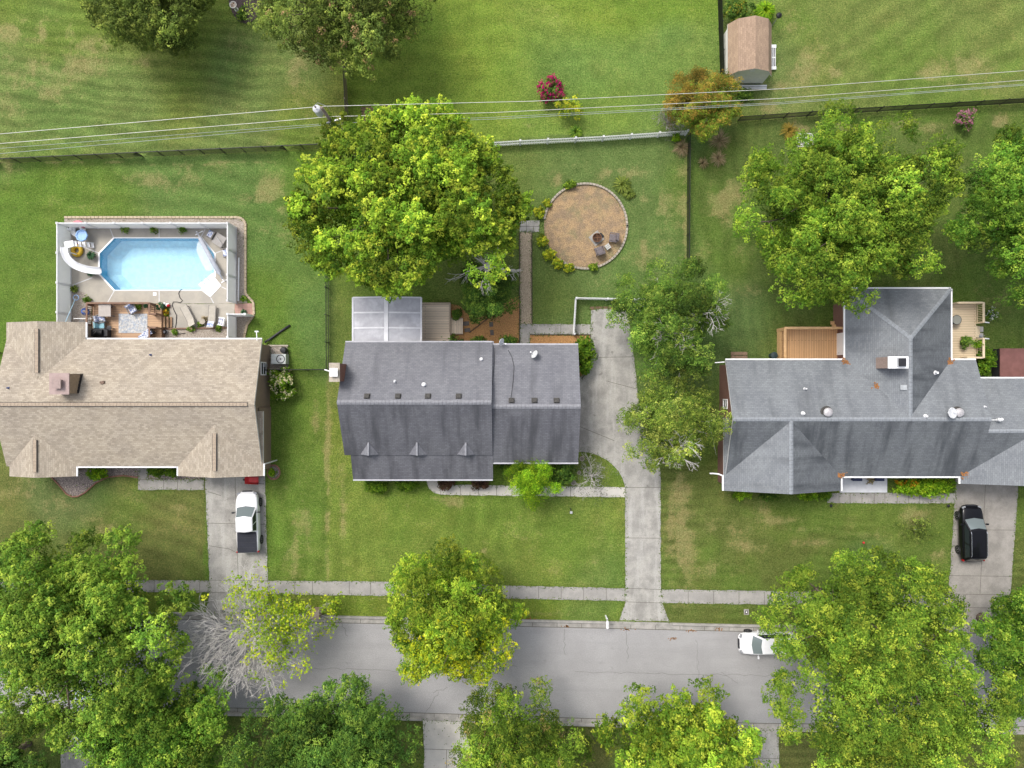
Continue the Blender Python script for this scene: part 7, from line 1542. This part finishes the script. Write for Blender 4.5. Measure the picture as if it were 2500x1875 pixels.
q = P(2335, 781, 1.4); t = thing('bistro_table', (q.x, q.y, .75), 'round glass-topped metal table on the tan deck', 'table'); MB().lathe((0, 0, 0), [(.36, .68), (.38, .70), (.36, .72), (.02, .72)], 22).build('tabletop', glass_dark('table_glass', (.22, .22, .19), .15), t, local=True); b = MB(); torus(b, (0, 0, .70), .38, .025, k=6); b.build('rim', BLACK, t, local=True)
for i in range(3): MB().tube([(.05*math.cos(i*2.1), .05*math.sin(i*2.1), .68), (.3*math.cos(i*2.1), .3*math.sin(i*2.1), 0)], .02, 6).build('leg', BLACK, t, local=True)
q = P(2326, 783, 1.2); chair('black metal chair tucked beside the round glass table', 2325, 783, R(-90), BLACK, None, .75, None, BLACK, .7)
potted('dark leafy potted shrub on the tan deck', 2340, 836, .50, .7, 'dark', 540, None, BLACKP, .75, blade=False, n=260)
q = P(2361, 828, 1); t = thing('flower_pot', (q.x, q.y, .75), 'empty white pot on the tan deck by the stairs', 'pot'); MB().lathe((0, 0, 0), [(.10, 0), (.16, .28), (.17, .3), (.14, .3), (.12, .1)], 16).build('vessel', WHITE, t, local=True); MB().lathe((0, 0, .0), [(.2, 0), (.2, .03)], 16).build('saucer', WHITE, t, local=True)
shrub('flowering_shrub', 'bright yellow-green plant hanging over the tan deck rail', 2386, 840, 9, 8, 1.7, 'lime', 541, .1, 500)
for i, (u, v) in enumerate(((2394, 804), (2394, 820))): q = P(u, v, .1); tag(MB().box((q.x, q.y, .05), (.5, .45, .08)).build('paver', CONC_L, bevel=.02), ['upper', 'lower'][i]+' square paver at the foot of the tan deck stairs', 'paver', 'pavers by the tan deck stairs')
q = P(2395, 820, .3); t = thing('watering_can', (q.x, q.y, .09), 'small grey watering can at the foot of the tan deck stairs', 'watering can'); MB().lathe((0, 0, 0), [(.12, 0), (.12, .2), (.08, .24)], 14).build('can', GREYM, t, local=True); MB().tube([(.1, 0, .06), (.24, 0, .22), (.30, 0, .25)], .022, 6).build('spout', GREYM, t, local=True); MB().tube([(-.1, 0, .2), (-.2, 0, .18), (-.12, 0, .04)], .014, 6).build('handle', GREYM, t, local=True)
q = P(1967, 341, .3); t = thing('wooden_pallet', (q.x, q.y, 0), 'whitewashed slatted pallet lying above the right-hand light green tree', 'pallet'); WW = mat('whitewashed_wood', (.62, .61, .58), (.5, .49, .46), 4, .8); b = MB()
for i in range(7): b.box((0, -.52+i*.175, .20), (1.35, .10, .03))
b.build('slats', WW, t, local=True)
for x in (-.6, -.2, .2, .6): MB().box((x, 0, .215 if abs(x) < .5 else .10), (.07, 1.15, .03 if abs(x) < .5 else .16)).build('runner', WW, t, local=True)
q = P(578, 24); t = thing('bird_bath', (q.x, q.y, 0), 'white stone bird bath in the dark mulch bed at the top edge', 'bird bath'); MB().lathe((0, 0, 0), [(.18, 0), (.16, .05), (.08, .1), (.07, .6), (.14, .66), (.29, .74), (.30, .80), (.25, .80), (.2, .76)], 22).build('pedestal', mat('bath_stone', (.62, .60, .55), (.52, .50, .46), 4, .8), t, smooth=False, local=True); MB().lathe((0, 0, .765), [(.235, 0), (.02, .012)], 22).build('water', mat('muddy_water', (.15, .08, .045), None, 3, .2), t, local=True)
a, c = P(1884, 64, 0), P(1903, 36, 1.75); t = thing('post_lamp', (a.x, a.y, 0), 'black round lamp on a thin post beside the grass clump behind the shed', 'lamp'); MB().tube([(0, 0, 0), (c.x-a.x, c.y-a.y, 1.6)], .03, 8).build('post', GREYM, t, local=True); MB().lathe((c.x-a.x, c.y-a.y, 1.55), [(.05, 0), (.22, .04), (.24, .1), (.2, .2), (.08, .28), (.03, .33)], 16).build('lamp_head', BLACK, t, local=True)
# porch of the right-hand house
for i, (u, lb) in enumerate(((2092, 'left dark bench slat seat under the white porch eave'), (2146, 'right dark bench seat under the white porch eave'))):
    q = P(u, 1168, .5); t = thing('porch_bench', (q.x, q.y, .2), lb, 'bench', 'dark benches on the white porch'); nb_ = mat('navy_paint', (.03, .04, .10), None, 4, .5); MB().box((0, 0, .42), (.75, .4, .05)).build('seat', nb_, t, local=True); MB().box((0, .18, .65), (.75, .05, .4)).build('backrest', nb_, t, local=True)
    for s_ in (-1, 1): MB().box((s_*.33, 0, .2), (.05, .36, .4)).build('leg', nb_, t, local=True)
potted('dried brown plant pot between the benches on the white porch', 2121, 1171, .25, .35, 'straw', 550, None, DARKM, .2, blade=False, n=60)
# lawn litter
lv = random.Random(9)
for i, (u, v) in enumerate(((1384, 1529), (1530, 1537), (1755, 1535), (1690, 1540), (1645, 1560), (1290, 1512))):
    b = MB(); 
    for k in range(14): q = P(u+lv.gauss(0, 6), v+lv.gauss(0, 2), .015); b.box(q, (.10, .06, .008), lv.random()*3)
    tag(b.build('fallen_leaves', mat('dead_leaves', (.30, .14, .05), (.2, .10, .04), 8, .95)), kind='stuff', label='brown fallen leaves gathered along the gutter')

# ragged grass along the edges of the paving and tufts over the lawns (uncountable)
rg = np.random.default_rng(77)
E = np.array([(p.x, p.y) for p in EDGES]); E = E[(np.abs(E[:, 0]) < 45) & (np.abs(E[:, 1]) < 34)]
ed = np.repeat(E, 9, axis=0)+rg.normal(size=(len(E)*9, 2))*.10
nl_ = 26000; la = np.stack([rg.uniform(-44, 44, nl_), rg.uniform(-33, 33, nl_)], 1)
allp = np.concatenate([ed, la]); uu = allp[:, 0]*F/H+1250; vv = -allp[:, 1]*F/H+937.5
bad = (inpoly(uu, vv, [(165, 525), (625, 525), (625, 850), (165, 850)]) | inpoly(uu, vv, [(498, 1090), (660, 1090), (660, 1500), (498, 1500)]) | ((vv > 1498+(uu-470).clip(0)*.024) & (vv < 1765+(uu-1430)*.02))
       | inpoly(uu, vv, [(1318, 450), (1540, 450), (1540, 660), (1318, 660)]) | inpoly(uu, vv, [(1265, 535), (1300, 535), (1300, 860), (1265, 860)]) | inpoly(uu, vv, [(1440, 755), (1540, 755), (1612, 1140), (1612, 1520), (1528, 1520), (1528, 1190), (1500, 1140), (1410, 1100), (1410, 925), (1440, 880)])
       | inpoly(uu, vv, [(2318, 1170), (2484, 1170), (2466, 1490), (2316, 1490)]) | ((vv > 1419+(uu-1000).clip(0)*.024) & (vv < 1447+(uu-900).clip(0)*.024)) | inpoly(uu, vv, [(1060, 1184), (1526, 1190), (1526, 1213), (1060, 1207)]))
isl = np.arange(len(allp)) >= len(ed)
pool_zone = inpoly(uu, vv, [(170, 545), (575, 545), (625, 735), (625, 772), (600, 830), (170, 850)])
allp = allp[~((bad & isl) | pool_zone)]
k = len(allp); c3 = np.concatenate([allp, rg.uniform(.02, .06, (k, 1))], 1)
vs = leaf_arrays(c3, unit(rg.normal(size=(k, 3))*.5+np.array([0, 0, .8])), rg.uniform(.05, .13, k), rg)
cl = np.array([(.10, .17, .035), (.14, .21, .045), (.19, .23, .07), (.075, .15, .03)])[rg.integers(0, 4, k)]*rg.uniform(.8, 1.15, (k, 1))
o = leaf_object('grass_tufts', vs, cl, None); tag(o, kind='stuff', label='tufts of green grass scattered over the lawns and along paving edges')
